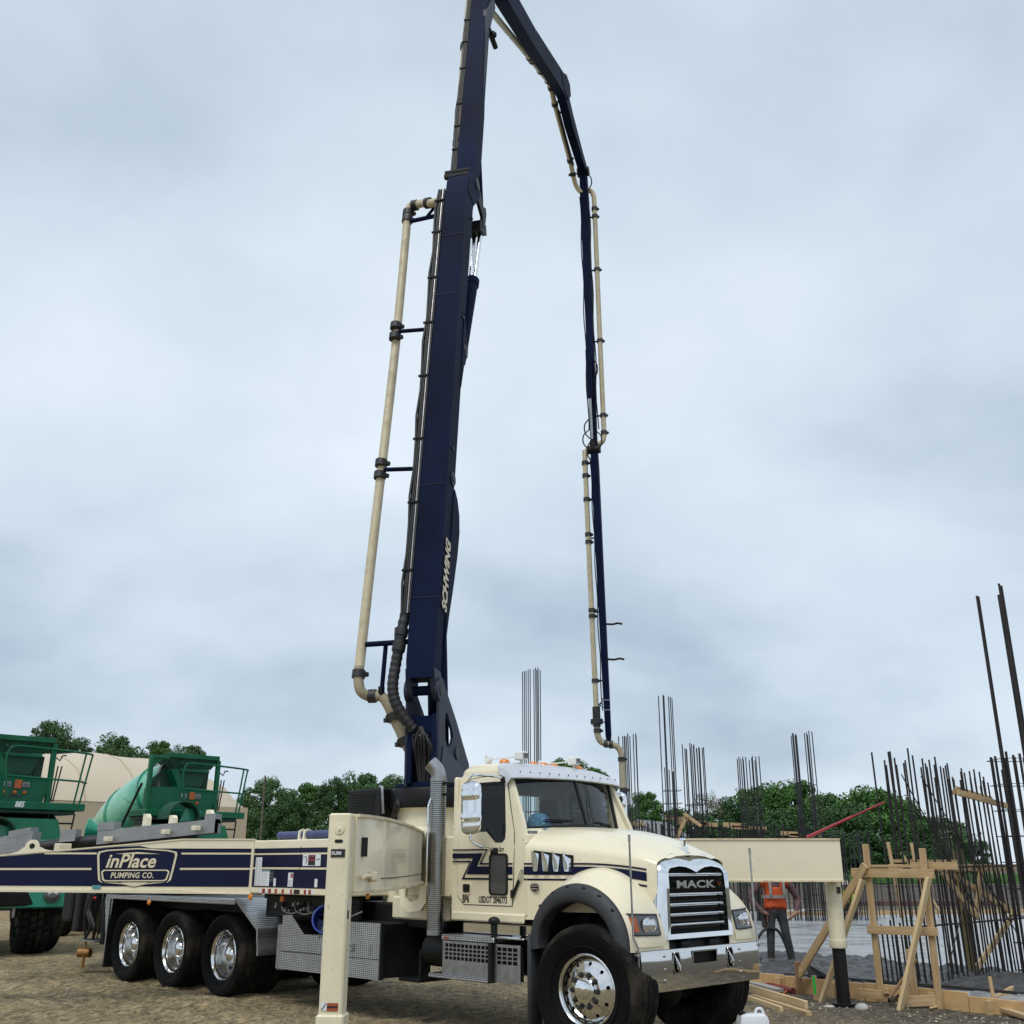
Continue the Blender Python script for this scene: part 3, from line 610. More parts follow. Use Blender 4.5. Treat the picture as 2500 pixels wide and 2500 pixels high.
for s in (-1, 1):
    d = MB(); d.plate(side(DO, s, .007), side(grow(SH, .018), s, .007), (0, -s * .02, 0)); do = P(d, 'door', 'cream')
    d = MB(); d.plate(side(grow(DO, .008), s, .002), side(DO, s, .002), (0, -s * .004, 0)); d.build('door_seam', 'dark_gap', do)
    d = MB(); d.plate(side(grow(SH, .018), s, .010), side(grow(SH, -.012), s, .004), (0, -s * .03, 0)); d.build('window_seal', 'black_plastic', do)
    d = MB(); gp = side(SH, s, -.012); d.add(gp, [tuple(range(16))]); d.build('window_glass', 'glass_dark', do, 0)
    if s < 0:
        def rrect(x0, x1, z0, z1, r_, y, n=5):
            o_ = []
            for cx, cz, a in ((x1 - r_, z1 - r_, 0), (x0 + r_, z1 - r_, 90), (x0 + r_, z0 + r_, 180), (x1 - r_, z0 + r_, 270)):
                for k in range(n + 1): t = R(a + 90 * k / n); o_.append((cx + r_ * math.cos(t), y, cz + r_ * math.sin(t)))
            return o_
        d = MB(); d.prism(rrect(-1.488, -1.231, 1.35, 1.75, .04, -.936), (0, -.012, 0)); d.build('lower_window', 'lamp_dark', do)
        d = MB(); d.plate(rrect(-1.496, -1.223, 1.342, 1.758, .045, -.936), rrect(-1.478, -1.241, 1.36, 1.74, .035, -.936), (0, -.018, 0)); d.build('lower_window_seal', 'black_plastic', do)
        d = MB(); d.plate(rrect(-1.926, -1.783, 1.345, 1.462, .022, -.936), rrect(-1.912, -1.797, 1.36, 1.448, .018, -.938), (0, -.008, 0)); d.build('handle_surround', 'cream', do)
        d = MB(); d.prism(rrect(-1.914, -1.795, 1.358, 1.45, .018, -.936), (0, -.003, 0)); d.cbox((-1.90, -.948, 1.405), (-1.82, -.94, 1.44), .004); d.build('door_handle', 'black_plastic', do)
        text('door_lettering', 'BP6', .105, SIDE, 'print_black', do, (-1.922, -.9385, 1.262), bold=.003, sx=.66)
        text('door_lettering', 'USDOT 2846773', .092, SIDE, 'print_black', do, (-1.665, -.9385, 1.266), bold=.002, sx=.66)
        text('name_lettering', 'Ian', .085, SIDE, 'print_black', do, (-1.37, -.9385, 1.775), shear=.45, sx=.8)
# windscreen
for s in (-1, 1):
    A, B_, C_, D_ = Vector((-1.16, s * .79, 2.02)), Vector((-.94, s * .012, 2.06)), Vector((-1.115, s * .012, 2.56)), Vector((-1.31, s * .815, 2.56))
    m = MB(); rows = [[A.lerp(B_, u).lerp(D_.lerp(C_, u), v) + Vector((.035 * math.sin(math.pi * u), 0, 0)) for u in [k / 6 for k in range(7)]] for v in (0, .33, .66, 1)]
    m.loft(rows, False); wsn = P(m, 'windscreen', 'glass', None, 60)
    m = MB(); e_ = [A.lerp(B_, k / 6) + Vector((.035 * math.sin(math.pi * k / 6) + .006, 0, -.008)) for k in range(7)]
    m.tube(e_, .014, 6); m.tube([A + Vector((.006, -s * .0, -.008)), D_ + Vector((.006, 0, 0))], .017, 6); m.build('windscreen_seal', 'black_plastic', wsn)
m = MB(); m.bar((-.93, 0, 2.04), (-1.105, 0, 2.56), .03, .025, (1, 0, 0)); P(m, 'windscreen_divider', 'black_plastic')
for s, (b0, b1) in ((-1, ((-.985, -.12, 2.09), (-1.09, -.58, 2.085))), (1, ((-.985, .12, 2.09), (-1.10, .58, 2.05)))):
    m = MB(); b0, b1 = Vector(b0), Vector(b1); m.tube([(-1.0 + .05, b0.y, 2.03), b0, b0.lerp(b1, .5) + Vector((.045, 0, 0)), b1 + Vector((.03, 0, 0))], .007, 6); m.bar(b0.lerp(b1, .12) + Vector((.04, 0, .012)), b1 + Vector((.03, 0, .02)), .016, .012); P(m, 'wiper', 'black_plastic')
# visor
v = MB()
up = [(-1.38, -.91, 2.57), (-1.45, -.885, 2.66), (-1.49, -.76, 2.712), (-1.51, -.35, 2.733), (-1.52, 0, 2.738), (-1.51, .35, 2.733), (-1.49, .76, 2.712), (-1.45, .885, 2.66), (-1.38, .91, 2.57)]
lo = [(-1.27, -.92, 2.455), (-1.19, -.92, 2.53), (-1.155, -.72, 2.54), (-1.10, -.35, 2.547), (-1.07, 0, 2.55), (-1.10, .35, 2.547), (-1.155, .72, 2.54), (-1.19, .92, 2.53), (-1.27, .92, 2.455)]
md = [Vector(a).lerp(Vector(b), .5) + Vector((.028, 0, .028)) for a, b in zip(up, lo)]
in_ = lambda r_: [Vector(p) + Vector((-.012, 0, -.012)) for p in r_]
v.loft([in_(lo), lo, md, up], False); P(v, 'sun_visor', 'visor', None, 30)
v = MB(); rv = random.Random(2)
for t in [k / 11 for k in range(12)]:
    y = -.8 + 1.6 * t; a = abs(y); x = -1.15 - .06 * a; v.cyl((x + .02, y, 2.588), (x + .028, y, 2.603), .006, n=8)
tag(P(v, 'visor_screw', 'clamp'), kind='stuff')
# dark padding inside the top of the windscreen
v = MB(); v.loft([[(-1.40, y, 2.56) for y in (-.8, -.4, 0, .4, .8)], [(-1.36 + .1 * (1 - abs(y)), y, z) for y, z in ((-.8, 2.50), (-.5, 2.42), (-.05, 2.42), (.4, 2.42), (.8, 2.50))]], False); P(v, 'cab_headliner', 'cab_inside')
# interior
i_ = MB(); i_.cbox((-1.42, -.84, 1.2), (-1.1, .84, 1.93), .04); i_.cbox((-1.36, -.8, 1.9), (-1.02, .8, 1.985), .03); P(i_, 'dashboard', 'cab_inside')
for y in (-.45, .45):
    i_ = MB(); i_.cbox((-1.95, y - .25, 1.45), (-1.5, y + .25, 1.62), .05); i_.loft([[(-1.93 - q, y + a, z) for a, q in ((-w_, 0), (-w_ * .8, -.05), (w_ * .8, -.05), (w_, 0), (w_ * .8, .05), (-w_ * .8, .05))] for z, w_ in ((1.58, .23), (1.9, .25), (2.15, .24), (2.2, .14), (2.34, .13), (2.38, .08))], True, True); P(i_, 'seat', 'seat')
i_ = MB(); i_.lathe([(.21, 0), (.225, .012), (.21, .024), (.197, .012), (.21, 0)], (-1.50, .45, 1.92), (-.8, 0, .6), 24); i_.cyl((-1.5, .45, 1.92), (-1.3, .45, 1.8), .03); P(i_, 'steering_wheel', 'black_plastic')
# stripes on the cab side (flat print)
def strip(name, pts, y, m='navy', parent=None, th=.0016): s_ = MB(); s_.prism([(x, y, z) for x, z in pts], (0, -th, 0)); return P(s_, name, m, parent, 0)
yc = -.9385
strip('stripe', [(-2.09, 1.805), (-1.53, 1.805), (-1.545, 1.79), (-2.09, 1.79)], yc)
strip('stripe', [(-2.09, 1.762), (-1.61, 1.762), (-1.70, 1.628), (-1.49, 1.628), (-1.49, 1.548), (-1.86, 1.548), (-1.76, 1.712), (-2.09, 1.712)], yc)
strip('stripe', [(-1.545, 1.805), (-1.53, 1.805), (-1.63, 1.662), (-1.49, 1.662), (-1.49, 1.646), (-1.66, 1.646)], yc - .0004)
strip('stripe', [(-2.09, 1.685), (-1.80, 1.685), (-1.79, 1.67), (-2.09, 1.67)], yc)
strip('stripe', [(-1.80, 1.685), (-1.785, 1.685), (-1.90, 1.512), (-1.49, 1.512), (-1.49, 1.494), (-1.935, 1.494)], yc - .0004)
strip('stripe', [(-1.232, 1.662), (-1.155, 1.662), (-1.155, 1.646), (-1.232, 1.646)], yc); strip('stripe', [(-1.232, 1.628), (-1.155, 1.628), (-1.155, 1.548), (-1.232, 1.548)], yc); strip('stripe', [(-1.232, 1.512), (-1.155, 1.512), (-1.155, 1.494), (-1.232, 1.494)], yc)
# ---- hood
HS = [(-1.0, .925, 1.84, 2.035), (-.8, .88, 1.82, 2.03), (-.6, .83, 1.80, 2.015), (-.4, .782, 1.78, 1.995), (-.2, .732, 1.76, 1.962), (0, .683, 1.738, 1.918), (.15, .645, 1.72, 1.868), (.28, .612, 1.70, 1.812), (.36, .592, 1.682, 1.775), (.425, .56, 1.66, 1.735)]
def hood_w(x):
    for a, b in zip(HS, HS[1:]):
        if x <= b[0]: t = (x - a[0]) / (b[0] - a[0]); return a[1] + (b[1] - a[1]) * t
    return HS[-1][1]
rings = []
for x, w_, zc, zt in HS:
    half = [(0, zt), (.25, zt - .003), (.45, zt - .012), (.62, zt - .032), (.76, zt - .068 * (zt - zc) / .2 * 1.1), (.87, zc + .45 * (zt - zc)), (.945, zc + .2 * (zt - zc)), (.985, zc + .05 * (zt - zc)), (1.0, zc - .03)]
    r_ = [(x, -q * w_, z) for q, z in half[::-1]] + [(x, q * w_, z) for q, z in half[1:]]
    zb = 1.12 if x < -.7 else 1.2
    low = [(x, -w_ * 1.006, zc - .15), (x, -w_ * 1.01, 1.5), (x, -w_ * 1.0, zb)]
    r_ = low[::-1] + r_ + [(a, -b, c_) for a, b, c_ in low]
    rings.append(r_)
h = MB(); h.loft(rings, False); hood = P(h, 'hood', 'cream', None, 50)
# gap between cab and hood
h = MB(); h.loft([[(-1.003, s * (.915 if q else .93), z) for z in (1.1, 1.5, 1.82)] for s, q in ((-1, 1), (-1, 0))], False); h.build('hood_seam', 'dark_gap', hood)
def hstrip(zr, za, zb, x0=-.995, x1=.335, x2=None):
    s_ = MB(); N = 22; A, B_ = [], []
    for k in range(N + 1):
        x = x0 + (x1 - x0) * k / N; t = max(0, (x + .35) / .7); dz = -.055 * t * t; y = -(hood_w(x) * 1.0105 + .003)
        A.append((x, y, za + dz)); B_.append((x, y, zb + dz))
    s_.loft([A, B_], False); return s_.build('stripe', 'navy', hood, 60)
hstrip(0, 1.646, 1.662); hstrip(0, 1.548, 1.628); hstrip(0, 1.494, 1.512)
# chrome louvred side vent
vt = MB(); y0 = -.90
for k in range(4):
    x0 = -.905 + k * .118; r0 = []
    for t in range(7):
        q = t / 6; r0.append((q))
    yo = lambda x: -(hood_w(x) * 1.01 + .004)
    A = [(x0 + .02 * (1 - q), yo(x0) - .004, 1.585 + .2 * q + (.0 if k else 0)) for q in r0]; B_ = [(x0 + .05 - .012 * q, yo(x0 + .06) - .040 * (1 - .62 * q), 1.582 + (.185 - .012 * k) * q) for q in r0]; C_ = [(x0 + .092, yo(x0 + .09) - .038 * (1 - .62 * q), 1.580 + (.172 - .016 * k) * q) for q in r0]; D_ = [(x0 + .096, yo(x0 + .096), 1.580 + (.17 - .016 * k) * q) for q in r0]
    vt.loft([A, B_, C_, D_], False)
P(vt, 'side_vent', 'chrome', hood, 40)
vt = MB(); vt.prism([(-.90, -(hood_w(-.9) * 1.01 + .003), 1.585), (-.43, -(hood_w(-.43) * 1.01 + .003), 1.575), (-.43, -(hood_w(-.43) * 1.01 + .003), 1.735), (-.88, -(hood_w(-.88) * 1.01 + .003), 1.785)], (0, .001, 0)); vt.build('vent_recess', 'dark_gap', hood)
# hood latch strap and badge
m = MB(); m.bar((-1.145, -.945, 1.34), (-1.05, -.95, 1.50), .022, .03, (0, 1, 0)); m.cbox((-1.175, -.96, 1.32), (-1.125, -.935, 1.40), .008); lt = P(m, 'hood_latch', 'black_plastic')
m = MB(); m.plate([(x - 1.03, -.953, z + 1.545) for x, z in ((-.035, -.05), (.0, -.055), (.03, 0), (.045, .05), (.02, .06), (-.012, .01))], [(x * .5 - 1.03, -.953, z * .6 + 1.545) for x, z in ((-.035, -.05), (.0, -.055), (.03, 0), (.045, .05), (.02, .06), (-.012, .01))], (0, -.008, 0)); m.build('latch_hook', 'chrome', lt)
ybd = -(hood_w(-.92) * 1.01 + .003)
m = MB(); m.prism([(-.86 + x, ybd, 1.43 + z) for x, z in ((-.06, .02), (-.03, .035), (.03, .035), (.06, .02), (.055, -.02), (.03, -.032), (0, -.045), (-.03, -.032), (-.055, -.02))], (0, -.002, 0)); bd = P(m, 'hood_badge', 'navy', hood)
m = MB()
for z in (.018, .006): m.cbox((-.913, ybd - .0036, 1.43 + z), (-.807, ybd - .002, 1.436 + z), .001)
m.prism([(-.86 + x, ybd - .002, 1.412 + z) for x, z in ((-.045, .008), (-.03, -.008), (-.015, .004), (0, -.012), (.015, .004), (.03, -.008), (.045, .008))], (0, -.0016, 0)); m.build('badge_mark', 'chrome', bd)
# hood ornament on a wedge
m = MB(); m.prism([(.28, -.03, 1.80), (.40, -.035, 1.755), (.40, .035, 1.755), (.28, .03, 1.80)], (0, 0, .012)); m.prism([(.33, -.02, 1.79), (.385, -.02, 1.77), (.385, .02, 1.77), (.33, .02, 1.79)], (0, 0, .04)); m.loft([[(.335 + a, b, z) for a, b in ((-q, -q * .7), (q, -q * .7), (q, q * .7), (-q, q * .7))] for z, q in ((1.82, .018), (1.845, .026), (1.865, .022), (1.88, .028), (1.9, .02))], True, True); P(m, 'hood_ornament', 'chrome', hood)
# ---- fenders
def fend(y):
    k = (abs(y) - .55) / .5
    rx = {0: .655}.get(0) - .035 * max(0, k - .55) / .45; rz = .70 - .02 * k - .14 * max(0, k - .35) ** 1.5 / .65 ** 1.5
    return rx, rz
CX, CZ = -.17, .93
for s in (-1, 1):
    ys = [-.50, -.62, -.72, -.80, -.88, -.95, -1.0, -1.04]
    rings = []
    for y in ys:
        rx, rz = fend(y); rings.append([(CX + rx * math.cos(t), s * -y, CZ + rz * math.sin(t)) for t in [R(-4 + 184 * k / 36) for k in range(37)]])
    m = MB(); m.loft(rings, False); fo = P(m, 'fender', 'cream', None, 60)
    # dark plastic flare with bolt pockets
    sec = lambda t, q: None
    rings = []
    for q, y, in ((0, -1.03), (.0, -1.055), (.22, -1.10), (.6, -1.12), (.92, -1.115), (1.0, -1.10), (1.0, -.96)):
        ro_x, ro_z, ri_x, ri_z = .612, .545, .50, .375
        ring = []
        for k in range(37):
            a = R(-6 + 194 * k / 36); wq = q
            rx = ro_x + (ri_x - ro_x) * wq * 1.3; rz = ro_z + (ri_z - ro_z) * wq
            ring.append((CX + rx * math.cos(a), s * -y, CZ + rz * math.sin(a)))
        rings.append(ring)
    m = MB(); m.loft(rings, False); m.cbox((-.80, s * 1.02 - .09, .16), (-.74, s * 1.02 + .09, 1.0), .02); fl_ = m.build('fender_flare', 'flare_plastic', fo, 50)
    m = MB()
    for a in (38, 58, 78, 98, 118, 140):
        a = R(a); m.sphere((CX + .585 * math.cos(a), s * 1.088, CZ + .515 * math.sin(a)), .026, 8, 6, (1, .5, .6))
    tag(m.build('flare_bolt', 'black_steel', fl_), kind='stuff')
    m = MB(); m.loft([[(CX + .56 * math.cos(a), s * y, CZ + .40 * math.sin(a)) for a in [R(-2 + 184 * k / 18) for k in range(19)]] for y in (.45, .95)], False); m.build('wheel_well', 'dark_gap', fo)
    # headlamp following the front of the fender
    def fp(y, z, off=.0):
        rx, rz = fend(-abs(y)); sn = min(.999, (z - CZ) / rz); cs = math.sqrt(1 - sn * sn); k = max(0, (abs(y) - .93) / .11)
        return (CX + (rx + off) * cs - .13 * k * k, s * (abs(y) + (.018 * k)), z + off * sn)
    Ys = [.635 + (1.045 - .635) * k / 12 for k in range(13)]
    def zt(y): return 1.195 + .012 * (y - .63) / .4 - (.05 * max(0, (y - .98) / .065) ** 2)
    def zb(y): return 1.025 + .01 * (y - .63) / .4 + (.06 * max(0, (y - .96) / .085) ** 2)
    m = MB(); m.loft([[fp(y, zb(y) + (zt(y) - zb(y)) * v_, .016) for y in Ys] for v_ in (0, .25, .5, .75, 1)], False); hl = P(m, 'headlamp', 'lamp_dark', None, 60)
    m = MB(); m.tube([fp(y, zt(y), .014) for y in Ys] + [fp(y, zb(y), .014) for y in Ys[::-1]] + [fp(Ys[0], zt(Ys[0]), .014)], .010, 6, False); m.build('headlamp_trim', 'flare_plastic', hl)
    for y, r_, mm in ((.74, .05, 'lens'), (.82, .062, 'lens')):
        m = MB(); cpt = Vector(fp(y, 1.11, .014)); nr = (Vector(fp(y, 1.11, .1)) - cpt).normalized(); nr = (Vector((1, 0, 0)) if y < .9 else Vector((.6, s * .8, 0)))
        m.lathe([(r_, .004), (r_ * .97, .012), (r_ * .8, .017), (.001, .022)], cpt, nr, 24); m.build('lamp_lens', mm, hl)
        if mm == 'lens': m = MB(); m.lathe([(r_ + .006, .001), (r_ + .006, .014), (r_, .016), (r_ - .002, .008)], cpt, nr, 24); m.build('lamp_ring', 'chrome', hl)
    m = MB(); m.loft([[fp(y, zb(y) + (zt(y) - zb(y)) * v_, .019) for y in [.925 + .10 * k / 5 for k in range(6)]] for v_ in (.14, .4, .6, .86)], False); m.build('turn_lens', 'amber_dull', hl)
    m = MB(); m.loft([[fp(y, z, .012) for y in [.60 + .42 * k / 8 for k in range(9)]] for z in (.93, .96, 1.01, 1.025)], False); m.build('lower_trim', 'cream', fo)
# ---- grille
def gout(hwb, hws, zb_, zs, notch, peak, rc):
    L_ = [(-hwb, zb_), (-hwb - (hws - hwb) * .3, zb_ + (zs - zb_) * .3), (-hwb - (hws - hwb) * .7, zb_ + (zs - zb_) * .65), (-hws, zs - rc)]
    for t in (30, 60, 90): L_.append((-hws + rc * (1 - math.cos(R(t))), zs - rc + rc * math.sin(R(t))))
    L_ += [(-.27, peak), (-.16, peak - .008), (-.08, notch + (peak - notch) * .5), (0, notch)]
    return L_ + [(-y, z) for y, z in L_[-2::-1]]
ob = gout(.618, .585, .95, 1.705, 1.715, 1.752, .13); of = gout(.585, .55, .945, 1.695, 1.682, 1.722, .14); mid = gout(.535, .52, .98, 1.66, 1.62, 1.675, .11); inn = gout(.485, .465, 1.024, 1.618, 1.575, 1.632, .07)
xx = lambda pts, f: [(f(y, z), y, z) for y, z in pts]
m = MB(); m.loft([xx(ob, lambda y, z: .33 + .06 * max(0, min(1, (z - 1.62) / .1))), xx(of, lambda y, z: .43 - .035 * max(0, z - 1.5) / .2), xx(mid, lambda y, z: .505 - .05 * max(0, z - 1.55) / .12), xx(inn, lambda y, z: .497 - .02 * max(0, z - 1.5) / .12), xx(inn, lambda y, z: .40)], True)
gr = P(m, 'grille_surround', 'chrome', None, 60)
m = MB(); m.prism([(.392, y, z) for y, z in inn], (.002, 0, 0)); m.build('grille_mesh', 'dark_gap', gr)
m = MB()
for k in range(22): m.bar((.40, -.45 + .9 * k / 21, 1.03), (.40, -.45 + .9 * k / 21, 1.62), .006, .006, (1, 0, 0), .001)
for k in range(9): m.bar((.402, -.46, 1.07 + .06 * k), (.402, .46, 1.07 + .06 * k), .008, .02, (0, 0, 1), .001)
m.build('grille_screen', 'black_plastic', gr)
for z in (1.553, 1.37, 1.28, 1.19, 1.098):
    m = MB(); m.bar((.468, -.445, z), (.468, .445, z), .03, .028, (0, 0, 1), .009); m.build('grille_bar', 'chrome', gr)
text('grille_lettering', 'MACK', .096, FRONT, 'alloy', gr, (.455, .01, 1.432), ext=.006, bold=.003, sx=2.35, align='CENTER', space=1.02)
for y in (-.45, .45): m = MB(); m.cbox((.42, y - .004, 1.45), (.435, y + .004, 1.48), .001); m.build('side_marker', 'amber_dull', gr)
m = MB(); m.cbox((.36, -.56, .86), (.44, .56, .95), .01); m.cyl((.46, -.3, .93), (.46, -.16, .93), .028); m.cyl((.46, .3, .93), (.46, .16, .93), .028); P(m, 'hood_hinge', 'black_steel')
# ---- bumper with real openings
m = MB(); Yc = [-.965, -.5, -.385, -.19, .22, .385, .5, .965]; Zc = [.543, .685, .745, .868, .895]
def bx(y): return .515 - .05 * max(0, (abs(y) - .5) / .465) ** 2 * 0
for i in range(7):
    for j in range(4):
        if (i in (1, 5) and j in (1, 2)) or (i == 3 and j == 2): continue
        y0, y1, z0, z1 = Yc[i], Yc[i + 1], Zc[j], Zc[j + 1]
        bz = lambda z: .519 - .42 * (z - .73) ** 2; m.add([(bz(z0), y0, z0), (bz(z0), y1, z0), (bz(z1), y1, z1), (bz(z1), y0, z1)], [(0, 1, 2, 3)])
m.prism([(.5075, -.965, .896), (.5075, .965, .896), (.44, .965, .906), (.44, -.965, .906)], (0, 0, .004))
for s in (-1, 1): m.add([(.5043, s * .965, .543), (.5076, s * .965, .895), (.40, s * .975, .895), (.40, s * .975, .543)], [(0, 1, 2, 3)])
bu = P(m, 'bumper', 'chrome_smudge', None, 40)
m = MB(); m.plate([(.5195, y, z) for y, z in ((-.19, .745), (.22, .745), (.22, .868), (-.19, .868))], [(.5195, y, z) for y, z in ((-.175, .757), (.205, .757), (.205, .856), (-.175, .856))], (.003, 0, 0)); m.build('bumper_lip', 'chrome_smudge', bu)
for y in (-.4425, .4425):
    m = MB(); o_ = []; q_ = []
    for k in range(12):
        t = 2 * math.pi * k / 12; cy, sz = math.cos(t), math.sin(t); sc_ = 1 / max(abs(cy), abs(sz)); o_.append((.5195, y + .0575 * cy * sc_, .7765 + .0915 * sz * sc_)); q_.append((.5195, y + .046 * cy, .7765 + .082 * max(-1, min(1, sz * 1.25))))
    m.plate(o_, q_, (.003, 0, 0)); m.build('bumper_lip', 'chrome_smudge', bu)
m = MB(); m.cbox((.30, -.55, .56), (.46, .55, .88), .02); m.build('bumper_backing', 'dark_gap', bu)
for y in (-.4425, .4425):
    m = MB(); m.tube([(.49, y, .85), (.53, y - .01, .80), (.545, y + .012, .745), (.53, y + .03, .715), (.51, y + .02, .74), (.50, y + .012, .78)], .013, 8); m.build('tow_hook', 'chrome_smudge', bu)
m = MB()
for y in (-.62, .62):
    for z in (.635, .73, .845): m.sphere((.517, y, z), .014, 10, 6, (.7, 1, 1))
tag(m.build('bumper_bolt', 'steel', bu), kind='stuff')
for s, zt_ in ((-1, 1.90), (1, 1.80)):
    m = MB(); y = s * .985; m.tube([(.50, y, .62), (.50, y, .93), (.47, y + s * .03, 1.02), (.465, y + s * .03, zt_)], .0095, 8); m.cyl((.465, y + s * .03, zt_ - .05), (.465, y + s * .03, zt_ + .012), .013, n=10); gp_ = P(m, 'bumper_guide_pole', 'steel')
    for z in (.66, .865): m = MB(); m.cbox((.47, y - .03, z - .012), (.52, y + .02, z + .012), .004); m.build('pole_clamp', 'steel', gp_)
# ---- lamps and horns on the roof
for y, x in ((-.62, -1.60), (-.17, -1.585), (0, -1.58), (.17, -1.585), (.62, -1.60)):
    m = MB(); m.lathe([(.062, 0), (.058, .02), (.045, .036), (.02, .045), (.001, .047)], (x, y, 2.724), (0, 0, 1), 20); P(m, 'marker_lamp', 'amber')
for y in (-.42, .48):
    m = MB(); m.cbox((-1.60, y - .055, 2.765), (-1.47, y + .055, 2.86), .014); m.cyl((-1.54, y, 2.72), (-1.54, y, 2.77), .012); wl_ = P(m, 'work_lamp', 'lamp_white')
    m = MB(); m.cyl((-1.6, y, 2.81), (-1.95, y - .06, 2.80), .008, n=8); m.build('lamp_rod', 'lamp_white', wl_)
    m = MB(); m.cbox((-1.462, y - .034, 2.785), (-1.4685, y + .034, 2.84), .001); m.build('lamp_label', 'vest_strip', wl_)
    m = MB()
    for k, w_ in enumerate((.025, .03, .015)): m.cbox((-1.4605, y - w_, 2.828 - .017 * k), (-1.4615, y + w_, 2.833 - .017 * k), .0002)
    tag(m.build('label_print', 'print_black', wl_), kind='stuff')
    m = MB(); m.loft([[(-1.95 - d_, y - .06 + a * q, 2.80 + b * q) for a, b in ((-1, -1), (1, -1), (1, 1), (-1, 1))] for d_, q in ((0, .012), (.03, .02), (.05, .045), (.07, .048))], True, True); m.build('lamp_counterweight', 'lamp_white', wl_)
# ---- mirrors
for s in (-1, 1):
    m = MB(); xc, z0, z1 = -1.50, 1.945, 2.49; rings = []
    for k in range(25):
        q = k / 24; z = z0 + (z1 - z0) * q; ee = max(0, abs(q - .5) - .36) / .14; e_ = math.sqrt(max(0, 1 - ee * ee)) * .98 + .02; w_ = .135 * (.45 + .55 * e_); dp = .045 * e_
        if k in (7, 8): dp *= 1.28
        if k in (17, 18): dp *= 1.22
        rings.append([(xc + a * w_, s * 1.22 + b * dp, z) for a, b in ((-1, -.3), (-.8, -.8), (-.3, -1), (.3, -1), (.8, -.8), (1, -.3), (1, .5), (.8, .7), (-.8, .7), (-1, .5))])
    m.loft(rings, True, True); bmo = P(m, 'mirror', 'chrome', None, 50); bmo.rotation_euler = (0, 0, 0)
    m = MB(); m.tube(smooth_path([(-1.52, s * 1.22, 2.47), (-1.51, s * 1.22, 2.54), (-1.46, s * 1.17, 2.555), (-1.36, s * 1.0, 2.545), (-1.33, s * .90, 2.53)], 5), .013, 8); m.build('mirror_arm', 'chrome', bmo)
    m = MB(); m.tube(smooth_path([(-1.50, s * 1.22, 1.96), (-1.49, s * 1.21, 1.88), (-1.44, s * 1.1, 1.82), (-1.42, s * .95, 1.79)], 5), .013, 8); m.build('mirror_arm', 'chrome', bmo)
    m = MB(); m.cbox((-1.37, s * .90 - .02, 2.48), (-1.29, s * .90 + .05, 2.55), .01); m.build('mirror_bracket', 'black_plastic', bmo)
    m = MB(); m.cbox((-1.47, s * .95 - .02, 1.755), (-1.37, s * .95 + .02, 1.815), .01); m.build('mirror_bracket', 'black_plastic', bmo)
# ---- exhaust stack beside the cab
m = MB(); m.cyl((0, 0, 0), (0, 0, 1.62), .092, n=40); ex = m.build('exhaust_stack', 'perforated', PT, 40); ex.location = (-2.32, -.97, .95); ex.rotation_euler = (0, 0, R(100))
for z0, z1 in ((0, .03), (1.59, 1.63)):
    m = MB(); m.cyl((0, 0, z0 - (.03 if z0 == 0 else 0)), (0, 0, z1), .095, n=40); m.build('stack_band', 'steel', ex)
m = MB(); m.tube(smooth_path([(0, 0, 1.6), (0, 0, 1.66), (-.015, .025, 1.73), (-.055, .08, 1.80)], 6), .086, 24, False); m.tube(smooth_path([(0, 0, 1.6), (0, 0, 1.66), (-.015, .025, 1.73), (-.058, .084, 1.804)], 6), .079, 24, False); m.build('exhaust_tip', 'steel', ex, 60)
m = MB(); m.tube(smooth_path([(-2.335, -1.064, 1.33), (-2.335, -1.085, 1.40), (-2.335, -1.10, 1.5), (-2.335, -1.10, 2.2), (-2.335, -1.085, 2.3), (-2.335, -1.064, 2.35)], 4), .0125, 8); P(m, 'grab_handle', 'chrome')
for z in (2.38, 2.5): m = MB(); m.cbox((-2.24, -.98, z), (-2.10, -.955, z + .03), .004); P(m, 'stack_bracket', 'black_steel')
# ---- steps and side boxes under the cab
m = MB(); m.cbox((-2.07, -1.10, .89), (-1.27, -.84, .945), .008); P(m, 'upper_step', 'tread_plate')
m = MB(); m.cbox((-2.03, -1.104, .902), (-1.95, -1.098, .925), .002); P(m, 'step_reflector', 'print_orange')
m = MB(); m.cbox((-1.26, -1.08, .935), (-.86, -.7, .95), .004); m.cbox((-2.0, -.85, .95), (-.9, -.78, 1.06), .01); P(m, 'step_tray', 'chrome_smudge')
m = MB(); m.cbox((-2.26, -1.11, .515), (-1.33, -.9, .56), .008); P(m, 'lower_step', 'tread_plate')
def screen(x0, x1, nx, name):
    m = MB(); y = -1.06; m.cbox((x0, y - .008, .53), (x1, y + .006, .70), .003); m.cbox((x0, y - .008, .855), (x1, y + .006, .885), .003); m.cbox((x0, y - .008, .70), (x0 + .035, y + .006, .855), .003); m.cbox((x1 - .035, y - .008, .70), (x1, y + .006, .855), .003)
    for k in range(1, 4): m.cbox((x0 + .03, y - .007, .70 + .155 * k / 4 - .006), (x1 - .03, y + .004, .70 + .155 * k / 4 + .006), .001)
    for k in range(nx + 1): x = x0 + .035 + (x1 - x0 - .07) * k / nx; m.cbox((x - .007, y - .0065, .70), (x + .007, y + .0035, .855), .001)
    o = P(m, name, 'steel'); m = MB(); m.cbox((x0 + .01, y + .03, .55), (x1 - .01, y + .06, .87), .005); m.build('screen_backing', 'dark_gap', o)
screen(-2.08, -1.33, 11, 'step_screen'); screen(-1.29, -.92, 4, 'battery_box')
m = MB(); m.cyl((-1.30, -1.06, .90), (-1.30, -1.06, 1.09), .035); m.sphere((-1.30, -1.06, 1.10), .06, 12, 8, (1.1, 1, .7)); m.cbox((-1.335, -1.12, .52), (-1.295, -1.03, .9), .006); P(m, 'air_line_post', 'black_plastic')
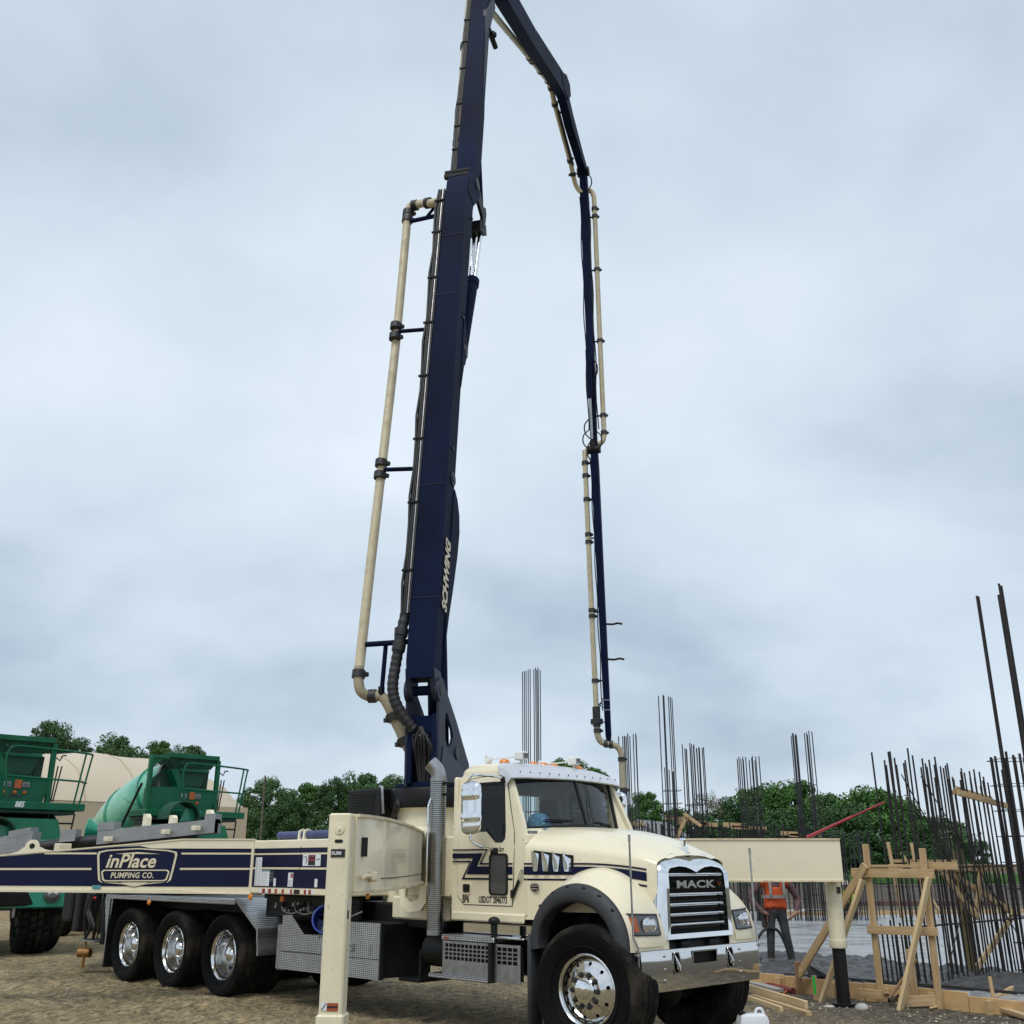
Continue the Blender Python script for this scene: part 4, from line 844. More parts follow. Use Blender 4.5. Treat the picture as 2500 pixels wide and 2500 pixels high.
m = MB(); m.cbox((-2.1, -.8, .58), (-.85, -.5, 1.1), .03); m.cyl((-2.6, -.75, .75), (-2.15, -.75, .75), .17); P(m, 'fuel_tank', 'black_steel')
for x in (-2.12, -1.5): m = MB(); m.bar((x, -1.03, .54), (x + .06, -1.0, .92), .03, .02, (0, 1, 0)); P(m, 'step_hanger', 'black_steel')
# ---- tool boxes with tread plate doors
m = MB(); m.cbox((-3.8, -1.135, .44), (-3.05, -.38, 1.015), .012); m.cbox((-5.05, -1.135, .43), (-3.8, -.38, .82), .012); tb = P(m, 'tool_box', 'black_steel')
m = MB(); m.prism([(x, -1.137, z) for x, z in ((-5.03, .425), (-3.055, .43), (-3.055, 1.018), (-3.83, 1.015), (-3.88, .85), (-4.553, .84), (-4.84, 1.048), (-5.03, 1.042))], (0, -.012, 0)); m.build('tread_plate_door', 'tread_plate', tb, 0)
m = MB(); m.prism([(-5.03, -1.15, .625), (-3.06, -1.15, .635), (-3.06, -1.15, .642), (-5.03, -1.15, .632)], (0, -.002, 0)); m.build('door_gap', 'dark_gap', tb)
m = MB(); m.lathe([(.045, 0), (.052, .006), (.04, .008), (.03, .002)], (-3.56, -1.149, .745), (0, -1, 0), 16); m.bar((-3.56, -1.16, .71), (-3.56, -1.16, .78), .012, .008, (0, 1, 0)); m.build('box_latch', 'steel', tb)
m = MB(); m.cbox((-3.235, -1.154, .67), (-3.20, -1.148, .80), .002); m.build('box_hinge', 'steel_grey', tb)
m = MB(); m.cbox((-3.052, -1.15, .43), (-3.03, -1.10, 1.02), .004); m.build('box_edge', 'black_plastic', tb)
m = MB(); m.cbox((-5.22, -1.1, .40), (-5.06, -.45, .93), .02); P(m, 'side_tank', 'steel_grey')
m = MB(); m.cbox((-2.95, -.95, .42), (-2.6, -.35, .46), .008); m.bar((-2.63, -.9, .44), (-2.63, -.9, .75), .03, .03, (1, 0, 0)); m.bar((-3.0, -.6, .46), (-2.62, -.6, .95), .03, .03, (0, 1, 0)); P(m, 'ladder_bracket', 'black_steel')
# ---- mudguards over the rear wheels
m = MB(); m.cbox((-9.95, -1.21, 1.165), (-6.1, -.60, 1.185), .004); m.cbox((-9.95, -1.215, 1.14), (-6.1, -1.205, 1.2), .003); mg = P(m, 'mudguard', 'tread_plate')
m = MB(); m.prism([(-6.12, -1.21, 1.2), (-5.53, -1.21, .85), (-5.48, -1.21, .55), (-5.45, -1.21, .55), (-5.50, -1.21, .87), (-6.1, -1.21, 1.225)], (0, .62, 0)); m.build('front_mudguard', 'tread_plate', mg)
m = MB(); m.prism([(-9.97, -1.21, 1.16), (-9.74, -1.21, 1.16), (-9.72, -1.21, 1.1), (-9.8, -1.21, .6), (-9.82, -1.21, .35), (-9.84, -1.21, .35), (-9.84, -1.21, .6), (-9.98, -1.21, 1.1)], (0, .012, 0)); m.build('rear_mudguard', 'tread_plate', mg)
m = MB(); m.cbox((-9.80, -1.22, .15), (-9.77, -.62, 1.14), .006); P(m, 'mud_flap', 'black_plastic')
for x in (-8.45, -5.68):
    m = MB(); m.lathe([(.04, 0), (.038, .015), (.028, .024), (.001, .027)], (x, -1.235 if x < -6 else -1.235, 1.115 if x < -6 else 1.245), (0, -1, 0), 14); P(m, 'side_marker_lamp', 'amber')
m = MB(); m.cbox((-5.12, -1.16, 1.20), (-5.05, -1.12, 1.27), .01); P(m, 'side_reflector', 'amber_dull')
# clutter of valves under the deck
m = MB(); rv = random.Random(4)
for k in range(16): x = -5.4 + 1.6 * rv.random(); z = 1.08 + .14 * rv.random(); m.cyl((x, -1.0, z), (x, -1.06 - .05 * rv.random(), z), .012 + .012 * rv.random(), n=8)
for k in range(5): x = -5.3 + .3 * k; m.tube(smooth_path([(x, -1.0, 1.2), (x + .1, -1.05, 1.1), (x + .3, -1.04, 1.06), (x + .5, -1.0, 1.12)], 4), .012, 6)
tag(P(m, 'hydraulic_valves', 'steel_grey'), kind='stuff')
m = MB(); m.cbox((-5.7, -.99, 1.0), (-3.7, -.9, 1.28), .02); P(m, 'valve_panel', 'black_steel')
# ---- deck side panel with stripes and decals
def deck_panel():
    m = MB(); m.cbox((-5.76, -1.22, 1.29), (-3.62, -.55, 1.945), .012); o = P(m, 'deck_side', 'cream')
    def st(z0, z1, mm='navy', x0=-5.70, x1=-3.65, y=-1.222, nm='stripe'): q = MB(); q.prism([(x0, y, z0), (x1, y, z0), (x1, y, z1), (x0, y, z1)], (0, -.0015, 0)); return q.build(nm, mm, o, 0)
    st(1.37, 1.845); st(1.765, 1.785, 'print_cream', y=-1.2236); st(1.588, 1.612, 'print_cream', y=-1.2236)
    m = MB(); m.cbox((-4.62, -1.2265, 1.375), (-4.612, -1.222, 1.86), .001); m.cbox((-5.62, -1.2255, 1.375), (-5.615, -1.222, 1.86), .001)
    for k in (0, 1): pass
    tag(m.build('panel_gap', 'dark_gap', o), kind='stuff')
    def dec(x0, x1, z0, z1, mm, y=-1.2240): q = MB(); q.prism([(x0, y, z0), (x1, y, z0), (x1, y, z1), (x0, y, z1)], (0, -.0012, 0)); return q.build('decal', mm, o, 0)
    y2 = -1.2254
    def lines(d, x0, x1, z0, z1, n, mm='vest_strip', w_=.0035):
        q = MB(); rr_ = random.Random(int(x0 * 1000))
        for k in range(n): z = z0 + (z1 - z0) * (k + .5) / n; q.cbox((x0, y2 - .0006, z - w_ / 2), (x0 + (x1 - x0) * rr_.uniform(.6, 1), y2, z + w_ / 2), .0001)
        tag(q.build('decal_print', mm, d), kind='stuff')
    d = dec(-5.64, -5.49, 1.385, 1.735, 'print_white'); lines(d, -5.63, -5.565, 1.39, 1.72, 22); lines(d, -5.555, -5.50, 1.39, 1.72, 22)
    d = dec(-5.49, -5.29, 1.385, 1.575, 'print_white'); lines(d, -5.48, -5.30, 1.395, 1.555, 7)
    q = MB(); q.cbox((-5.48, y2 - .0008, 1.56), (-5.295, y2, 1.572), .0002); q.build('decal_band', 'print_teal', d)
    d = dec(-5.275, -5.185, 1.43, 1.57, 'flare_plastic'); lines(d, -5.265, -5.195, 1.44, 1.56, 3, 'steel_grey', .01)
    d = dec(-5.185, -5.135, 1.385, 1.48, 'print_white')
    d = dec(-4.86, -4.75, 1.385, 1.55, 'print_white'); q = MB(); q.cbox((-4.80, y2 - .001, 1.49), (-4.757, y2, 1.54), .0002); q.build('decal_band', 'print_red', d); lines(d, -4.85, -4.76, 1.395, 1.46, 5)
    d = dec(-4.56, -4.18, 1.63, 1.765, 'print_white'); q = MB(); q.cbox((-4.44, y2 - .001, 1.637), (-4.29, y2, 1.758), .0002); q.build('decal_band', 'print_black', d)
    q = MB()
    for z in (1.745, 1.70): q.cbox((-4.438, y2 - .0018, z - .012), (-4.292, y2 - .001, z + .008), .0002)
    tag(q.build('decal_band', 'print_red', d), kind='stuff')
    q = MB(); q.tube([(-4.54, y2 - .002, 1.73), (-4.50, y2 - .002, 1.745), (-4.475, y2 - .002, 1.70), (-4.49, y2 - .002, 1.65)], .003, 5); q.tube([(-4.475, y2 - .002, 1.75), (-4.46, y2 - .002, 1.68)], .003, 5); q.tube([(-4.26, y2 - .002, 1.70), (-4.2, y2 - .002, 1.715)], .004, 5); tag(q.build('decal_figure', 'print_black', d), kind='stuff')
    d = dec(-4.28, -4.22, 1.385, 1.48, 'print_white')
    for x, w_, mm in ((-5.52, .07, 'print_white'), (-5.44, .065, 'print_red'), (-5.37, .06, 'print_white'), (-5.30, .065, 'print_red'), (-5.15, .05, 'print_red'), (-4.99, .05, 'print_red'), (-4.85, .05, 'print_white'), (-4.80, .04, 'print_red'), (-4.72, .13, 'print_black'), (-4.50, .05, 'print_red'), (-4.40, .05, 'print_red'), (-4.45, .045, 'print_white'), (-4.34, .05, 'print_white')):
        q = MB(); q.cbox((x, -1.2225, 1.30), (x + w_, -1.2205, 1.352), .0003); q.build('warning_label', mm, o)
    m = MB(); m.cyl((-5.5, -.98, 2.01), (-3.7, -.98, 2.01), .048, n=16); P(m, 'deck_pipe', 'pipe_blue')
    for x in (-4.97, -4.86): m = MB(); m.prism([(x, -1.05, 1.94), (x, -.9, 1.94), (x, -.92, 2.06), (x, -.98, 2.085), (x, -1.04, 2.06)], (.03, 0, 0)); P(m, 'pipe_clamp', 'cream')
deck_panel()
# ---- rear swing-out outrigger (near side) with the company name
A = Vector((*loc(-3.42, 14.28), 0)); B_ = Vector((*loc(-7.9, 13.58), 0)); bd_ = (B_ - A).normalized(); bnn = Vector((bd_.y, -bd_.x, 0))     # outward (towards the camera)
if (Vector((*loc(-5, 13), 0)) - A).dot(bnn) < 0: bnn = -bnn
def bpnt(a, z, o=0.): p = A + bd_ * a + bnn * o; return (p.x, p.y, z)
prof = [(0, 1.29), (.0, 1.955), (.80, 1.955), (.92, 1.953), (1.45, 1.90), (2.1, 1.84), (3.0, 1.76), (4.4, 1.66), (4.4, 1.35), (.9, 1.335), (.5, 1.29)]
m = MB(); m.prism([bpnt(a, z) for a, z in prof], bnn * -.34); ro = P(m, 'rear_outrigger', 'cream', None, 0)
m = MB(); m.prism([bpnt(a, z, .012) for a, z in ((0, 1.955), (.8, 1.955), (.92, 1.953), (1.45, 1.90), (2.1, 1.84), (3.0, 1.76), (4.4, 1.66), (4.4, 1.675), (3.0, 1.775), (2.1, 1.855), (1.45, 1.915), (.92, 1.968), (0, 1.97))], bnn * -.37); m.build('top_flange', 'cream_dirty', ro)
m = MB(); m.prism([bpnt(a, z, .014) for a, z in ((0, 1.278), (4.4, 1.338), (4.4, 1.352), (.9, 1.336), (.5, 1.294), (0, 1.292))], bnn * -.38); m.build('bottom_flange', 'cream_dirty', ro)
m = MB(); m.prism([bpnt(a, z, .0028) for a, z in ((.03, 1.37), (.03, 1.845), (1.30, 1.845), (1.45, 1.875), (1.75, 1.862), (2.1, 1.83), (3.0, 1.752), (4.4, 1.65), (4.4, 1.405), (.9, 1.375))], bnn * .0016); m.build('navy_panel', 'navy', ro, 0)
for z, th, x0, x1 in ((1.782, .011, .03, .92), (1.782, .011, 1.98, 2.62), (1.592, .012, .03, .92), (1.592, .012, 2.02, 4.4)):
    m = MB(); m.prism([bpnt(x0, z - th, .006), bpnt(x0, z + th, .006), bpnt(x1, z + th, .006), bpnt(x1, z - th, .006)], bnn * .0016); m.build('stripe', 'print_cream', ro, 0)
# lifting ear
ear = []
for k in range(13): t = math.pi * k / 12; ear.append(bpnt(2.78 + .085 * math.cos(t), 1.865 + .085 * math.sin(t), .016))
ear = [bpnt(2.50, 1.81, .016), bpnt(2.62, 1.83, .016)] + [bpnt(2.78 - .085 * math.cos(math.pi * k / 12), 1.865 + .085 * math.sin(math.pi * k / 12), .016) for k in range(13)] + [bpnt(2.95, 1.80, .016), bpnt(3.08, 1.762, .016)]
m = MB(); m.prism(ear, bnn * -.03); eo = m.build('lifting_ear', 'cream', ro)
m = MB(); c0 = Vector(bpnt(2.78, 1.87, .018)); m.cyl(c0, c0 - bnn * .034, .034, n=20); m.build('ear_hole', 'dark_gap', eo)
# company logo: shield outline and lettering
TX = Matrix((-bd_, Vector((0, 0, 1)), bnn)).transposed().to_4x4()
sh = [(-.49, .235), (-.39, .262), (0, .29), (.39, .262), (.49, .235), (.50, .19), (.475, -.01), (.45, -.17), (.41, -.20), (.15, -.225), (0, -.262), (-.15, -.225), (-.41, -.20), (-.45, -.17), (-.475, -.01), (-.50, .19)]
LC = 1.47; LZ = 1.60
def lg(pts, o): return [Vector(bpnt(LC - x, LZ + z * .86, o)) for x, z in pts]
m = MB(); m.prism(lg([(x * 1.03, z * 1.03) for x, z in sh], .005), bnn * .0014); lgo = m.build('logo', 'navy', ro, 0)
m = MB(); m.plate(lg(sh, .0075), lg([(x * .945, z * .94) for x, z in sh], .0075), bnn * .0015); m.build('logo_outline', 'print_cream', lgo, 0)
rib = [(-.40, -.02), (.40, -.02), (.425, -.05), (.40, -.165), (.37, -.185), (-.37, -.185), (-.40, -.165), (-.425, -.05)]
m = MB(); m.prism(lg([(x * 1.05, -.10 + (z + .10) * 1.2) for x, z in rib], .0082), bnn * .0012); m.build('logo_ribbon', 'navy', lgo, 0)
m = MB(); m.plate(lg(rib, .0105), lg([(x * .955, -.10 + (z + .10) * .80) for x, z in rib], .0105), bnn * .0015); m.build('logo_ribbon_outline', 'print_cream', lgo, 0)
m = MB(); m.prism(lg([(-.17, -.20), (.17, -.20), (.10, -.235), (0, -.262), (-.10, -.235)], .0105), bnn * .0012); m.build('logo_point', 'print_cream', lgo, 0)
m = MB(); m.prism(lg([(-.28, .205), (0, .232), (.28, .205)], .0105), bnn * .0012); m.build('logo_roof', 'print_cream', lgo, 0)
text('logo_lettering', 'inPlace', .235, TX, 'print_cream', lgo, bpnt(LC + .385, LZ + .012, .0105), bold=.005, shear=.25, sx=.94, space=1.0)
text('logo_lettering', 'PUMPING CO.', .094, TX, 'print_cream', lgo, bpnt(LC + .305, LZ - .117, .0105), bold=.002, shear=.12, sx=.86, space=1.06)
# hinge knuckles at the truck end
for z in (1.32, 1.90): m = MB(); p = Vector(bpnt(-.05, z, -.1)); m.cyl(p - Vector((0, 0, .05)), p + Vector((0, 0, .05)), .09, n=20); m.build('hinge_knuckle', 'cream_dirty', ro)
m = MB(); m.cbox((-5.84, -1.24, 1.28), (-5.75, -1.0, 1.40), .02); m.build('hinge_block', 'cream', ro)
m = MB(); m.prism([bpnt(1.98, 1.295 + .052, .016), bpnt(1.98, 1.345 + .052, .016), bpnt(1.88, 1.345 + .052, .016), bpnt(1.88, 1.295 + .052, .016)], bnn * .001); m.build('decal', 'print_teal', ro, 0)
# leg of that outrigger, beyond the left edge of the picture
m = MB(); p = Vector(bpnt(4.3, 0, -.17)); m.cyl((p.x, p.y, .6), (p.x, p.y, 1.5), .12, n=24); m.cyl((p.x, p.y, .04), (p.x, p.y, .62), .085, n=24); m.cyl((p.x, p.y, .0), (p.x, p.y, .05), .25, n=24); m.build('outrigger_leg', 'cream_dirty', ro)
# ---- front outriggers
def arm(path, z0, z1, th, name):
    Pp = smooth_path([(*q, 0) for q in path], 6); n = len(Pp); L_, R_ = [], []
    for i, p in enumerate(Pp):
        t = (Pp[min(i + 1, n - 1)] - Pp[max(i - 1, 0)]).normalized(); q = Vector((t.y, -t.x, 0)); L_.append(p); R_.append(p - q * th)
    def ring(a, b, za, zb): return [(a.x, a.y, za), (a.x, a.y, zb), (b.x, b.y, zb), (b.x, b.y, za)]
    m = MB(); m.loft([ring(a, b, z0, z1) for a, b in zip(L_, R_)], True, True); o = P(m, name, 'cream', None, 40)
    for z, e_ in ((z1, .02), (z0, -.02)):
        m = MB(); m.loft([ring(a + (a - b).normalized() * .022, b + (b - a).normalized() * .015, z, z + e_) for a, b in zip(L_, R_)], True, True); m.build('flange', 'cream_rust', o, 40)
    m = MB(); N0 = n // 5; m.tube([a + (a - b).normalized() * .004 + Vector((0, 0, z0 + .075)) for a, b in list(zip(L_, R_))[N0:]], .004, 5); m.build('weld_seam', 'clamp', o)
    return o
def leg(cx, cy, ztop, rot, zc, black_to=0.0, w_=.155, round_=False, pb=None):
    o = MB(); M = Matrix.Translation((cx, cy, 0)) @ Matrix.Rotation(rot, 4, 'Z')
    if not round_:
        o.cbox((-w_ / 2, -w_ / 2, zc + .04), (w_ / 2, w_ / 2, ztop), .012, M)
    else:
        o.cyl(M @ Vector((0, 0, zc + .04)), M @ Vector((0, 0, ztop)), w_ / 2, n=32)
    lo_ = P(o, 'outrigger_leg', 'cream_dirty')
    k = MB()
    if round_: k.lathe([(w_ / 2 - .01, zc + .10), (w_ / 2 + .008, zc + .095), (w_ / 2 + .01, zc + .03), (w_ / 2 + .002, zc), (.05, zc - .01)], M @ Vector((0, 0, 0)), (0, 0, 1), 32)
    else: k.cbox((-w_ / 2 - .014, -w_ / 2 - .014, zc - .03), (w_ / 2 + .014, w_ / 2 + .014, zc + .06), .012, M)
    k.build('leg_collar', 'cream_dirty', lo_)
    k = MB(); k.cyl(M @ Vector((0, 0, .03)), M @ Vector((0, 0, zc)), w_ / 2 - .018, n=28); k.build('leg_piston', 'black_steel', lo_)
    k = MB(); k.cyl(M @ Vector((0, 0, -.02)), M @ Vector((0, 0, .03)), w_ * .7, n=24); k.build('foot_pad', 'black_steel', lo_)
    return lo_, M
na = arm([loc(-1.09, 7.52), loc(-1.03, 7.72), loc(-.965, 8.15), loc(-.94, 8.7), loc(-.93, 9.4), loc(-.935, 10.1), loc(-.955, 11.0), loc(-.985, 11.8), loc(-1.08, 12.6), loc(-1.3, 13.3)], 1.475, 1.965, .19, 'front_outrigger')
lcx, lcy = loc(-1.185, 7.47)
nl, NM = leg(lcx, lcy, 1.985, R(41), .66)
nl['label'] = 'near front outrigger leg with a black load sign'
# boss, slot and signs on the leg face towards the camera (local -y of the rotated box)
fy = -.0775 - .002
def onleg(x, z, o=0.): return NM @ Vector((x, fy - o, z))
m = MB(); m.lathe([(.034, 0), (.034, .006), (.001, .006)], onleg(.0, 1.88), NM.to_3x3() @ Vector((0, -1, 0)), 20); m.lathe([(.014, .005), (.012, .016), (.001, .018)], onleg(.0, 1.88), NM.to_3x3() @ Vector((0, -1, 0)), 12); m.build('leg_boss', 'cream_dirty', nl)
m = MB(); m.prism([onleg(x, 1.80 + z) for x, z in [(.018 + .011 * math.cos(R(a)), .011 * math.sin(R(a))) for a in range(-90, 91, 30)] + [(-.018 + .011 * math.cos(R(a)), .011 * math.sin(R(a))) for a in range(90, 271, 30)]], NM.to_3x3() @ Vector((0, -.002, 0))); m.build('leg_slot', 'dark_gap', nl)
m = MB(); m.prism([onleg(x, z, .001) for x, z in ((-.05, 1.695), (.048, 1.695), (.048, 1.748), (-.05, 1.748))], NM.to_3x3() @ Vector((0, -.002, 0))); m.build('load_sign', 'print_black', nl)
LT = NM.to_3x3().to_4x4() @ SIDE
text('load_lettering', '55,000', .03, LT, 'print_white', nl, onleg(-.046, 1.712, .0035), bold=.0008, sx=.85)
m = MB(); m.prism([onleg(x, z, .001) for x, z in ((-.062, .745), (-.022, .745), (-.022, .792), (-.062, .792))], NM.to_3x3() @ Vector((0, -.002, 0))); m.build('crush_label', 'print_white', nl)
m = MB(); m.prism([onleg(x, z, .001) for x, z in ((-.021, .742), (.052, .742), (.052, .79), (-.021, .79))], NM.to_3x3() @ Vector((0, -.002, 0))); m.build('crush_label', 'print_orange', nl)
m = MB(); m.tube([onleg(-.058, .752, .004), onleg(-.045, .762, .004), onleg(-.028, .787, .004)], .003, 5); m.build('label_print', 'print_black', nl)
m = MB(); m.prism([onleg(x, z, .003) for x, z in ((-.019, .772), (.05, .772), (.05, .76), (-.019, .76))], NM.to_3x3() @ Vector((0, -.001, 0))); m.build('label_print', 'print_black', nl)
m = MB(); sx_ = .0775 + .002
for z0, z1, mm in ((1.36, 1.42, 'print_white'), (1.30, 1.355, 'print_black')):
    m = MB(); m.prism([NM @ Vector((sx_, y, z)) for y, z in ((-.05, z0), (-.015, z0), (-.015, z1), (-.05, z1))], NM.to_3x3() @ Vector((.002, 0, 0))); m.build('arrow_label', mm, nl)
# opening and lock pin on the arm near the leg
ax, ay = loc(-1.062, 7.60); m = MB(); m.prism([(ax, ay, 1.70), (ax - .012, ay + .055, 1.70), (ax - .012, ay + .055, 1.83), (ax, ay, 1.83)], (.012, .0, 0)); m.build('arm_opening', 'dark_gap', na)
q0 = Vector((*loc(-1.0, 7.78), 1.57)); m = MB(); m.cyl(q0, q0 + Vector((*loc(-1.04, 7.5), 1.57)).lerp(q0, .2) - q0, .016); m.cyl(q0, q0 + Vector((.05, -.03, 0)), .026, n=14); m.cbox((q0.x - .03, q0.y - .03, 1.53), (q0.x + .03, q0.y + .03, 1.60), .01); m.build('lock_pin', 'cream_dirty', na)
# cream dome and hanging brackets between arm and pedestal
m = MB(); m.sphere((-2.62, -.95, 1.95), .17, 16, 10, (1, 1, .75)); P(m, 'slew_motor_cover', 'cream')
m = MB(); m.prism([(-2.95, -1.0, 1.46), (-2.80, -1.0, 1.46), (-2.82, -1.0, 1.3), (-2.72, -1.0, 1.25), (-2.58, -1.0, 1.28), (-2.55, -1.0, 1.42), (-2.45, -1.0, 1.42), (-2.45, -1.0, 1.25), (-2.55, -1.0, 1.16), (-2.75, -1.0, 1.14), (-2.9, -1.0, 1.22)], (0, .04, 0)); P(m, 'hose_hook', 'cream')
m = MB(); m.cbox((-3.3, -.8, 1.05), (-2.3, .8, 1.3), .02); m.cbox((-2.8, -.9, 1.3), (-2.15, .9, 1.95), .02); P(m, 'pedestal_frame', 'cream_dirty')
m = MB(); m.lathe([(.02, 0), (.019, .008), (.014, .012), (.001, .014)], (*loc(-1.02, 7.75)[:2], 1.435), (0, -1, 0), 14); P(m, 'arm_lamp', 'amber')
fa = arm([loc(.75, 13.75), loc(1.5, 13.80), loc(2.3, 13.82), loc(3.2, 13.82), loc(4.0, 13.80), loc(4.13, 13.80)], 1.46, 1.94, -.2, 'front_outrigger')
lx, ly = loc(4.09, 13.9)
fl2, FM = leg(lx, ly, 1.60, 0, .66, w_=.2, round_=True); fl2['label'] = 'far front outrigger leg with a black foot beside the form boards'
m = MB(); M_ = Matrix.Translation((lx, ly, 0)) @ Matrix.Rotation(R(45), 4, 'Z'); m.cbox((-.10, -.11, 1.455), (.075, .11, 1.95), .01, M_); m.build('leg_head', 'cream', fl2)
m = MB(); m.cbox((-.075, -.1135, 1.72), (-.035, -.108, 1.83), .003, Matrix.Translation((lx, ly, 0)) @ Matrix.Rotation(R(45), 4, 'Z') @ Matrix.Translation((-.17, 0, 0))); m.build('arm_opening', 'dark_gap', fa)
m = MB(); m.cbox((-.025, -.118, 1.775), (-.008, -.109, 1.80), .003, M_); m.cbox((.02, -.118, 1.30), (.06, -.1, 1.38), .002, M_); tag(m.build('leg_hole', 'print_black', fl2), kind='stuff')
m = MB(); m.cbox((-.42, -.125, 1.50), (-.22, -.11, 1.53), .004, M_); m.cbox((-.24, -.13, 1.46), (-.2, -.11, 1.56), .004, M_); m.build('lock_pin', 'cream_dirty', fa)
# ---- pedestal, slewing ring, cooler
m = MB(); m.lathe([(.62, 1.2), (.60, 1.35), (.50, 1.6), (.47, 1.75), (.47, 2.3), (.53, 2.31)], (-3.5, 0, 0), (0, 0, 1), 40); P(m, 'pedestal', 'cream')
m = MB(); m.lathe([(.3, 2.305), (.56, 2.31), (.57, 2.33), (.57, 2.52), (.555, 2.55), (.3, 2.555)], (-3.5, 0, 0), (0, 0, 1), 48); sr = P(m, 'slewing_ring', 'black_steel')
m = MB(); th = R(228); c0 = Vector((-3.5 + .573 * math.cos(th), .573 * math.sin(th), 2.42)); t_ = Vector((-math.sin(th), math.cos(th), 0)); m.prism([c0 - t_ * .06 - Vector((0, 0, .035)), c0 + t_ * .06 - Vector((0, 0, .035)), c0 + t_ * .06 + Vector((0, 0, .035)), c0 - t_ * .06 + Vector((0, 0, .035))], Vector((math.cos(th), math.sin(th), 0)) * .002); m.build('ring_label', 'print_white', sr)
m = MB(); m.cbox((-4.52, -.62, 2.14), (-3.82, -.28, 2.56), .015); co = P(m, 'oil_cooler', 'black_steel')
m = MB()
for k in range(11): m.cbox((-4.44, -.632, 2.18 + .031 * k), (-3.95, -.618, 2.192 + .031 * k), .003)
tag(m.build('cooler_fins', 'black_plastic', co), kind='stuff')
m = MB(); m.tube(smooth_path([(-3.87, -.6, 2.58), (-3.80, -.62, 2.56), (-3.78, -.62, 2.45), (-3.78, -.6, 2.25)], 5), .02, 8); m.build('cooler_hose', 'steel', co)
for k in range(3): m = MB(); m.tube(smooth_path([(-3.8, -.5, 2.2), (-3.7, -.55, 2.15 - .02 * k), (-3.6 + .05 * k, -.58, 2.3), (-3.55, -.56, 2.42)], 5), .012, 6); P(m, 'hydraulic_hose', 'hose')
# ---- rear of the truck: hopper, pump cylinders, steps and guards
m = MB(); m.cbox((-10.6, -.9, .55), (-10.0, .9, 1.3), .03); m.cyl((-11.4, .35, .95), (-10.3, .35, .95), .2, n=20); m.cyl((-11.4, -.35, .95), (-10.3, -.35, .95), .2, n=20); P(m, 'pump_unit', 'black_steel')
m = MB(); m.loft([[(-11.9 - a, b, z) for a, b in ((-w_, -w_ * 1.2), (w_, -w_ * 1.2), (w_, w_ * 1.2), (-w_, w_ * 1.2))] for z, w_ in ((.5, .25), (.8, .42), (1.25, .62))], True, True); P(m, 'hopper', 'black_steel')
m = MB(); m.cbox((-10.95, -1.15, .47), (-10.35, -.75, .5), .006); P(m, 'rear_step', 'tread_plate')
m = MB(); rv = random.Random(8)
for k in range(9):
    y = -.95 - .2 * rv.random(); x = -10.9 + .7 * rv.random(); m.tube(smooth_path([(x, y, 1.2), (x + rv.uniform(-.1, .1), y - .03, .95), (x + rv.uniform(-.15, .15), y, .7), (x + rv.uniform(-.2, .2), y + .05, .52)], 4), rv.uniform(.012, .03), 8)
tag(P(m, 'hose_cluster', 'hose'), kind='stuff')
m = MB(); m.cyl((-10.2, -1.06, .45), (-10.2, -1.06, 1.15), .06); P(m, 'rear_cylinder', 'black_steel')
m = MB(); m.cbox((-11.3, -1.14, .6), (-11.1, -.8, 1.24), .03); m.cbox((-11.8, -1.12, .75), (-11.45, -.7, 1.22), .03); P(m, 'rear_flap', 'black_plastic')
m = MB(); m.sphere((-10.55, -1.13, 1.13), .025, 10, 6); P(m, 'tail_lamp', 'red_lens')
m = MB(); m.lathe([(.05, -.11), (.072, -.10), (.072, .10), (.05, .11)], (-10.75, -1.1, .3), (.8, .6, 0), 20); m.cyl((-10.72, -1.12, .08), (-10.72, -1.12, .26), .025); m.cyl((-10.75, -1.1, .38), (-10.75, -1.1, .5), .02); P(m, 'drain_valve', 'brass')
def gd(X0, z0, X1, z1, hgt, dp, Y=16.2, name='hopper_guard', mm='tread_plate_b'):
    m = MB(); a = Vector((*loc(X0, Y), z0)); b = Vector((*loc(X1, Y), z1)); bk_ = Vector((*loc(X0, Y + dp), z0)) - a
    m.prism([a, b, b + Vector((0, 0, hgt)), a + Vector((0, 0, hgt))], bk_); return P(m, name, mm, None, 0)
gd(-4.50, 2.10, -6.26, 1.93, .20, .35); gd(-4.50, 2.10, -4.66, 2.09, .28, .36, 16.195); gd(-6.02, 2.15, -6.27, 2.13, .11, .3, 16.19); gd(-7.24, 1.82, -8.4, 1.62, .30, .3); gd(-7.28, 2.08, -7.6, 2.02, .10, .28, 16.195); gd(-6.55, 1.98, -6.78, 1.96, .17, .22, 16.1)
m = MB(); pth = [(*loc(-4.8, 16.4), 2.12), (*loc(-5.9, 16.35), 2.02), (*loc(-6.6, 16.3), 1.96), (*loc(-7.5, 16.3), 1.86), (*loc(-8.5, 16.3), 1.7)]; m.tube(pth, .085, 16); P(m, 'rubber_end_hose', 'hose')
m = MB(); a = Vector((*loc(-6.70, 16.05), 0)); m.cbox((a.x - .06, a.y - .1, 1.78), (a.x + .1, a.y + .1, 1.94), .01); P(m, 'guard_bracket', 'cream')
for X in (-6.05, -5.2, -4.75): a = Vector((*loc(X, 16.1), 0)); m = MB(); m.cbox((a.x - .06, a.y - .05, 1.97 + (X + 6.05) * .12), (a.x + .06, a.y + .05, 2.04 + (X + 6.05) * .12), .008); P(m, 'guard_bracket', 'cream')
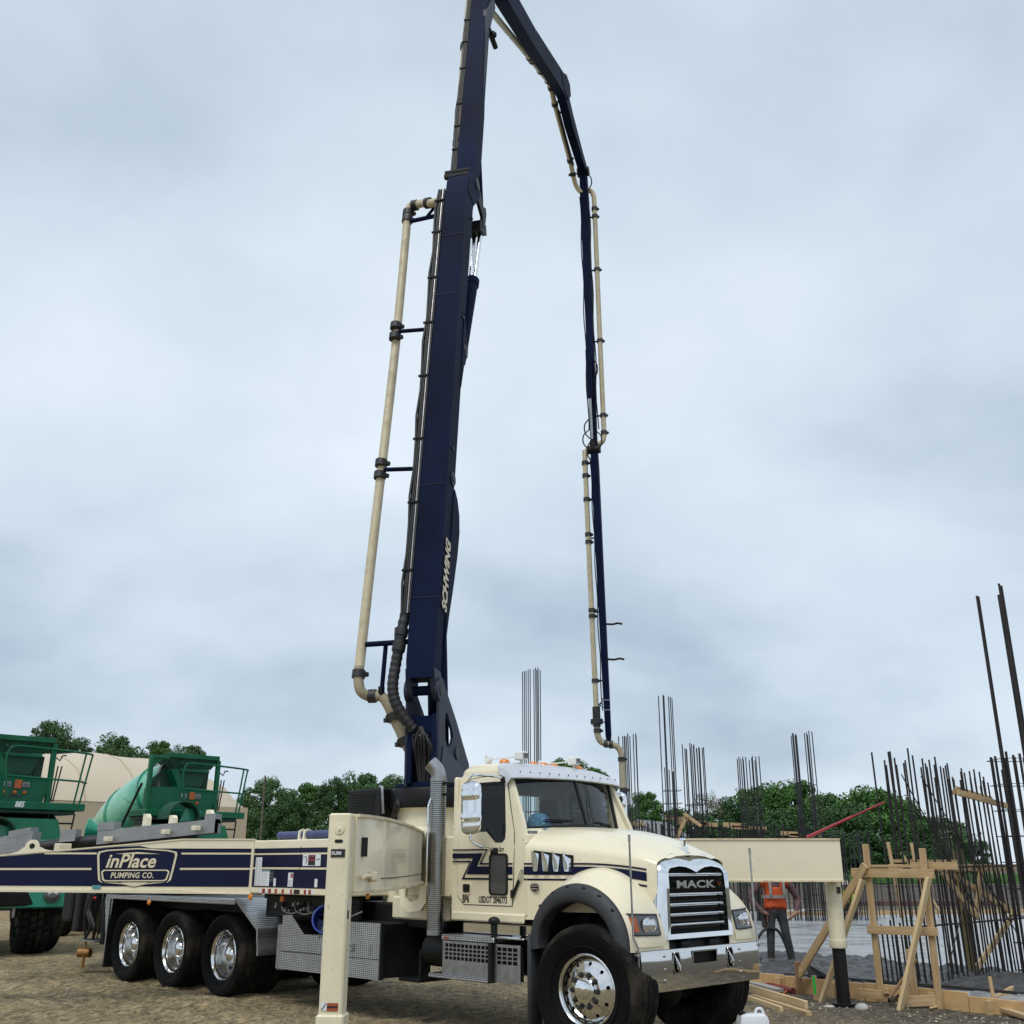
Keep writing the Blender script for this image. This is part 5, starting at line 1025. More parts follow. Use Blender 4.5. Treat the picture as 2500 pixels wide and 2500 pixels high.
for X, z, h_ in ((-5.22, 2.22, .14), (-4.66, 2.24, .2), (-5.62, 2.2, .18)): a = Vector((*loc(X, 16.35), 0)); m = MB(); m.prism([(a.x - .08, a.y, z - .1), (a.x + .08, a.y, z - .1), (a.x + .08, a.y, z + h_ * .7), (a.x + .03, a.y, z + h_), (a.x - .06, a.y, z + h_)], (.02, .06, 0)); P(m, 'hopper_lug', 'cream')
# ---- boom: works in the plane (s, z) through the slewing axis, l = sideways (+ = right)
def bp(s, l, z): return Vector((-3.5 - .5 * s + .866 * l, .866 * s + .5 * l, z))
def boom_sec(name, st, m='navy_boom'):
    """st: list of (back s, back z, front s, front z, half width)"""
    b = MB(); b.loft([[bp(a, -w_, c), bp(d, -w_, e_), bp(d, w_, e_), bp(a, w_, c)] for a, c, d, e_, w_ in st], True, True); return P(b, name, m, None, 25)
def bprism(pts, l0, l1): b = MB(); b.prism([bp(s, l0, z) for s, z in pts], bp(0, l1, 0) - bp(0, l0, 0)); return b
def pin(s, z, l0, l1, r, n=20): b = MB(); b.cyl(bp(s, l0, z), bp(s, l1, z), r, n=n); return b
def ringplate(pts, holes, l0, l1):
    return bprism(pts, l0, l1)
# turret: two cheek plates, front web, mid web
CH = [(-.62, 3.74), (-.60, 3.83), (-.51, 3.88), (-.41, 3.85), (-.34, 3.78), (-.17, 3.68), (.16, 3.43), (.45, 3.17), (.74, 2.92), (.68, 2.56), (-.52, 2.56), (-.55, 2.95), (-.56, 3.4)]
tur = None
for l0, l1 in ((.19, .225), (-.225, -.19)):
    # plate with a real slot: built as two bands around the slot
    H = [(-.30, 3.46), (-.24, 3.50), (-.18, 3.44), (-.02, 3.30), (.02, 3.20), (-.03, 3.12), (-.12, 3.07), (-.22, 3.07), (-.28, 3.14), (-.30, 3.25), (-.31, 3.32), (-.31, 3.38), (-.31, 3.42)]
    O_ = [(-.56, 3.60), (-.51, 3.88), (-.30, 3.78), (.16, 3.43), (.45, 3.17), (.74, 2.92), (.68, 2.56), (.05, 2.56), (-.52, 2.56), (-.54, 2.95), (-.55, 3.2), (-.56, 3.35), (-.56, 3.5)]
    b = MB(); b.plate([bp(s, l0, z) for s, z in O_], [bp(s, l0, z) for s, z in H], bp(0, l1, 0) - bp(0, l0, 0)); o = P(b, 'turret_cheek', 'navy_worn', None, 25)
    b = pin(-.49, 3.745, l0 - .004, l1 + .004, .155, 28); b.build('pivot_eye', 'navy_worn', o)
    b = bprism([(-.40, 3.05), (.40, 2.86), (.62, 2.70), (.66, 2.555), (-.53, 2.555)], l0 + (-.012 if l0 < 0 else .012), l1 + (-.012 if l0 < 0 else .012)); b.build('cheek_doubler', 'navy', o, 0)
    b = pin(.18, 3.03, l0 - .02, l1 + .02, .085, 24); b.build('cylinder_pin', 'clamp', o)
    b = pin(-.49, 3.745, l0 - .012, l1 + .012, .07, 24); b.build('pivot_pin', 'clamp', o)
b = bprism([(-.56, 3.42), (-.52, 3.42), (-.48, 3.2), (-.52, 3.2)], -.19, .19); P(b, 'turret_web', 'navy_boom')
for l in (-.19, .13): b = bprism([(-.56, 3.44), (-.50, 3.44), (-.46, 2.6), (-.55, 2.6)], l, l + .06); P(b, 'turret_post', 'navy_boom')
b = bprism([(-.30, 3.2), (.5, 2.9), (.55, 2.56), (-.3, 2.56)], -.18, .18); P(b, 'turret_core', 'dark_gap')
b = pin(-.49, 3.745, -.19, .19, .062, 24); P(b, 'pivot_shaft', 'navy_boom')
b = MB(); b.lathe([(.2, 2.54), (.52, 2.545), (.52, 2.60), (.45, 2.62), (.3, 2.63)], (-3.5, 0, 0), (0, 0, 1), 40); P(b, 'turret_base', 'navy_boom')
for k in range(14):
    rk = random.Random(k); l = -.15 + .3 * rk.random(); b = MB(); b.tube(smooth_path([bp(-.5, -.12 + .02 * k * .5, 3.36), bp(-.52 - .06 * rk.random(), l, 3.05 + .1 * rk.random()), bp(-.48, l * .8, 2.85), bp(-.45, l * .5, 2.62)], 5), .013, 6); P(b, 'hydraulic_hose', 'hose')
# section 1
def bs_(z):
    T_ = ((3.88, -.70), (4.1, -.685), (5.07, -.56), (6.9, -.34), (8.85, -.09), (10.0, .08), (11.8, .33), (12.3, .45))
    for (z0, a), (z1, c) in zip(T_, T_[1:]):
        if z <= z1: return a + (c - a) * (z - z0) / (z1 - z0)
s1 = boom_sec('boom_section', [(-.70, 3.88, -.42, 3.86, .175), (-.685, 4.1, -.425, 4.08, .192), (-.56, 5.07, -.30, 5.05, .197), (-.34, 6.9, -.01, 6.87, .197), (-.09, 8.85, .245, 8.82, .192), (.08, 10.0, .40, 9.97, .188), (.33, 11.8, .68, 11.75, .182), (.40, 12.15, .80, 12.1, .182), (.47, 12.28, .72, 12.3, .17)])
for l0, l1 in ((.13, .197), (-.197, -.13)):
    b = bprism([(-.69, 4.0), (-.44, 3.98), (-.38, 3.85), (-.38, 3.70), (-.43, 3.62), (-.52, 3.61), (-.60, 3.68), (-.66, 3.80)], l0, l1); b.build('boom_foot', 'navy_worn', s1)
for z in (4.95, 6.6, 9.85, 11.0):
    b = MB(); sb_ = bs_(z); b.bar(bp(sb_ - .003, -.19, z), bp(sb_ - .003, .19, z), .012, .014); b.build('weld_seam', 'navy_worn', s1)
# side plate fairing and lifting cylinder on the far side of section 1
fp_ = [(-.52, 3.4), (-.33, 4.4), (-.18, 5.0), (-.02, 5.5), (.10, 5.95), (.13, 6.25), (.10, 6.45), (-.02, 6.55), (-.20, 6.45), (-.26, 6.2), (-.40, 4.9)]
b = bprism([(-.33, 4.3), (-.20, 4.75), (-.02, 5.25), (.12, 5.7), (.19, 6.05), (.17, 6.3), (.08, 6.5), (-.05, 6.62), (-.10, 6.4), (-.30, 4.9)], -.10, .21); b.build('cylinder_cover', 'navy_boom', s1, 25)
b = MB(); b.cyl(bp(.12, .0, 3.05), bp(-.12, .0, 4.9), .135, n=24); P(b, 'lift_cylinder', 'navy_boom')
b = MB(); b.cyl(bp(-.12, 0, 4.9), bp(-.02, 0, 6.2), .06, n=16); P(b, 'lift_cylinder_rod', 'chrome')
for s, z, r in ((-.005, 6.75, .10), (.33, 9.0, .09)):
    b = pin(s - (.12 if z < 8 else 0), z, .17, .212, r, 24); bo = b.build('side_boss', 'navy_worn', s1); b = pin(s - (.12 if z < 8 else 0), z, .21, .222, r * .5, 16); b.build('boss_pin', 'clamp', bo)
b = bprism([(.16, 8.3), (.30, 8.75), (.45, 8.95), (.47, 9.1), (.40, 9.2), (.28, 9.6), (.22, 9.2)], .165, .205); b.build('bracket_plate', 'navy_boom', s1, 25)
for s, z in ((-.15, 7.25), (.22, 9.55), (.58, 11.55)): b = MB(); b.cyl(bp(s, .19, z - .05), bp(s, .212, z - .05), .028, n=12); b.build('plug', 'print_black', s1)
# maker's name along the side of section 1
ax_ = (bp(-.20, 0, 6.1) - bp(-.42, 0, 4.3)).normalized(); nr_ = (bp(0, 1, 0) - bp(0, 0, 0)).normalized(); up_ = nr_.cross(ax_)
TM = Matrix((ax_, up_, nr_)).transposed().to_4x4()
tp = bp(-.335, .216, 4.78); text('boom_lettering', 'SCHWING', .26, TM, 'print_cream', s1, tp, bold=.012, shear=.2, sx=.82)
# tip cylinder between section 1 and 2
b = MB(); b.cyl(bp(.50, .05, 8.9), bp(1.10, .05, 10.66), .105, n=24); b.cyl(bp(1.08, .05, 10.58), bp(1.115, .05, 10.70), .12, n=24); P(b, 'knuckle_cylinder', 'navy_boom')
for l in (-.05, .06): b = MB(); b.cyl(bp(1.10, .05 + l * .6, 10.66), bp(1.36, .05 + l, 11.80), .04, n=16); P(b, 'knuckle_rod', 'chrome')
b = bprism([(1.15, 11.68), (1.38, 11.72), (1.52, 11.80), (1.48, 11.97), (1.28, 11.95), (1.16, 11.88)], -.11, .17); P(b, 'knuckle_yoke', 'black_steel', None, 25)
for l0 in (-.16, .13): b = bprism([(.68, 12.32), (.80, 12.50), (.98, 12.45), (1.30, 12.22), (1.42, 12.28), (1.46, 12.18), (1.38, 11.85), (1.28, 11.8), (1.24, 12.0), (.95, 12.15), (.75, 12.18)], l0, l0 + .05); P(b, 'knuckle_link', 'black_steel', None, 25)
for l0 in (-.14, .11): b = MB(); b.bar(bp(1.40, l0, 12.2), bp(1.24, l0, 13.1), .05, .06, (1, 0, 0)); P(b, 'knuckle_strut', 'navy_boom')
b = bprism([(.38, 11.9), (.72, 11.85), (.90, 12.05), (1.05, 12.25), (.98, 12.42), (.80, 12.50), (.62, 12.42), (.44, 12.22)], -.19, .19); b.build('boom_head', 'navy_boom', s1, 25)
b = pin(.86, 12.36, -.21, .21, .10, 24); b.build('head_pin', 'clamp', s1)
b = MB(); b.bar(bp(.62, -.3, 12.42), bp(.62, .12, 12.42), .08, .07); b.bar(bp(.64, -.3, 12.52), bp(.64, .12, 12.52), .05, .05); P(b, 'knuckle_manifold', 'black_steel')
# section 2
s2 = boom_sec('boom_section', [(.80, 12.35, 1.05, 12.35, .12), (.82, 12.75, 1.14, 12.8, .155), (.86, 13.1, 1.20, 13.1, .16), (1.01, 14.15, 1.35, 14.15, .158), (1.07, 14.5, 1.37, 14.5, .155), (1.47, 16.95, 1.74, 16.95, .145), (1.55, 17.6, 1.85, 17.7, .145), (1.65, 18.3, 1.95, 18.3, .13)])
b = bprism([(1.25, 14.5), (1.42, 15.3), (1.55, 16.1), (1.72, 16.6), (1.98, 17.2), (1.85, 17.4), (1.4, 16.6)], .10, .165); b.build('side_rib', 'navy_worn', s2, 25)
b = MB(); b.cbox((-.05, -.05, -.05), (.05, .05, .05), .01, Matrix.Translation(bp(1.72, .2, 16.3))); b.cyl(bp(1.6, .15, 16.32), bp(2.05, .15, 16.32), .05, n=12); b.build('pipe_rest', 'black_steel', s2)
# section 3 and 4 (seen from below), joint above the picture
def along(p, q, up_q, dep, hw, ext=0): pass
s3 = boom_sec('boom_section', [(1.75, 18.15, 1.60, 18.5, .12), (2.4, 18.15, 2.25, 18.6, .15), (3.26, 18.50, 3.0, 18.95, .14), (5.57, 19.47, 5.35, 19.92, .13), (7.6, 20.42, 7.35, 20.9, .12), (8.75, 20.90, 8.6, 21.5, .12), (9.2, 21.0, 9.25, 21.75, .11)])
b = bprism([(8.3, 21.25), (9.0, 21.75), (9.45, 21.8), (9.55, 21.5), (9.2, 21.1), (8.7, 21.0)], -.13, .135); b.build('boom_head', 'navy_boom', s3, 25)
for s, z in ((5.4, 19.85), (6.6, 20.42)): b = MB(); b.cyl(bp(s, .12, z), bp(s, .14, z), .04, n=12); b.build('plug', 'print_black', s3)
s4 = boom_sec('boom_section', [(8.9, 20.95, 9.0, 21.5, .11), (9.8, 20.72, 9.9, 21.2, .115), (11.2, 20.68, 11.3, 21.0, .11), (11.75, 20.66, 11.85, 20.95, .11)])
# section 5 hanging down, section 6 below it
s5 = boom_sec('boom_section', [(11.75, 20.7, 11.98, 20.75, .10), (11.85, 19.8, 12.10, 19.8, .115), (12.10, 16.0, 12.34, 16.0, .10), (12.28, 12.5, 12.46, 12.5, .085), (12.30, 12.1, 12.44, 12.1, .08)])
s6 = boom_sec('boom_section', [(12.30, 12.3, 12.46, 12.3, .09), (12.34, 11.7, 12.54, 11.7, .10), (12.75, 8.35, 12.92, 8.35, .085), (13.05, 6.0, 13.18, 6.0, .08), (13.22, 4.75, 13.33, 4.75, .07), (13.26, 4.55, 13.33, 4.55, .05)])
for s, z, r in ((11.85, 20.75, .2), (12.36, 12.2, .16)):
    b = pin(s, z, -.17, .17, r * .7); P(b, 'boom_joint', 'black_steel')
b = MB(); b.cbox((-.08, -.11, -.16), (.08, .11, .16), .03, Matrix.Translation(bp(12.34, 0, 12.3))); P(b, 'joint_block', 'black_steel')
for k, (s_, l_, z_) in enumerate(((12.3, -.2, 12.5), (12.32, .16, 12.45), (12.28, -.12, 12.15), (12.3, .12, 14.6), (12.25, -.16, 12.8), (11.85, .17, 20.4), (11.8, -.17, 20.5))):
    b = MB(); b.tube(smooth_path([bp(s_, l_ * .5, z_ + .28), bp(s_ - .04, l_ * 1.3, z_ + .1), bp(s_, l_ * 1.35, z_ - .12), bp(s_ + .03, l_ * .6, z_ - .3)], 5), .018, 6); P(b, 'joint_hose', 'hose')
b = MB(); b.cyl(bp(11.95, -.02, 15.0), bp(12.08, -.02, 13.6), .075, n=16); P(b, 'fold_cylinder', 'navy_boom'); b = MB(); b.cyl(bp(12.08, -.02, 13.6), bp(12.22, -.02, 12.45), .035, n=14); P(b, 'fold_rod', 'steel')
for z, t_ in ((7.55, .02), (6.65, 0)):
    s = 12.86 + (8.35 - z) * .13; b = MB(); b.tube(smooth_path([bp(s, .05, z), bp(s, .25, z - .02), bp(s, .38, z + .0), bp(s, .5, z - .03)], 4), .028, 8); b.build('hose_hook', 'black_steel', s6)
for zz in (5.6, 5.35): b = MB(); b.bar(bp(13.05, -.09, zz), bp(13.05, .11, zz), .012, .02); b.build('tip_band', 'steel', s6)
# ---- delivery line
def dpipe(pts, r=.068, m='pipe_cream', n=5, name='delivery_pipe'):
    b = MB(); b.tube(smooth_path(pts, n), r, 18); return P(b, name, m, None, 60)
def clampring(p, t, r=.068, par=None, h=.05):
    b = MB(); t = Vector(t).normalized(); p = Vector(p); b.cyl(p - t * h, p + t * h, r + .022, n=18); u = t.orthogonal().normalized(); b.cbox((-.03, -.03, -.03), (.03, .03, .03), .008, Matrix.Translation(p + u * (r + .03))); return P(b, 'pipe_clamp', 'clamp')
pv = [bp(-.38, -.97, 4.02), bp(-.17, -.97, 5.45), bp(.45, -.97, 9.41), bp(.72, -.97, 11.83)]
P1 = dpipe([bp(-.37, -.97, 4.1), bp(-.34, -.97, 4.27), bp(-.17, -.97, 5.45), bp(.14, -.97, 7.4), bp(.45, -.97, 9.41), bp(.72, -.97, 11.86)], n=2)
dpipe([bp(-.37, -.97, 4.12), bp(-.385, -.965, 3.95), bp(-.37, -.93, 3.80), bp(-.30, -.85, 3.74), bp(-.27, -.74, 3.74), bp(-.26, -.66, 3.72), bp(-.24, -.58, 3.60), bp(-.2, -.52, 3.45), bp(-.17, -.44, 3.3), bp(-.15, -.36, 3.12), bp(-.12, -.2, 2.9)], m='pipe_worn', n=5)
dpipe([bp(.72, -.97, 11.84), bp(.735, -.97, 11.97), bp(.74, -.92, 12.06), bp(.72, -.82, 12.05), bp(.64, -.68, 12.0), bp(.52, -.46, 11.88), bp(.45, -.3, 11.85)], n=5)
tdir = bp(.72, 0, 11.83) - bp(-.17, 0, 5.45)
def on1(z): 
    a, c = (-.34, 4.27), (.72, 11.83); t = (z - a[1]) / (c[1] - a[1]); return a[0] + (c[0] - a[0]) * t
for z in (9.42, 9.62, 6.98, 7.18, 4.02, 11.78, 11.92): clampring(bp(on1(z), -.97, z), tdir)
clampring(bp(.725, -.85, 12.05), bp(0, 1, 0) - bp(0, 0, 0)); clampring(bp(.58, -.56, 11.94), bp(-.2, 1, -.15) - bp(0, 0, 0)); clampring(bp(-.28, -.80, 3.74), bp(.1, 1, 0) - bp(0, 0, 0)); clampring(bp(-.205, -.53, 3.47), bp(.1, .5, -1) - bp(0, 0, 0)); clampring(bp(-.155, -.38, 3.16), bp(.1, .5, -1) - bp(0, 0, 0))
def strut(z, dz=0, r=.032):
    b = MB(); s = on1(z); b.cyl(bp(s - .02, -.9, z), bp(s - .05, -.2, z + dz), r, n=12); return P(b, 'pipe_strut', 'navy_boom')
strut(9.5, -.06); strut(7.06, -.06); strut(11.72, .02, .036); so_ = strut(4.42, 0, .036)
b = MB(); b.cyl(bp(.66, -.62, 11.72), bp(.6, -.32, 12.02), .026, n=10); P(b, 'pipe_strut', 'navy_boom')
b = MB(); b.cyl(bp(-.33, -.62, 4.42), bp(-.31, -.66, 3.80), .03, n=12); P(b, 'pipe_strut', 'navy_boom'); b = MB(); b.cbox((-.035, -.035, -.06), (.035, .035, .06), .01, Matrix.Translation(bp(-.30, -.67, 3.80))); P(b, 'strut_clamp', 'black_steel')
# hydraulic lines beside section 1
def bs(z):
    T_ = ((3.88, -.70), (5.07, -.56), (8.85, -.09), (10.0, .08), (11.8, .33), (12.3, .45))
    for (z0, a), (z1, c) in zip(T_, T_[1:]):
        if z <= z1: return a + (c - a) * (z - z0) / (z1 - z0)
    return T_[-1][1]
b = MB(); b.loft([[bp(bs(z) + .02, -.19, z), bp(bs(z) + .02, -.325, z), bp(bs(z) + .10, -.325, z), bp(bs(z) + .10, -.19, z)] for z in (4.8, 6, 7.5, 8.85, 10, 11.8, 12.0)], True, True); P(b, 'line_tray', 'black_steel')
for k, l in enumerate((-.205, -.235, -.262, -.290, -.315)):
    b = MB(); rk = random.Random(k + 30); pts = []
    for q in range(18):
        z = 4.75 + (12.0 - 4.75) * q / 17; w_ = (.018 * math.sin(z * 5 + k) if k == 4 else .004); pts.append(bp(bs(z) - .01 + .012 * (k % 2), l + w_ * (1 if k == 4 else .4), z))
    b.tube(pts, .0125 if k != 4 else .016, 6); P(b, 'hydraulic_line', 'hose' if k != 1 else 'steel_grey')
for z in (5.35, 6.35, 7.35, 8.4, 9.35, 10.2, 11.1, 11.75): b = MB(); b.bar(bp(bs(z) - .012, -.19, z), bp(bs(z) - .012, -.35, z), .04, .03); P(b, 'line_clip', 'black_steel')
hp = [bp(-.50, -.27, 4.85), bp(-.56, -.30, 4.6), bp(-.60, -.33, 4.3), bp(-.62, -.36, 4.05), bp(-.66, -.37, 3.8), bp(-.66, -.33, 3.6), bp(-.62, -.22, 3.4), bp(-.56, -.10, 3.25)]
b = MB(); pp = smooth_path(hp, 12); b.tube(pp, [.068 + (.006 if (i // 2) % 2 else 0) for i in range(len(pp))], 16); P(b, 'hose_bundle', 'hose', None, 20)
for i in (16, 24): b = MB(); t = (pp[i + 1] - pp[i]).normalized(); b.cyl(pp[i] - t * .05, pp[i] + t * .05, .088, n=16); P(b, 'bundle_strap', 'hose')
b = MB(); b.cbox((-.04, -.04, -.09), (.04, .04, .09), .015, Matrix.Translation(bp(-.42, -.42, 4.52))); P(b, 'junction_box', 'black_plastic')
# lines beside section 2
def bs2(z): return .86 + (z - 13.1) * (1.47 - .86) / (16.95 - 13.1)
for k, l in enumerate((-.19, -.215, -.24, -.27)):
    b = MB(); b.tube([bp(bs2(z) + .05 + (.03 if k == 3 else 0) + .03 * math.sin(z * 4 + k) * (k == 3), l - (.03 if 13.6 < z < 14.2 else 0), z) for z in [12.5 + 5.6 * q / 20 for q in range(21)]], .0125, 6); P(b, 'hydraulic_line', 'hose')
for z in (13.2, 13.75, 14.3, 15.2, 15.9, 16.5): b = MB(); b.bar(bp(bs2(z) + .04, -.15, z), bp(bs2(z) + .04, -.285, z), .035, .03); P(b, 'line_clip', 'black_steel')
dpipe([bp(.86, -.26, 12.4), bp(1.2, -.30, 13.2), bp(1.5, -.30, 15.5), bp(1.78, -.29, 17.4), bp(1.9, -.28, 18.3)], n=3)
for z, s in ((13.6, 1.26), (16.0, 1.57)): clampring(bp(s, -.30, z), bp(.1, 0, 1) - bp(0, 0, 0), .07)
# line under section 3 and 4
dpipe([bp(3.2, -.30, 18.45), bp(4.2, -.30, 18.98), bp(6.5, -.30, 20.22), bp(8.6, -.28, 21.28)], n=3)
dpipe([bp(8.6, -.28, 21.28), bp(8.95, -.27, 21.28), bp(9.2, -.27, 21.15), bp(10.0, -.26, 20.95), bp(11.1, -.25, 20.70), bp(11.5, -.25, 20.55), bp(11.75, -.22, 20.3), bp(11.85, -.12, 20.12), bp(11.9, 0, 20.05)], n=4)
for p_, t in (((6.6, -.30, 20.27), (1, 0, .52)), ((6.85, -.30, 20.4), (1, 0, .52)), ((7.7, -.29, 20.83), (1, 0, .52)), ((8.55, -.28, 21.25), (1, 0, .5)), ((8.85, -.27, 21.28), (1, 0, -.2)), ((9.3, -.27, 21.12), (1, 0, -.2)), ((11.15, -.25, 20.68), (1, 0, -.3)), ((11.55, -.25, 20.5), (.7, 0, -.7))): clampring(bp(*p_), bp(*t) - bp(0, 0, 0))
for s, z in ((6.7, 20.3), (7.75, 20.85), (9.6, 21.0)): b = MB(); b.cyl(bp(s, -.28, z), bp(s, -.08, z + .12), .03, n=8); P(b, 'pipe_strut', 'black_steel')
for k in range(3): b = MB(); b.tube([bp(9.3, -.15 - .03 * k, 20.9), bp(10.3, -.16 - .03 * k, 20.75), bp(11.3, -.16 - .03 * k, 20.6)], .013, 6); P(b, 'hydraulic_line', 'hose')
# line beside section 5 (right), section 6 (left)
dpipe([bp(11.95, .02, 20.15), bp(11.98, .18, 20.15), bp(12.0, .25, 20.0), bp(12.03, .27, 19.6), bp(12.2, .27, 16.5), bp(12.42, .27, 13.0), bp(12.45, .27, 12.65), bp(12.44, .22, 12.45), bp(12.42, .10, 12.38)], n=4)
for z in (19.55, 19.3, 17.6, 15.4, 13.2, 12.7): clampring(bp(12.03 + (19.6 - z) * .06, .27, z), (0, 0, 1)); 
for z in (19.3, 17.6, 15.4, 13.2): b = MB(); s = 12.03 + (19.6 - z) * .06; b.cyl(bp(s, .27, z), bp(s, .05, z), .025, n=8); P(b, 'pipe_strut', 'black_steel')
dpipe([bp(12.38, -.02, 12.28), bp(12.38, -.16, 12.25), bp(12.38, -.24, 12.12), bp(12.39, -.26, 11.9), bp(12.78, -.27, 8.4), bp(13.14, -.27, 5.35)], n=4)
for z in (11.85, 11.5, 10.85, 9.9, 9.7, 7.9, 7.75, 6.1): clampring(bp(12.39 + (11.9 - z) * .1145, -.265, z), (0, 0, 1))
for z in (10.85, 9.8, 7.85, 6.1): b = MB(); s = 12.39 + (11.9 - z) * .1145; b.cyl(bp(s, -.26, z), bp(s, .0, z), .022, n=8); P(b, 'pipe_strut', 'black_steel')
for k, l in enumerate((-.14, .12)): b = MB(); b.tube([bp(12.0 + (19.6 - z) * .058, l + .02 * math.sin(z * 3 + k), z) for z in [20 - .4 * q for q in range(19)]], .016, 6); P(b, 'hydraulic_line', 'hose')
b = MB(); b.tube([bp(12.4 + (12 - z) * .118, -.12 + .015 * math.sin(z * 4), z) for z in [12 - .35 * q for q in range(20)]], .014, 6); P(b, 'hydraulic_line', 'hose')
# tip: swivel valve, elbows, drop pipe and rubber end hose
b = MB(); b.cyl(bp(13.13, -.27, 5.45), bp(13.16, -.27, 4.95), .10, n=16); b.cbox((-.14, -.10, -.07), (.14, .10, .07), .02, Matrix.Translation(bp(13.16, -.27, 5.08)) ); P(b, 'tip_valve', 'clamp')
dpipe([bp(13.16, -.27, 5.0), bp(13.17, -.26, 4.75), bp(13.2, -.18, 4.58), bp(13.25, -.02, 4.52), bp(13.3, .12, 4.50), bp(13.35, .24, 4.42), bp(13.37, .30, 4.25), bp(13.38, .31, 3.9), bp(13.38, .32, 3.3)], m='pipe_worn', n=5, r=.078)
for p_, t in (((13.17, -.26, 4.85), (0, 0, 1)), ((13.24, -.06, 4.53), (0, 1, 0)), ((13.28, .06, 4.51), (0, 1, 0)), ((13.37, .305, 4.15), (0, 0, 1)), ((13.38, .32, 3.4), (0, 0, 1))): clampring(bp(*p_), bp(*t) - bp(0, 0, 0), .078)
dpipe([bp(13.38, .32, 3.4), bp(13.38, .33, 3.0), bp(13.36, .36, 2.6), bp(13.3, .45, 2.2), bp(13.2, .56, 1.7), bp(13.1, .62, 1.0), bp(13.05, .64, .3)], r=.095, m='hose', n=5, name='end_hose')
for k in range(4): b = MB(); b.tube(smooth_path([bp(13.1, -.05, 5.7 - .1 * k), bp(13.1, -.15 - .03 * k, 5.5), bp(13.15, -.2, 5.2), bp(13.2, -.02, 5.0)], 4), .01, 5); P(b, 'tip_hose', 'hose')
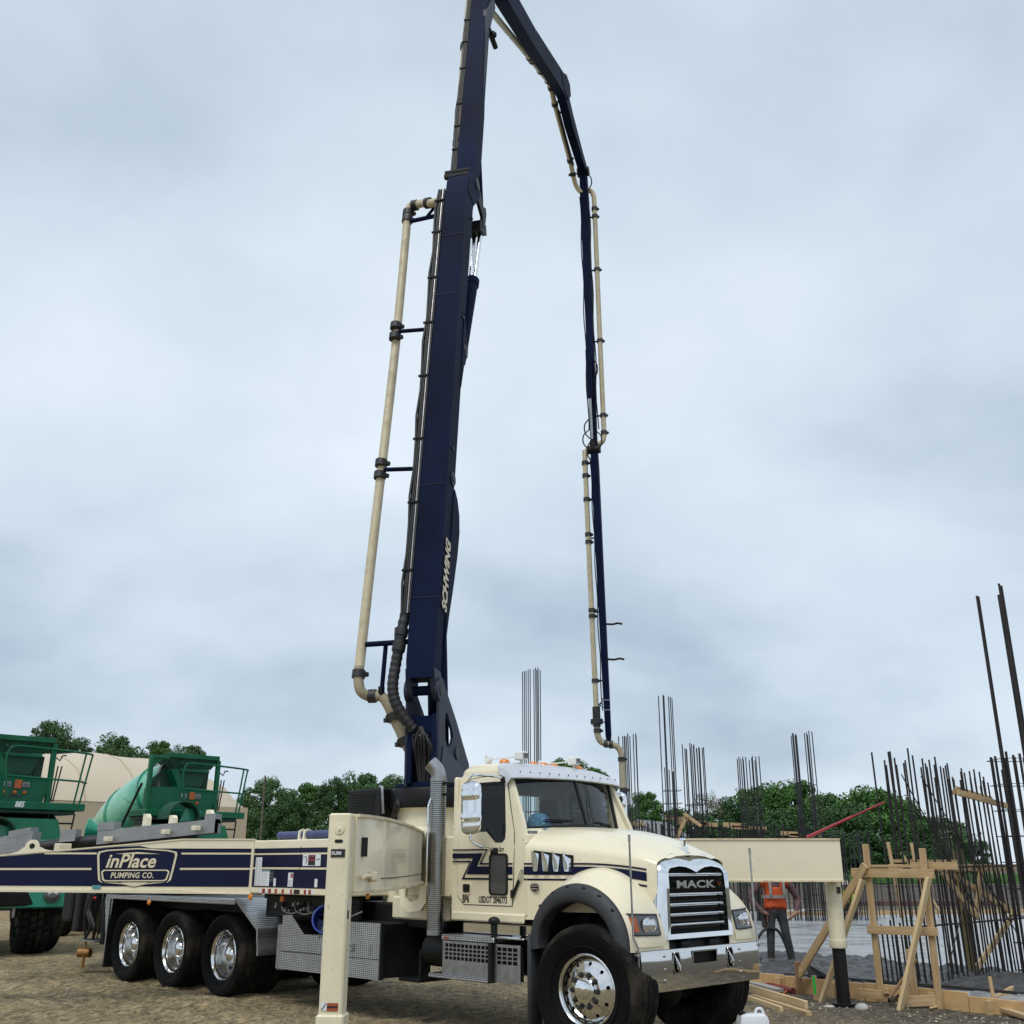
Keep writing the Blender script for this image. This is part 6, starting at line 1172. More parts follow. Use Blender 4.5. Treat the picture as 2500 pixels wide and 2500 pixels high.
# ================================================================ mixer trucks
mat('green_crust', (.002, .07, .035), .7, var=.2, dirt=.8, dcol=(.07, .072, .066), dscale=5, bump=.3, bs=25)
def mixer(X, Y, num, label, zoff=0., chz=2.6):
    T = empty('mixer_truck', (X, Y, zoff), R(-45)); tag(T, label, 'mixer truck', 'green concrete mixers behind the pump')
    def Q(mb, name, m, par=None, smooth=35): return mb.build(name, m, T if par is None else par, smooth)
    m = MB(); m.cbox((-.75, -1.25, 2.675), (.12, 1.27, 2.82), .012); pl = Q(m, 'platform', 'green_paint')
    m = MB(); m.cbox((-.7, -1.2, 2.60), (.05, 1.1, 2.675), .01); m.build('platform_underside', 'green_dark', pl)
    text('number_lettering', num, .15, FRONT, 'print_white', pl, (.125, -.13, 2.715), bold=.006, shear=.15, sx=.78)
    m = MB(); m.prism([(-.05, y, z) for y, z in ((-1.09, 2.82), (.45, 2.82), (.60, 3.30), (-.30, 3.36), (-1.08, 3.31))], (-.35, 0, 0)); pd = Q(m, 'pedestal', 'green_paint', None, 0)
    m = MB(); m.cbox((-.05, -.135, 3.07), (-.02, .0, 3.24), .01); m.build('beacon_lens', 'amber_dull', pd)
    for y in (-.27, .09): m = MB(); m.cbox((-.05, y - .07, 3.10), (-.03, y + .07, 3.20), .01); m.build('lamp_cluster', 'steel_grey', pd); m = MB(); m.cbox((-.03, y - .05, 3.12), (-.026, y + .05, 3.18), .004); m.build('lamp_face', 'lamp_dark', pd)
    for y in (-.29, -.11, .08):
        m = MB(); m.lathe([(.04, 0), (.035, .015), (.015, .022), (.001, .024)], (-.048, y, 3.0), (1, 0, 0), 14); ml = m.build('marker_lamp', 'amber_dull', pd); m = MB(); m.sphere((-.022, y, 3.0), .012, 8, 6); m.build('lamp_bulb', 'amber', ml)
    text('maker_lettering', 'ADVANCE', .07, FRONT, 'print_black', pd, (-.048, -.34, 2.90), bold=.003, sx=1.15)
    # discharge throat between the two side plates
    m = MB(); m.prism([(-.12, y, z) for y, z in ((-.42, 3.75), (.31, 3.75), (.17, 3.37), (-.32, 3.37))], (-.03, 0, 0)); Q(m, 'throat_plate', 'green_crust', None, 0)
    m = MB(); m.prism([(-.10, y, z) for y, z in ((-.44, 3.76), (-.62, 3.74), (-.40, 3.34), (-.30, 3.34))], (-.3, 0, 0)); Q(m, 'throat_side', 'green_paint', None, 0)
    m = MB(); m.bar((-.08, -.42, 3.73), (-.08, .33, 3.73), .05, .06); Q(m, 'throat_bar', 'green_paint')
    m = MB(); m.lathe([(.55, 0), (.58, -.06), (.52, -.05), (.3, -.3), (.001, -.35)], (-.42, -.2, 3.52), (.93, 0, .35), 32); Q(m, 'drum_mouth', 'concrete_residue')
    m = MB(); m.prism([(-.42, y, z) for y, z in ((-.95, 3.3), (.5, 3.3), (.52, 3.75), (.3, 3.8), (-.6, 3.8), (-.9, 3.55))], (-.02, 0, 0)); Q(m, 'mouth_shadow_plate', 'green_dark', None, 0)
    # charge hopper on top
    m = MB(); m.loft([[(-.10 + a, y, z) for a, y in ((.06, -.74), (.06, .56), (-.9, .5), (-.9, -.7))] if k == 0 else ([(-.10 + a, y, z) for a, y in ((.02, -.72), (.02, .54), (-.8, .48), (-.8, -.66))] if k == 1 else [(-.14 + a, y, z) for a, y in ((0, -.55), (0, .40), (-.5, .35), (-.5, -.5))]) for k, z in enumerate((4.09, 3.98, 3.78))], True); Q(m, 'charge_hopper', 'green_crust', None, 20)
    m = MB(); m.bar((-.04, -.74, 4.05), (-.04, .56, 4.05), .03, .10); Q(m, 'hopper_rim', 'green_paint')
    m = MB(); m.cbox((-.12, -1.16, 3.95), (-.04, -.70, 4.03), .01); m.prism([(-.06, -1.15, 3.95), (-.06, -.85, 3.95), (-.06, -1.05, 3.80), (-.06, -1.15, 3.74)], (-.04, 0, 0)); Q(m, 'hopper_arm', 'green_paint')
    for y, z1, z0 in ((-1.14, 4.0, 2.82), (.56, 4.0, 2.82)): m = MB(); m.cbox((-.14, y - .045, z0), (-.03, y + .045, z1), .01); Q(m, 'pedestal_column', 'green_paint')
    # hooks, cables
    m = MB(); m.tube(smooth_path([(-.02, -.42, 3.92), (.03, -.40, 3.86), (.03, -.34, 3.86), (0, -.3, 3.93)], 4), .012, 6); Q(m, 'hopper_hook', 'green_dark')
    m = MB(); m.tube(smooth_path([(-.03, -1.1, 3.76), (.0, -.95, 3.85), (0, -.85, 3.83), (0, -.7, 3.72)], 4), .01, 5); Q(m, 'cable', 'hose')
    m = MB(); m.tube([(-.05, .60, 3.72), (-.02, .68, 3.66), (-.02, .72, 3.76), (-.02, .80, 3.77)], .016, 6); Q(m, 'crank_handle', 'black_steel')
    # rail and posts
    m = MB(); m.tube(smooth_path([(.10, -.30, 2.82), (.10, -.36, 3.2), (.10, -.40, 3.45), (.10, -.42, 3.62), (.10, -.38, 3.80), (.10, -.28, 3.87), (.10, -.1, 3.88), (.10, .6, 3.86), (.10, 1.16, 3.83), (.02, 1.32, 3.82), (-.1, 1.38, 3.81)], 4), .022, 8); m.tube([(.10, -.34, 3.30), (.10, 1.1, 3.26), (-.1, 1.32, 3.25)], .02, 8); Q(m, 'guard_rail', 'green_paint')
    for a, b in (((.10, 1.16, 3.83), (.10, 1.03, 2.82)), ((-.1, 1.38, 3.81), (-.1, 1.23, 2.82))): m = MB(); m.tube([a, b], .02, 8); Q(m, 'rail_post', 'green_paint')
    for y0, y1 in ((.66, .64), (.74, .68)): m = MB(); m.tube([(-.1, y0 + .03, 3.56), (-.1, y1, 2.85)], .015, 6); Q(m, 'ladder_rail', 'black_steel')
    for a, b in (((.0, .68, 2.62), (.05, .84, 2.2)), ((.0, .62, 2.62), (-.05, .5, 2.1)), ((.0, 1.12, 2.62), (.05, 1.06, 2.2)), ((.02, .72, 2.43), (.02, 1.1, 2.43))): m = MB(); m.tube([a, b], .018, 6); Q(m, 'ladder_rail', 'black_steel')
    # drum
    ax = Vector((-.92, 0, -.39)); o0 = Vector((-.45, -.2, 3.55))
    m = MB(); m.lathe([(.54, .0), (.57, .15), (.61, .35)], o0, ax, 40); Q(m, 'drum_neck', 'green_bright')
    m = MB(); m.lathe([(.61, .35), (.74, .9), (.82, 1.6), (.84, 2.2)], o0, ax, 48); Q(m, 'drum_cone', 'drum_stripe', None, 30)
    m = MB(); m.lathe([(.84, 2.2), (.83, 2.6), (.72, 3.4), (.5, 4.0), (.3, 4.2), (.001, 4.2)], o0, ax, 48); Q(m, 'drum', 'drum_stripe', None, 30)
    for t_, r_ in ((.75, .715), (2.1, .85)): m = MB(); m.lathe([(r_ - .03, -.05), (r_ + .015, -.05), (r_ + .015, .05), (r_ - .03, .05)], o0 + ax * t_, ax, 48); Q(m, 'drum_ring', 'green_bright')
    # spiral fin lines on the cone
    for k in range(5):
        m = MB(); pts = []; u = ax.orthogonal().normalized(); v_ = ax.cross(u)
        for q in range(20): t_ = .4 + 1.75 * q / 19; r_ = (.61 + .13 * (t_ - .35) / .55 if t_ < .9 else .74 + .10 * min(1, (t_ - .9) / 1.1)) + .004; a = 2 * math.pi * k / 5 + q * .10; pts.append(o0 + ax * t_ + (u * math.cos(a) + v_ * math.sin(a)) * r_)
        m.tube(pts, .010, 4); Q(m, 'drum_seam', 'green_bright')
    m = MB(); m.tube([(-.2, -1.25, 3.4), (-.6, -1.5, 2.3)], .03, 6); Q(m, 'drum_prop', 'black_steel')
    # folding chute
    m = MB(); A_ = [[(.25 + q, -.62 + .40 * math.cos(t_), chz + .40 * math.sin(t_)) for t_ in [math.pi * k / 14 for k in range(15)]] for q in (0, .5)]; m.loft(A_, False); B2 = [[(.25 + q, -.62 + .37 * math.cos(t_), chz + .37 * math.sin(t_)) for t_ in [math.pi * k / 14 for k in range(15)]] for q in (0, .5)]; m.loft(B2, False); m.loft([A_[0], B2[0]], False); m.loft([A_[1], B2[1]], False); ch = Q(m, 'chute', 'green_crust')
    m = MB(); m.prism([(.5, y, z) for y, z in ((-.62, chz - .05), (-.1, chz + .02), (-.12, chz + .2), (-.5, chz + .26))], (.03, 0, 0)); m.build('chute_plate', 'green_bright', ch)
    # frame, wheels, cab underneath
    m = MB(); 
    m.cbox((-7.6, -.5, .9), (.6, .5, 1.25), .03); m.cbox((-1.2, -.9, 1.1), (-.3, .9, 2.6), .05); m.cbox((-5.6, -.5, 1.2), (-4.7, .5, 2.2), .05); Q(m, 'chassis_frame', 'black_steel')
    wm = MB(); wm.lathe([(.3, -.13), (.5, -.13), (.54, -.08), (.54, .08), (.5, .13), (.3, .13)], (0, 0, 0), (0, 1, 0), 32); wm.cyl((0, -.1, 0), (0, .1, 0), .3, n=24); wme = wm.mesh('wheel', 'rubber')
    for x in (.1, -3.4, -4.7, -6.0):
        for y in (-1.05, 1.05): o = bpy.data.objects.new('wheel', wme); col.objects.link(o); o.parent = T; o.location = (x - .6, y, .54)
    m = MB(); m.loft([[(x, -.2 + a * w_, z) for a in (-1, 1)] + [(x - 1.0, -.2 + a * w_, z) for a in (1, -1)] for x, z, w_ in ((.55, 1.2, 1.0), (.5, 1.9, .98), (.25, 2.5, .9))], True, True); Q(m, 'cab', 'green_paint', None, 20)
    return T
mixer(-7.4, 24.8, '895', 'green concrete mixer numbered 895, its pale striped drum tilted towards the left')
M885 = mixer(-9.75, 21.05, '885', 'green concrete mixer numbered 885, cut by the left edge of the picture', 0, 2.1)
m = MB(); c_ = Vector((-7.85, 19.8, 2.27)) - M885.location; c_ = Vector(((c_.x - c_.y) * S2, (c_.x + c_.y) * S2, c_.z)); m.lathe([(.19, 0), (.2, .02), (.12, .14), (.10, .6), (.09, .6), (.11, .14), (.18, .0)], c_, (.55, .8, -.12), 28); m.build('chute_funnel', 'green_bright', M885)
# ---- front of a pale green truck at the left edge
GT = empty('green_truck', (-9.75, 21.6, 0), R(-56)); tag(GT, 'pale green truck front with headlamp above a wide block-tread tyre at left edge', 'truck')
def gtp(mb, name, m, par=None, smooth=35): return mb.build(name, m, GT if par is None else par, smooth)
m = MB(); NL = 44; rw, hw = .60, .27
m.lathe([(.30, -hw), (.48, -hw - .02), (.56, -hw + .01), (.575, -hw + .06), (.582, -.1), (.582, .1), (.575, hw - .06), (.56, hw - .01), (.48, hw + .02), (.30, hw)], (0, 0, 0), (0, 1, 0), 48)
wh = gtp(m, 'wheel', 'rubber_side'); wh.location = (.1, .28, .585)
m = MB()
for i in range(26):
    for j, yb in enumerate((-.20, -.067, .067, .20)):
        a0 = 2 * math.pi * (i + (.5 if j % 2 else 0)) / 26; da = 2 * math.pi / 26 * .41; V = []
        for rr_ in (.575, .604):
            for aa, yy in ((-1, -1), (1, -.8), (1, 1), (-1, .8)): t_ = a0 + da * aa; V.append((rr_ * math.cos(t_), yb + .056 * yy, rr_ * math.sin(t_)))
        m.add(V, [(0, 1, 2, 3), (4, 5, 6, 7), (0, 1, 5, 4), (1, 2, 6, 5), (2, 3, 7, 6), (3, 0, 4, 7)])
tr_ = m.build('tread_blocks', 'rubber', wh, 0); tr_['kind'] = 'stuff'
m = MB(); m.lathe([(.3, 0), (.29, .05), (.12, .08), (.1, .0), (.001, .0)], (0, -hw, 0), (0, 1, 0), 32); m.build('rim', 'green_dark', wh)
m = MB(); m.prism([(x, 1.05, z) for x, z in ((1.05, 1.5), (.98, .88), (.70, .84), (.62, .98), (.45, 1.18), (0, 1.22), (-.4, 1.12), (-.6, .95), (-1.5, .95), (-1.5, 2.1), (.9, 2.1))], (0, -2.1, 0)); gtp(m, 'fender', 'green_fender', None, 0)
hl_y = .62
m = MB(); m.lathe([(.155, 0), (.15, .03), (.12, .05), (.001, .06)], (1.005, .42, 1.10), (1, 0, .08), 24); hl = gtp(m, 'headlamp', 'lamp_dark')
m = MB(); m.lathe([(.1, .05), (.09, .07), (.001, .08)], (1.01, .42, 1.13), (1, 0, .08), 20); m.build('lamp_lens', 'lens', hl)
m = MB(); m.lathe([(.06, 0), (.055, .03), (.001, .045)], (1.01, .78, 1.12), (1, 0, .08), 20); gtp(m, 'turn_lamp', 'amber_dull')
text('fender_lettering', 'st', .35, FRONT, 'print_black', GT, (1.045, -.66, 1.08), bold=.01, shear=.4)
m = MB(); m.cyl((.9, -.2, .7), (.95, -.22, 1.35), .03, n=8); gtp(m, 'tie_rod', 'steel_grey')
m = MB(); m.cbox((-4, -.6, .8), (.3, .6, 1.1), .03); gtp(m, 'chassis_frame', 'black_steel')
# ================================================================ fabric storage building
FB = empty('fabric_building', (-11.4, 46, 0), R(45)); tag(FB, 'long cream fabric-covered storage building with a rounded roof behind the mixers', 'building')
m = MB(); NS = 40; rings = []; wl_r = []
for i in range(NS + 1):
    x = -22 + 22.0 * i / NS; e_ = 1 if x < -2.2 else math.sqrt(max(0, 1 - ((x + 2.2) / 2.25) ** 2)); wv = .07 * math.sin(x * .95) + .05 * math.sin(x * 2.1 + 1)
    rings.append([(x, q, z) for q, z in ((0 + (1 - e_) * .4, 3.95), (.35 + (1 - e_) * .4, 4.0 + .55 * e_), (1.1, 4.0 + 1.2 * e_), (2.2, 4.0 + (1.72 + wv) * e_), (3.6, 4.0 + (2.05 + wv) * e_), (5.0, 4.0 + (2.08 + wv) * e_), (7, 4.0 + 1.7 * e_), (9, 4.0 + .8 * e_), (9.6, 3.95))])
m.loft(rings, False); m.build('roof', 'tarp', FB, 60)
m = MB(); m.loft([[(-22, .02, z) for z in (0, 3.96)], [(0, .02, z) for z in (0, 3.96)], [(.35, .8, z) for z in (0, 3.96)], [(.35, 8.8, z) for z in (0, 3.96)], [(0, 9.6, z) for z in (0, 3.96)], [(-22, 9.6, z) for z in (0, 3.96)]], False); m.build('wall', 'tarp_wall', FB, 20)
for i in range(3, 36, 4): m = MB(); m.tube([(p[0], p[1] - .01, p[2] + .012) for p in rings[i][:6]], .018, 4); m.build('roof_seam', 'tarp_wall', FB)
m = MB(); m.tube([(r_[4][0], 4.3, r_[4][2] + .05) for r_ in rings[:36]], .03, 6); m.build('ridge_rope', 'clamp', FB)
# ---- small shed far behind the pour
SH_ = empty('shed', (7.9, 62, 0), R(-28)); tag(SH_, 'small pale grey gabled shed seen beyond the rebar left of the hood', 'shed')
m = MB(); m.prism([(-1.25, -1.8, 0), (1.25, -1.8, 0), (1.25, -1.8, 3.2), (0, -1.8, 3.95), (-1.25, -1.8, 3.2)], (0, 5, 0)); m.build('wall', 'siding', SH_, 0)
for s in (-1, 1): m = MB(); m.prism([(0, -1.95, 3.96), (s * 1.42, -1.95, 3.11), (s * 1.42, -1.95, 3.19), (0, -1.95, 4.05)], (0, 5.3, 0)); m.build('roof', 'shed_roof', SH_, 0)
# ---- utility pole among the trees
m = MB(); m.cyl((-15.45, 66, 0), (-15.45, 66, 6.9), .075, .055, 8); tag(m.build('utility_pole', 'pole_wood'), 'slim wooden utility pole standing among the trees left of the boom', 'pole')
# ================================================================ trees
def crown_mesh(seed, name, m, nc=95, per=150, leaf=.040, flat=1.0):
    rk = random.Random(seed); V, F = [], []
    for c_ in range(nc):
        while True:
            p = Vector((rk.uniform(-1, 1), rk.uniform(-1, 1), rk.uniform(-1, 1)))
            if .30 < p.length < .96: break
        p.z *= flat; p *= (1 - .16 * max(0, p.z)); cr = rk.uniform(.12, .32)
        for k in range(per):
            q = Vector((rk.gauss(0, 1), rk.gauss(0, 1), rk.gauss(0, 1))).normalized() * cr * rk.uniform(.55, 1.08); q.z *= .75; c = p + q
            nrm = (q.normalized() + Vector((rk.gauss(0, .6), rk.gauss(0, .6), rk.gauss(.35, .5)))).normalized(); u = nrm.orthogonal().normalized(); a = rk.uniform(0, 6.28); v_ = nrm.cross(u); u, v_ = u * math.cos(a) + v_ * math.sin(a), v_ * math.cos(a) - u * math.sin(a)
            l_ = leaf * rk.uniform(.6, 1.3); w_ = l_ * .62; i = len(V)
            V += [c - u * l_, c + v_ * w_ + nrm * l_ * .15, c + u * l_, c - v_ * w_ + nrm * l_ * .15]; F.append((i, i + 1, i + 2, i + 3))
    me = bpy.data.meshes.new(name); me.from_pydata([tuple(p) for p in V], [], F); me.materials.append(MT[m]); return me
def trunk_mesh(seed):
    rk = random.Random(seed); m = MB(); m.tube([(0, 0, -.05), (.02, .01, .8), (-.02, .02, 1.6), (.01, 0, 2.3)], [.11, .09, .065, .03], 8)
    for k in range(6): a = rk.uniform(0, 6.28); z = rk.uniform(.8, 1.7); m.tube([(0, 0, z), (.35 * math.cos(a), .35 * math.sin(a), z + .35), (.7 * math.cos(a), .7 * math.sin(a), z + .6)], [.05, .035, .015], 6)
    return m.mesh('trunk', 'bark')
CM = [crown_mesh(1, 'crown', 'leaf_a'), crown_mesh(2, 'crown', 'leaf_b'), crown_mesh(3, 'crown', 'leaf_c'), crown_mesh(4, 'crown', 'leaf_a', 110, 125), crown_mesh(5, 'crown', 'leaf_b', 75, 170)]
CP = crown_mesh(9, 'crown', 'leaf_pale', 70, 50, .03)
TMs = [trunk_mesh(1), trunk_mesh(2)]
_tc = [0]
def tree(px, py_top, D, half_w, label, k=None, name='tree', low=.8, group=None, pale=False, zr=None):
    """crown top and half width given as seen; D = distance"""
    _tc[0] += 1; i = _tc[0]; X = (px - 1250) / 2500 * D; th = R(18.98); v_ = (1250 - py_top) / 2500; zt = 1.65 + D * (math.sin(th) + v_ * math.cos(th)); Yw = (D - (zt * .6 - 1.65) * math.sin(th)) / math.cos(th)
    r_ = half_w / 2500 * D; rz = zr if zr else min(r_ * 1.15, (zt - low) / 2); T = empty(name, (X, Yw, 0), i * 1.7); tag(T, label, 'tree', group)
    zc = zt - rz
    c = bpy.data.objects.new('crown', CP if pale else CM[(i if k is None else k) % 5]); col.objects.link(c); c.parent = T; c.location = (0, 0, zc); c.scale = (r_, r_, rz)
    if zt - 2 * rz > low + .5:      # skirt of lower foliage
        c = bpy.data.objects.new('lower_crown', CM[(i + 2) % 5]); col.objects.link(c); c.parent = T; zz = (zt - 2 * rz + low) / 2 + rz * .35; c.location = (0, 0, zz); c.scale = (r_ * 1.02, r_ * 1.02, max(.8, zz - low)); c.rotation_euler = (0, 0, 2.0)
    t_ = bpy.data.objects.new('trunk', TMs[i % 2]); col.objects.link(t_); t_.parent = T; hs = max(.4, zc / 2.35); t_.scale = (r_ * .7, r_ * .7, hs)
    return T
G1 = 'trees behind the fabric building'; G2 = 'trees between the building and the boom'; G3 = 'tree line behind the building site'
tree(112, 1740, 88, 66, 'tallest tree behind the fabric building, above mixer 885', 1, group=G1); tree(38, 1790, 84, 34, 'low tree crown peeking over the top of mixer 885', 2, group=G1)
tree(272, 1772, 88, 78, 'round dark tree over the middle of the fabric roof', 1, group=G1); tree(178, 1792, 90, 44, 'small crown between the two big trees above the fabric roof', 4, group=G1); tree(372, 1795, 90, 44, 'tree crown just left above mixer 895', 3, group=G1); tree(448, 1803, 88, 48, 'rightmost tree crown above the hopper of mixer 895', 1, group=G1)
tree(652, 1882, 78, 66, 'tree at the right end of the fabric building', 1, group=G2, low=.5); tree(742, 1898, 80, 62, 'tree right of the utility pole, above the blue deck pipe', 3, group=G2, low=.5); tree(812, 1890, 76, 50, 'tree above the near outrigger leg', 2, group=G2, low=.5); tree(880, 1868, 80, 70, 'tall tree left of the boom turret, above the oil cooler', 1, group=G2, low=.5); tree(955, 1884, 80, 50, 'tree partly hidden behind the boom turret', 4, group=G2, low=.5); tree(600, 1935, 82, 46, 'low tree hard against the end of the fabric building', 2, group=G2, low=.5); tree(700, 1935, 72, 60, 'lower bushy tree in front of the utility pole', 2, group=G2, low=.5)
tree(1382, 1836, 84, 62, 'tree crown rising over the cab roof between the lamps', 0, group=G3, low=.5); tree(1450, 1862, 86, 46, 'smaller crown over the right end of the sun visor', 3, group=G3, low=.5)
R3 = [(1574, 1930, 96, 40, 'slim tree right of the hanging end hose'), (1640, 1962, 100, 60, 'low tree above the shed roof'), (1790, 1945, 100, 62, 'dark tree behind the pale one at the left of the tree line'), (1865, 1905, 102, 70, 'tree behind the narrow rebar column over the beam'), (1945, 1893, 104, 76, 'highest tree of the left half of the tree line'), (2020, 1925, 100, 60, 'tree behind the red pole'), (2130, 1908, 96, 92, 'big bright round tree above the timber posts'), (2075, 1960, 92, 64, 'dark tree just left of the big bright tree'), (2230, 1980, 98, 66, 'tree right of the big bright tree, behind the rebar'), (2305, 1995, 98, 62, 'dark tree behind the middle of the near rebar wall'), (2360, 2040, 100, 48, 'lowest tree at the right end of the tree line'), (1710, 1975, 94, 60, 'bushy tree under the pale tree'), (1900, 1975, 90, 80, 'broad dark tree low behind the beam'), (2000, 2010, 88, 80, 'low dark tree behind the beam end'), (2180, 2040, 90, 80, 'low dark tree behind the second timber post'), (1660, 2015, 86, 60, 'low bush at the foot of the tree line left of the beam'), (1760, 2005, 88, 66, 'low bushy tree under the pale tree, right of the shed'), (1560, 1985, 92, 44, 'low shrub behind the hanging hose')]
for k, (a, b, c_, d_, l_) in enumerate(R3): tree(a, b - 8, c_, d_ * 1.22, l_, (3, 1, 2, 0, 3, 1, 0, 2, 2, 4, 2, 1, 2, 2, 2, 1, 2, 4)[k], group=G3, low=.3)
tree(1728, 1918, 97, 44, 'pale thin-leaved tree standing out of the tree line', name='pale_tree', group=G3, pale=True, low=.5)
# ================================================================ rebar
def rod_mesh(r, name='rebar', m='rebar', n=7): b = MB(); b.cyl((0, 0, 0), (0, 0, 1), r, n=n); return b.mesh(name, m, 40)
ROD = rod_mesh(.0128); RODF = rod_mesh(.016, m='rebar_far', n=5); RODT = rod_mesh(.019)
def rod(par, me, p0, p1, name='rebar'):
    p0, p1 = Vector(p0), Vector(p1); d_ = p1 - p0; o = bpy.data.objects.new(name, me); col.objects.link(o); o.parent = par; o.location = p0; o.rotation_euler = d_.to_track_quat('Z', 'Y').to_euler(); o.scale = (1, 1, d_.length); return o
def column(name, X, Y, label, bars, ties=None, group='rebar columns rising behind the beam'):
    T = empty(name, (X, Y, .1)); tag(T, label, 'rebar', group); rk = random.Random(int(X * 100))
    for x, y, h in bars: rod(T, RODF, (x, y, 0), (x + rk.uniform(-.02, .02), y + rk.uniform(-.02, .02), h))
    if ties:
        w_, z0, z1, n_ = ties
        for k in range(n_): z = z0 + (z1 - z0) * k / max(1, n_ - 1); b = MB(); b.tube([(-w_, -w_, z), (w_, -w_, z), (w_, w_, z), (-w_, w_, z), (-w_, -w_, z)], .009, 4); b.build('stirrup', 'rebar_far', T)
    return T
rk = random.Random(11)
def grp(cx, n_, w_, h, dv=.06): return [(cx - w_ / 2 + w_ * k / max(1, n_ - 1) + rk.uniform(-.008, .008), rk.choice((-.15, .15)), h + rk.uniform(-dv, dv)) for k in range(n_)]
column('rebar_column', .60, 31.2, 'tallest far rebar column, standing over the cab roof lamp', grp(-.17, 5, .20, 7.15) + grp(.17, 5, .17, 7.2), (.2, .4, 3, 6))
column('rebar_column', 3.45, 31.2, 'rebar column behind the hanging end hose', grp(-.1, 4, .14, 5.15) + grp(.12, 4, .24, 5.25) + grp(.0, 3, .5, 5.2), (.24, .4, 3, 7))
column('rebar_column', 4.72, 31.2, 'tall rebar column just left of the hood ornament', grp(-.05, 6, .42, 6.35, .1) + grp(-.08, 5, .34, 4.2, .08), (.24, .3, 3.6, 10))
column('rebar_column', 5.42, 31.3, 'dense many-barred rebar column right of the tall one', grp(.0, 15, .60, 4.9, .1), (.28, .3, 3.2, 9))
column('rebar_column', 7.05, 31.4, 'dense rebar column in front of the left tree line', grp(.0, 14, .62, 4.55, .06), (.28, .3, 3.0, 9))
column('rebar_column', 8.72, 31.4, 'rebar column in two thin groups in front of the trees', grp(-.2, 6, .20, 5.25, .05) + grp(.2, 6, .2, 5.3, .05), (.24, .3, 2.8, 7))
# far wall of dowels
FW = empty('rebar_row', (0, 31.6, .1)); tag(FW, 'long far row of rebar dowels along the back edge of the slab', 'rebar')
rk = random.Random(3); x = 3.1; i = 0
while x < 10.6:
    h = 2.72 - .05 * max(0, x - 5) + rk.uniform(-.1, .1); y = rk.choice((0, .28)); rod(FW, RODF, (x, y, 0), (x + rk.uniform(-.03, .03), y, h)); x += rk.uniform(.03, .075); i += 1
for z in (.5, 1.1, 1.7): b = MB(); b.tube([(3.1, -.03, z), (10.6, -.03, z)], .009, 4); b.build('tie_bar', 'rebar_far', FW)
for x0, x1, z0, z1 in ((4.0, 5.4, .2, 2.4), (6.4, 5.3, .3, 2.5), (7.2, 8.3, .3, 2.2), (9.6, 8.6, .3, 2.2)): rod(FW, RODF, (x0, -.04, z0), (x1, -.04, z1), 'diagonal_bar')
# timbers tied along that wall
rk = random.Random(6)
def board(name, p0, p1, w_, h, m, label=None, cat='timber', group=None, par=None, up=(0, 0, 1)):
    p0, p1 = Vector(p0), Vector(p1); x_ = (p1 - p0); L_ = x_.length; x_.normalize(); y_ = Vector(up).cross(x_)
    if y_.length < 1e-3: y_ = Vector((0, 1, 0)).cross(x_)
    y_.normalize(); z_ = x_.cross(y_); M = Matrix((x_, y_, z_)).transposed().to_4x4(); M.translation = p0
    b = MB(); b.cbox((0, -w_ / 2, -h / 2), (L_, w_ / 2, h / 2), .004); o = b.build(name, m, par, 0)
    if par is not None: M = par.matrix_basis.inverted() @ M if par.parent is None else M
    o.matrix_basis = M
    if label: tag(o, label, cat, group)
    return o
FT = empty('timber_waler', (0, 31.75, .1)); tag(FT, 'broken line of pale timber walers across the top of the far rebar row', 'timber')
for x0, x1, z, h in ((3.15, 3.95, 2.70, .10), (4.50, 5.30, 2.86, .12), (4.85, 5.75, 2.72, .12), (5.55, 6.10, 2.68, .12), (6.25, 7.0, 2.66, .13), (6.5, 7.55, 2.58, .10), (7.95, 8.5, 2.42, .12), (8.2, 9.15, 2.36, .10)): board('plank', (x0, 31.72, z + .1), (x1, 31.72, z + .1 - .03), .05, h, 'wood', par=FT)
for a, b_ in (((4.25, 31.15, 1.3), (5.05, 31.15, 2.9)), ((5.02, 31.15, 3.05), (5.5, 31.15, 2.7))): board('brace', a, b_, .05, .10, 'wood', par=FT)
# ---- near rebar wall at the right
NW = empty('rebar_row', (5.45, 14.9, .1)); tag(NW, 'near row of tall rusty rebar at the right edge of the picture', 'rebar')
rk = random.Random(14); wd = Vector((2.05, 1.6, 0)).normalized(); wn_ = Vector((-wd.y, wd.x, 0))
for k in range(23):
    for lay in (0, 1):
        if lay and rk.random() < .12: continue
        a = -.05 + k * .138 + rk.uniform(-.045, .045); p = wd * a + wn_ * (.26 * lay); h = 3.0 + rk.uniform(-.12, .14) - (.15 if k > 10 else 0); ln = Vector((-.05, -.02, 0)) * h * rk.uniform(.0, .9) * .6
        rod(NW, ROD, p, p + ln + Vector((rk.uniform(-.03, .03), 0, h)))
for k in range(8):
    a = -.8 + k * .11; p = wd * a + wn_ * .12 + Vector((0, 0, 0)); rod(NW, ROD, p, p + Vector((-.02, 0, rk.uniform(.55, .85))), 'dowel')
for z in (.75, 1.5): rod(NW, ROD, wd * -.1 + Vector((0, 0, z)) - wn_ * .02, wd * 3.1 + Vector((0, 0, z + .03)) - wn_ * .02, 'tie_bar')
for a0, z0, a1, z1 in ((.05, 2.75, 1.6, .9), (.55, 2.75, 2.35, .9), (.55, .10, 2.0, 2.0), (1.3, 2.0, 2.6, .6)): rod(NW, rod_mesh(.008), wd * a0 + Vector((0, 0, z0)) - wn_ * .03, wd * a1 + Vector((0, 0, z1)) - wn_ * .03, 'diagonal_bar')
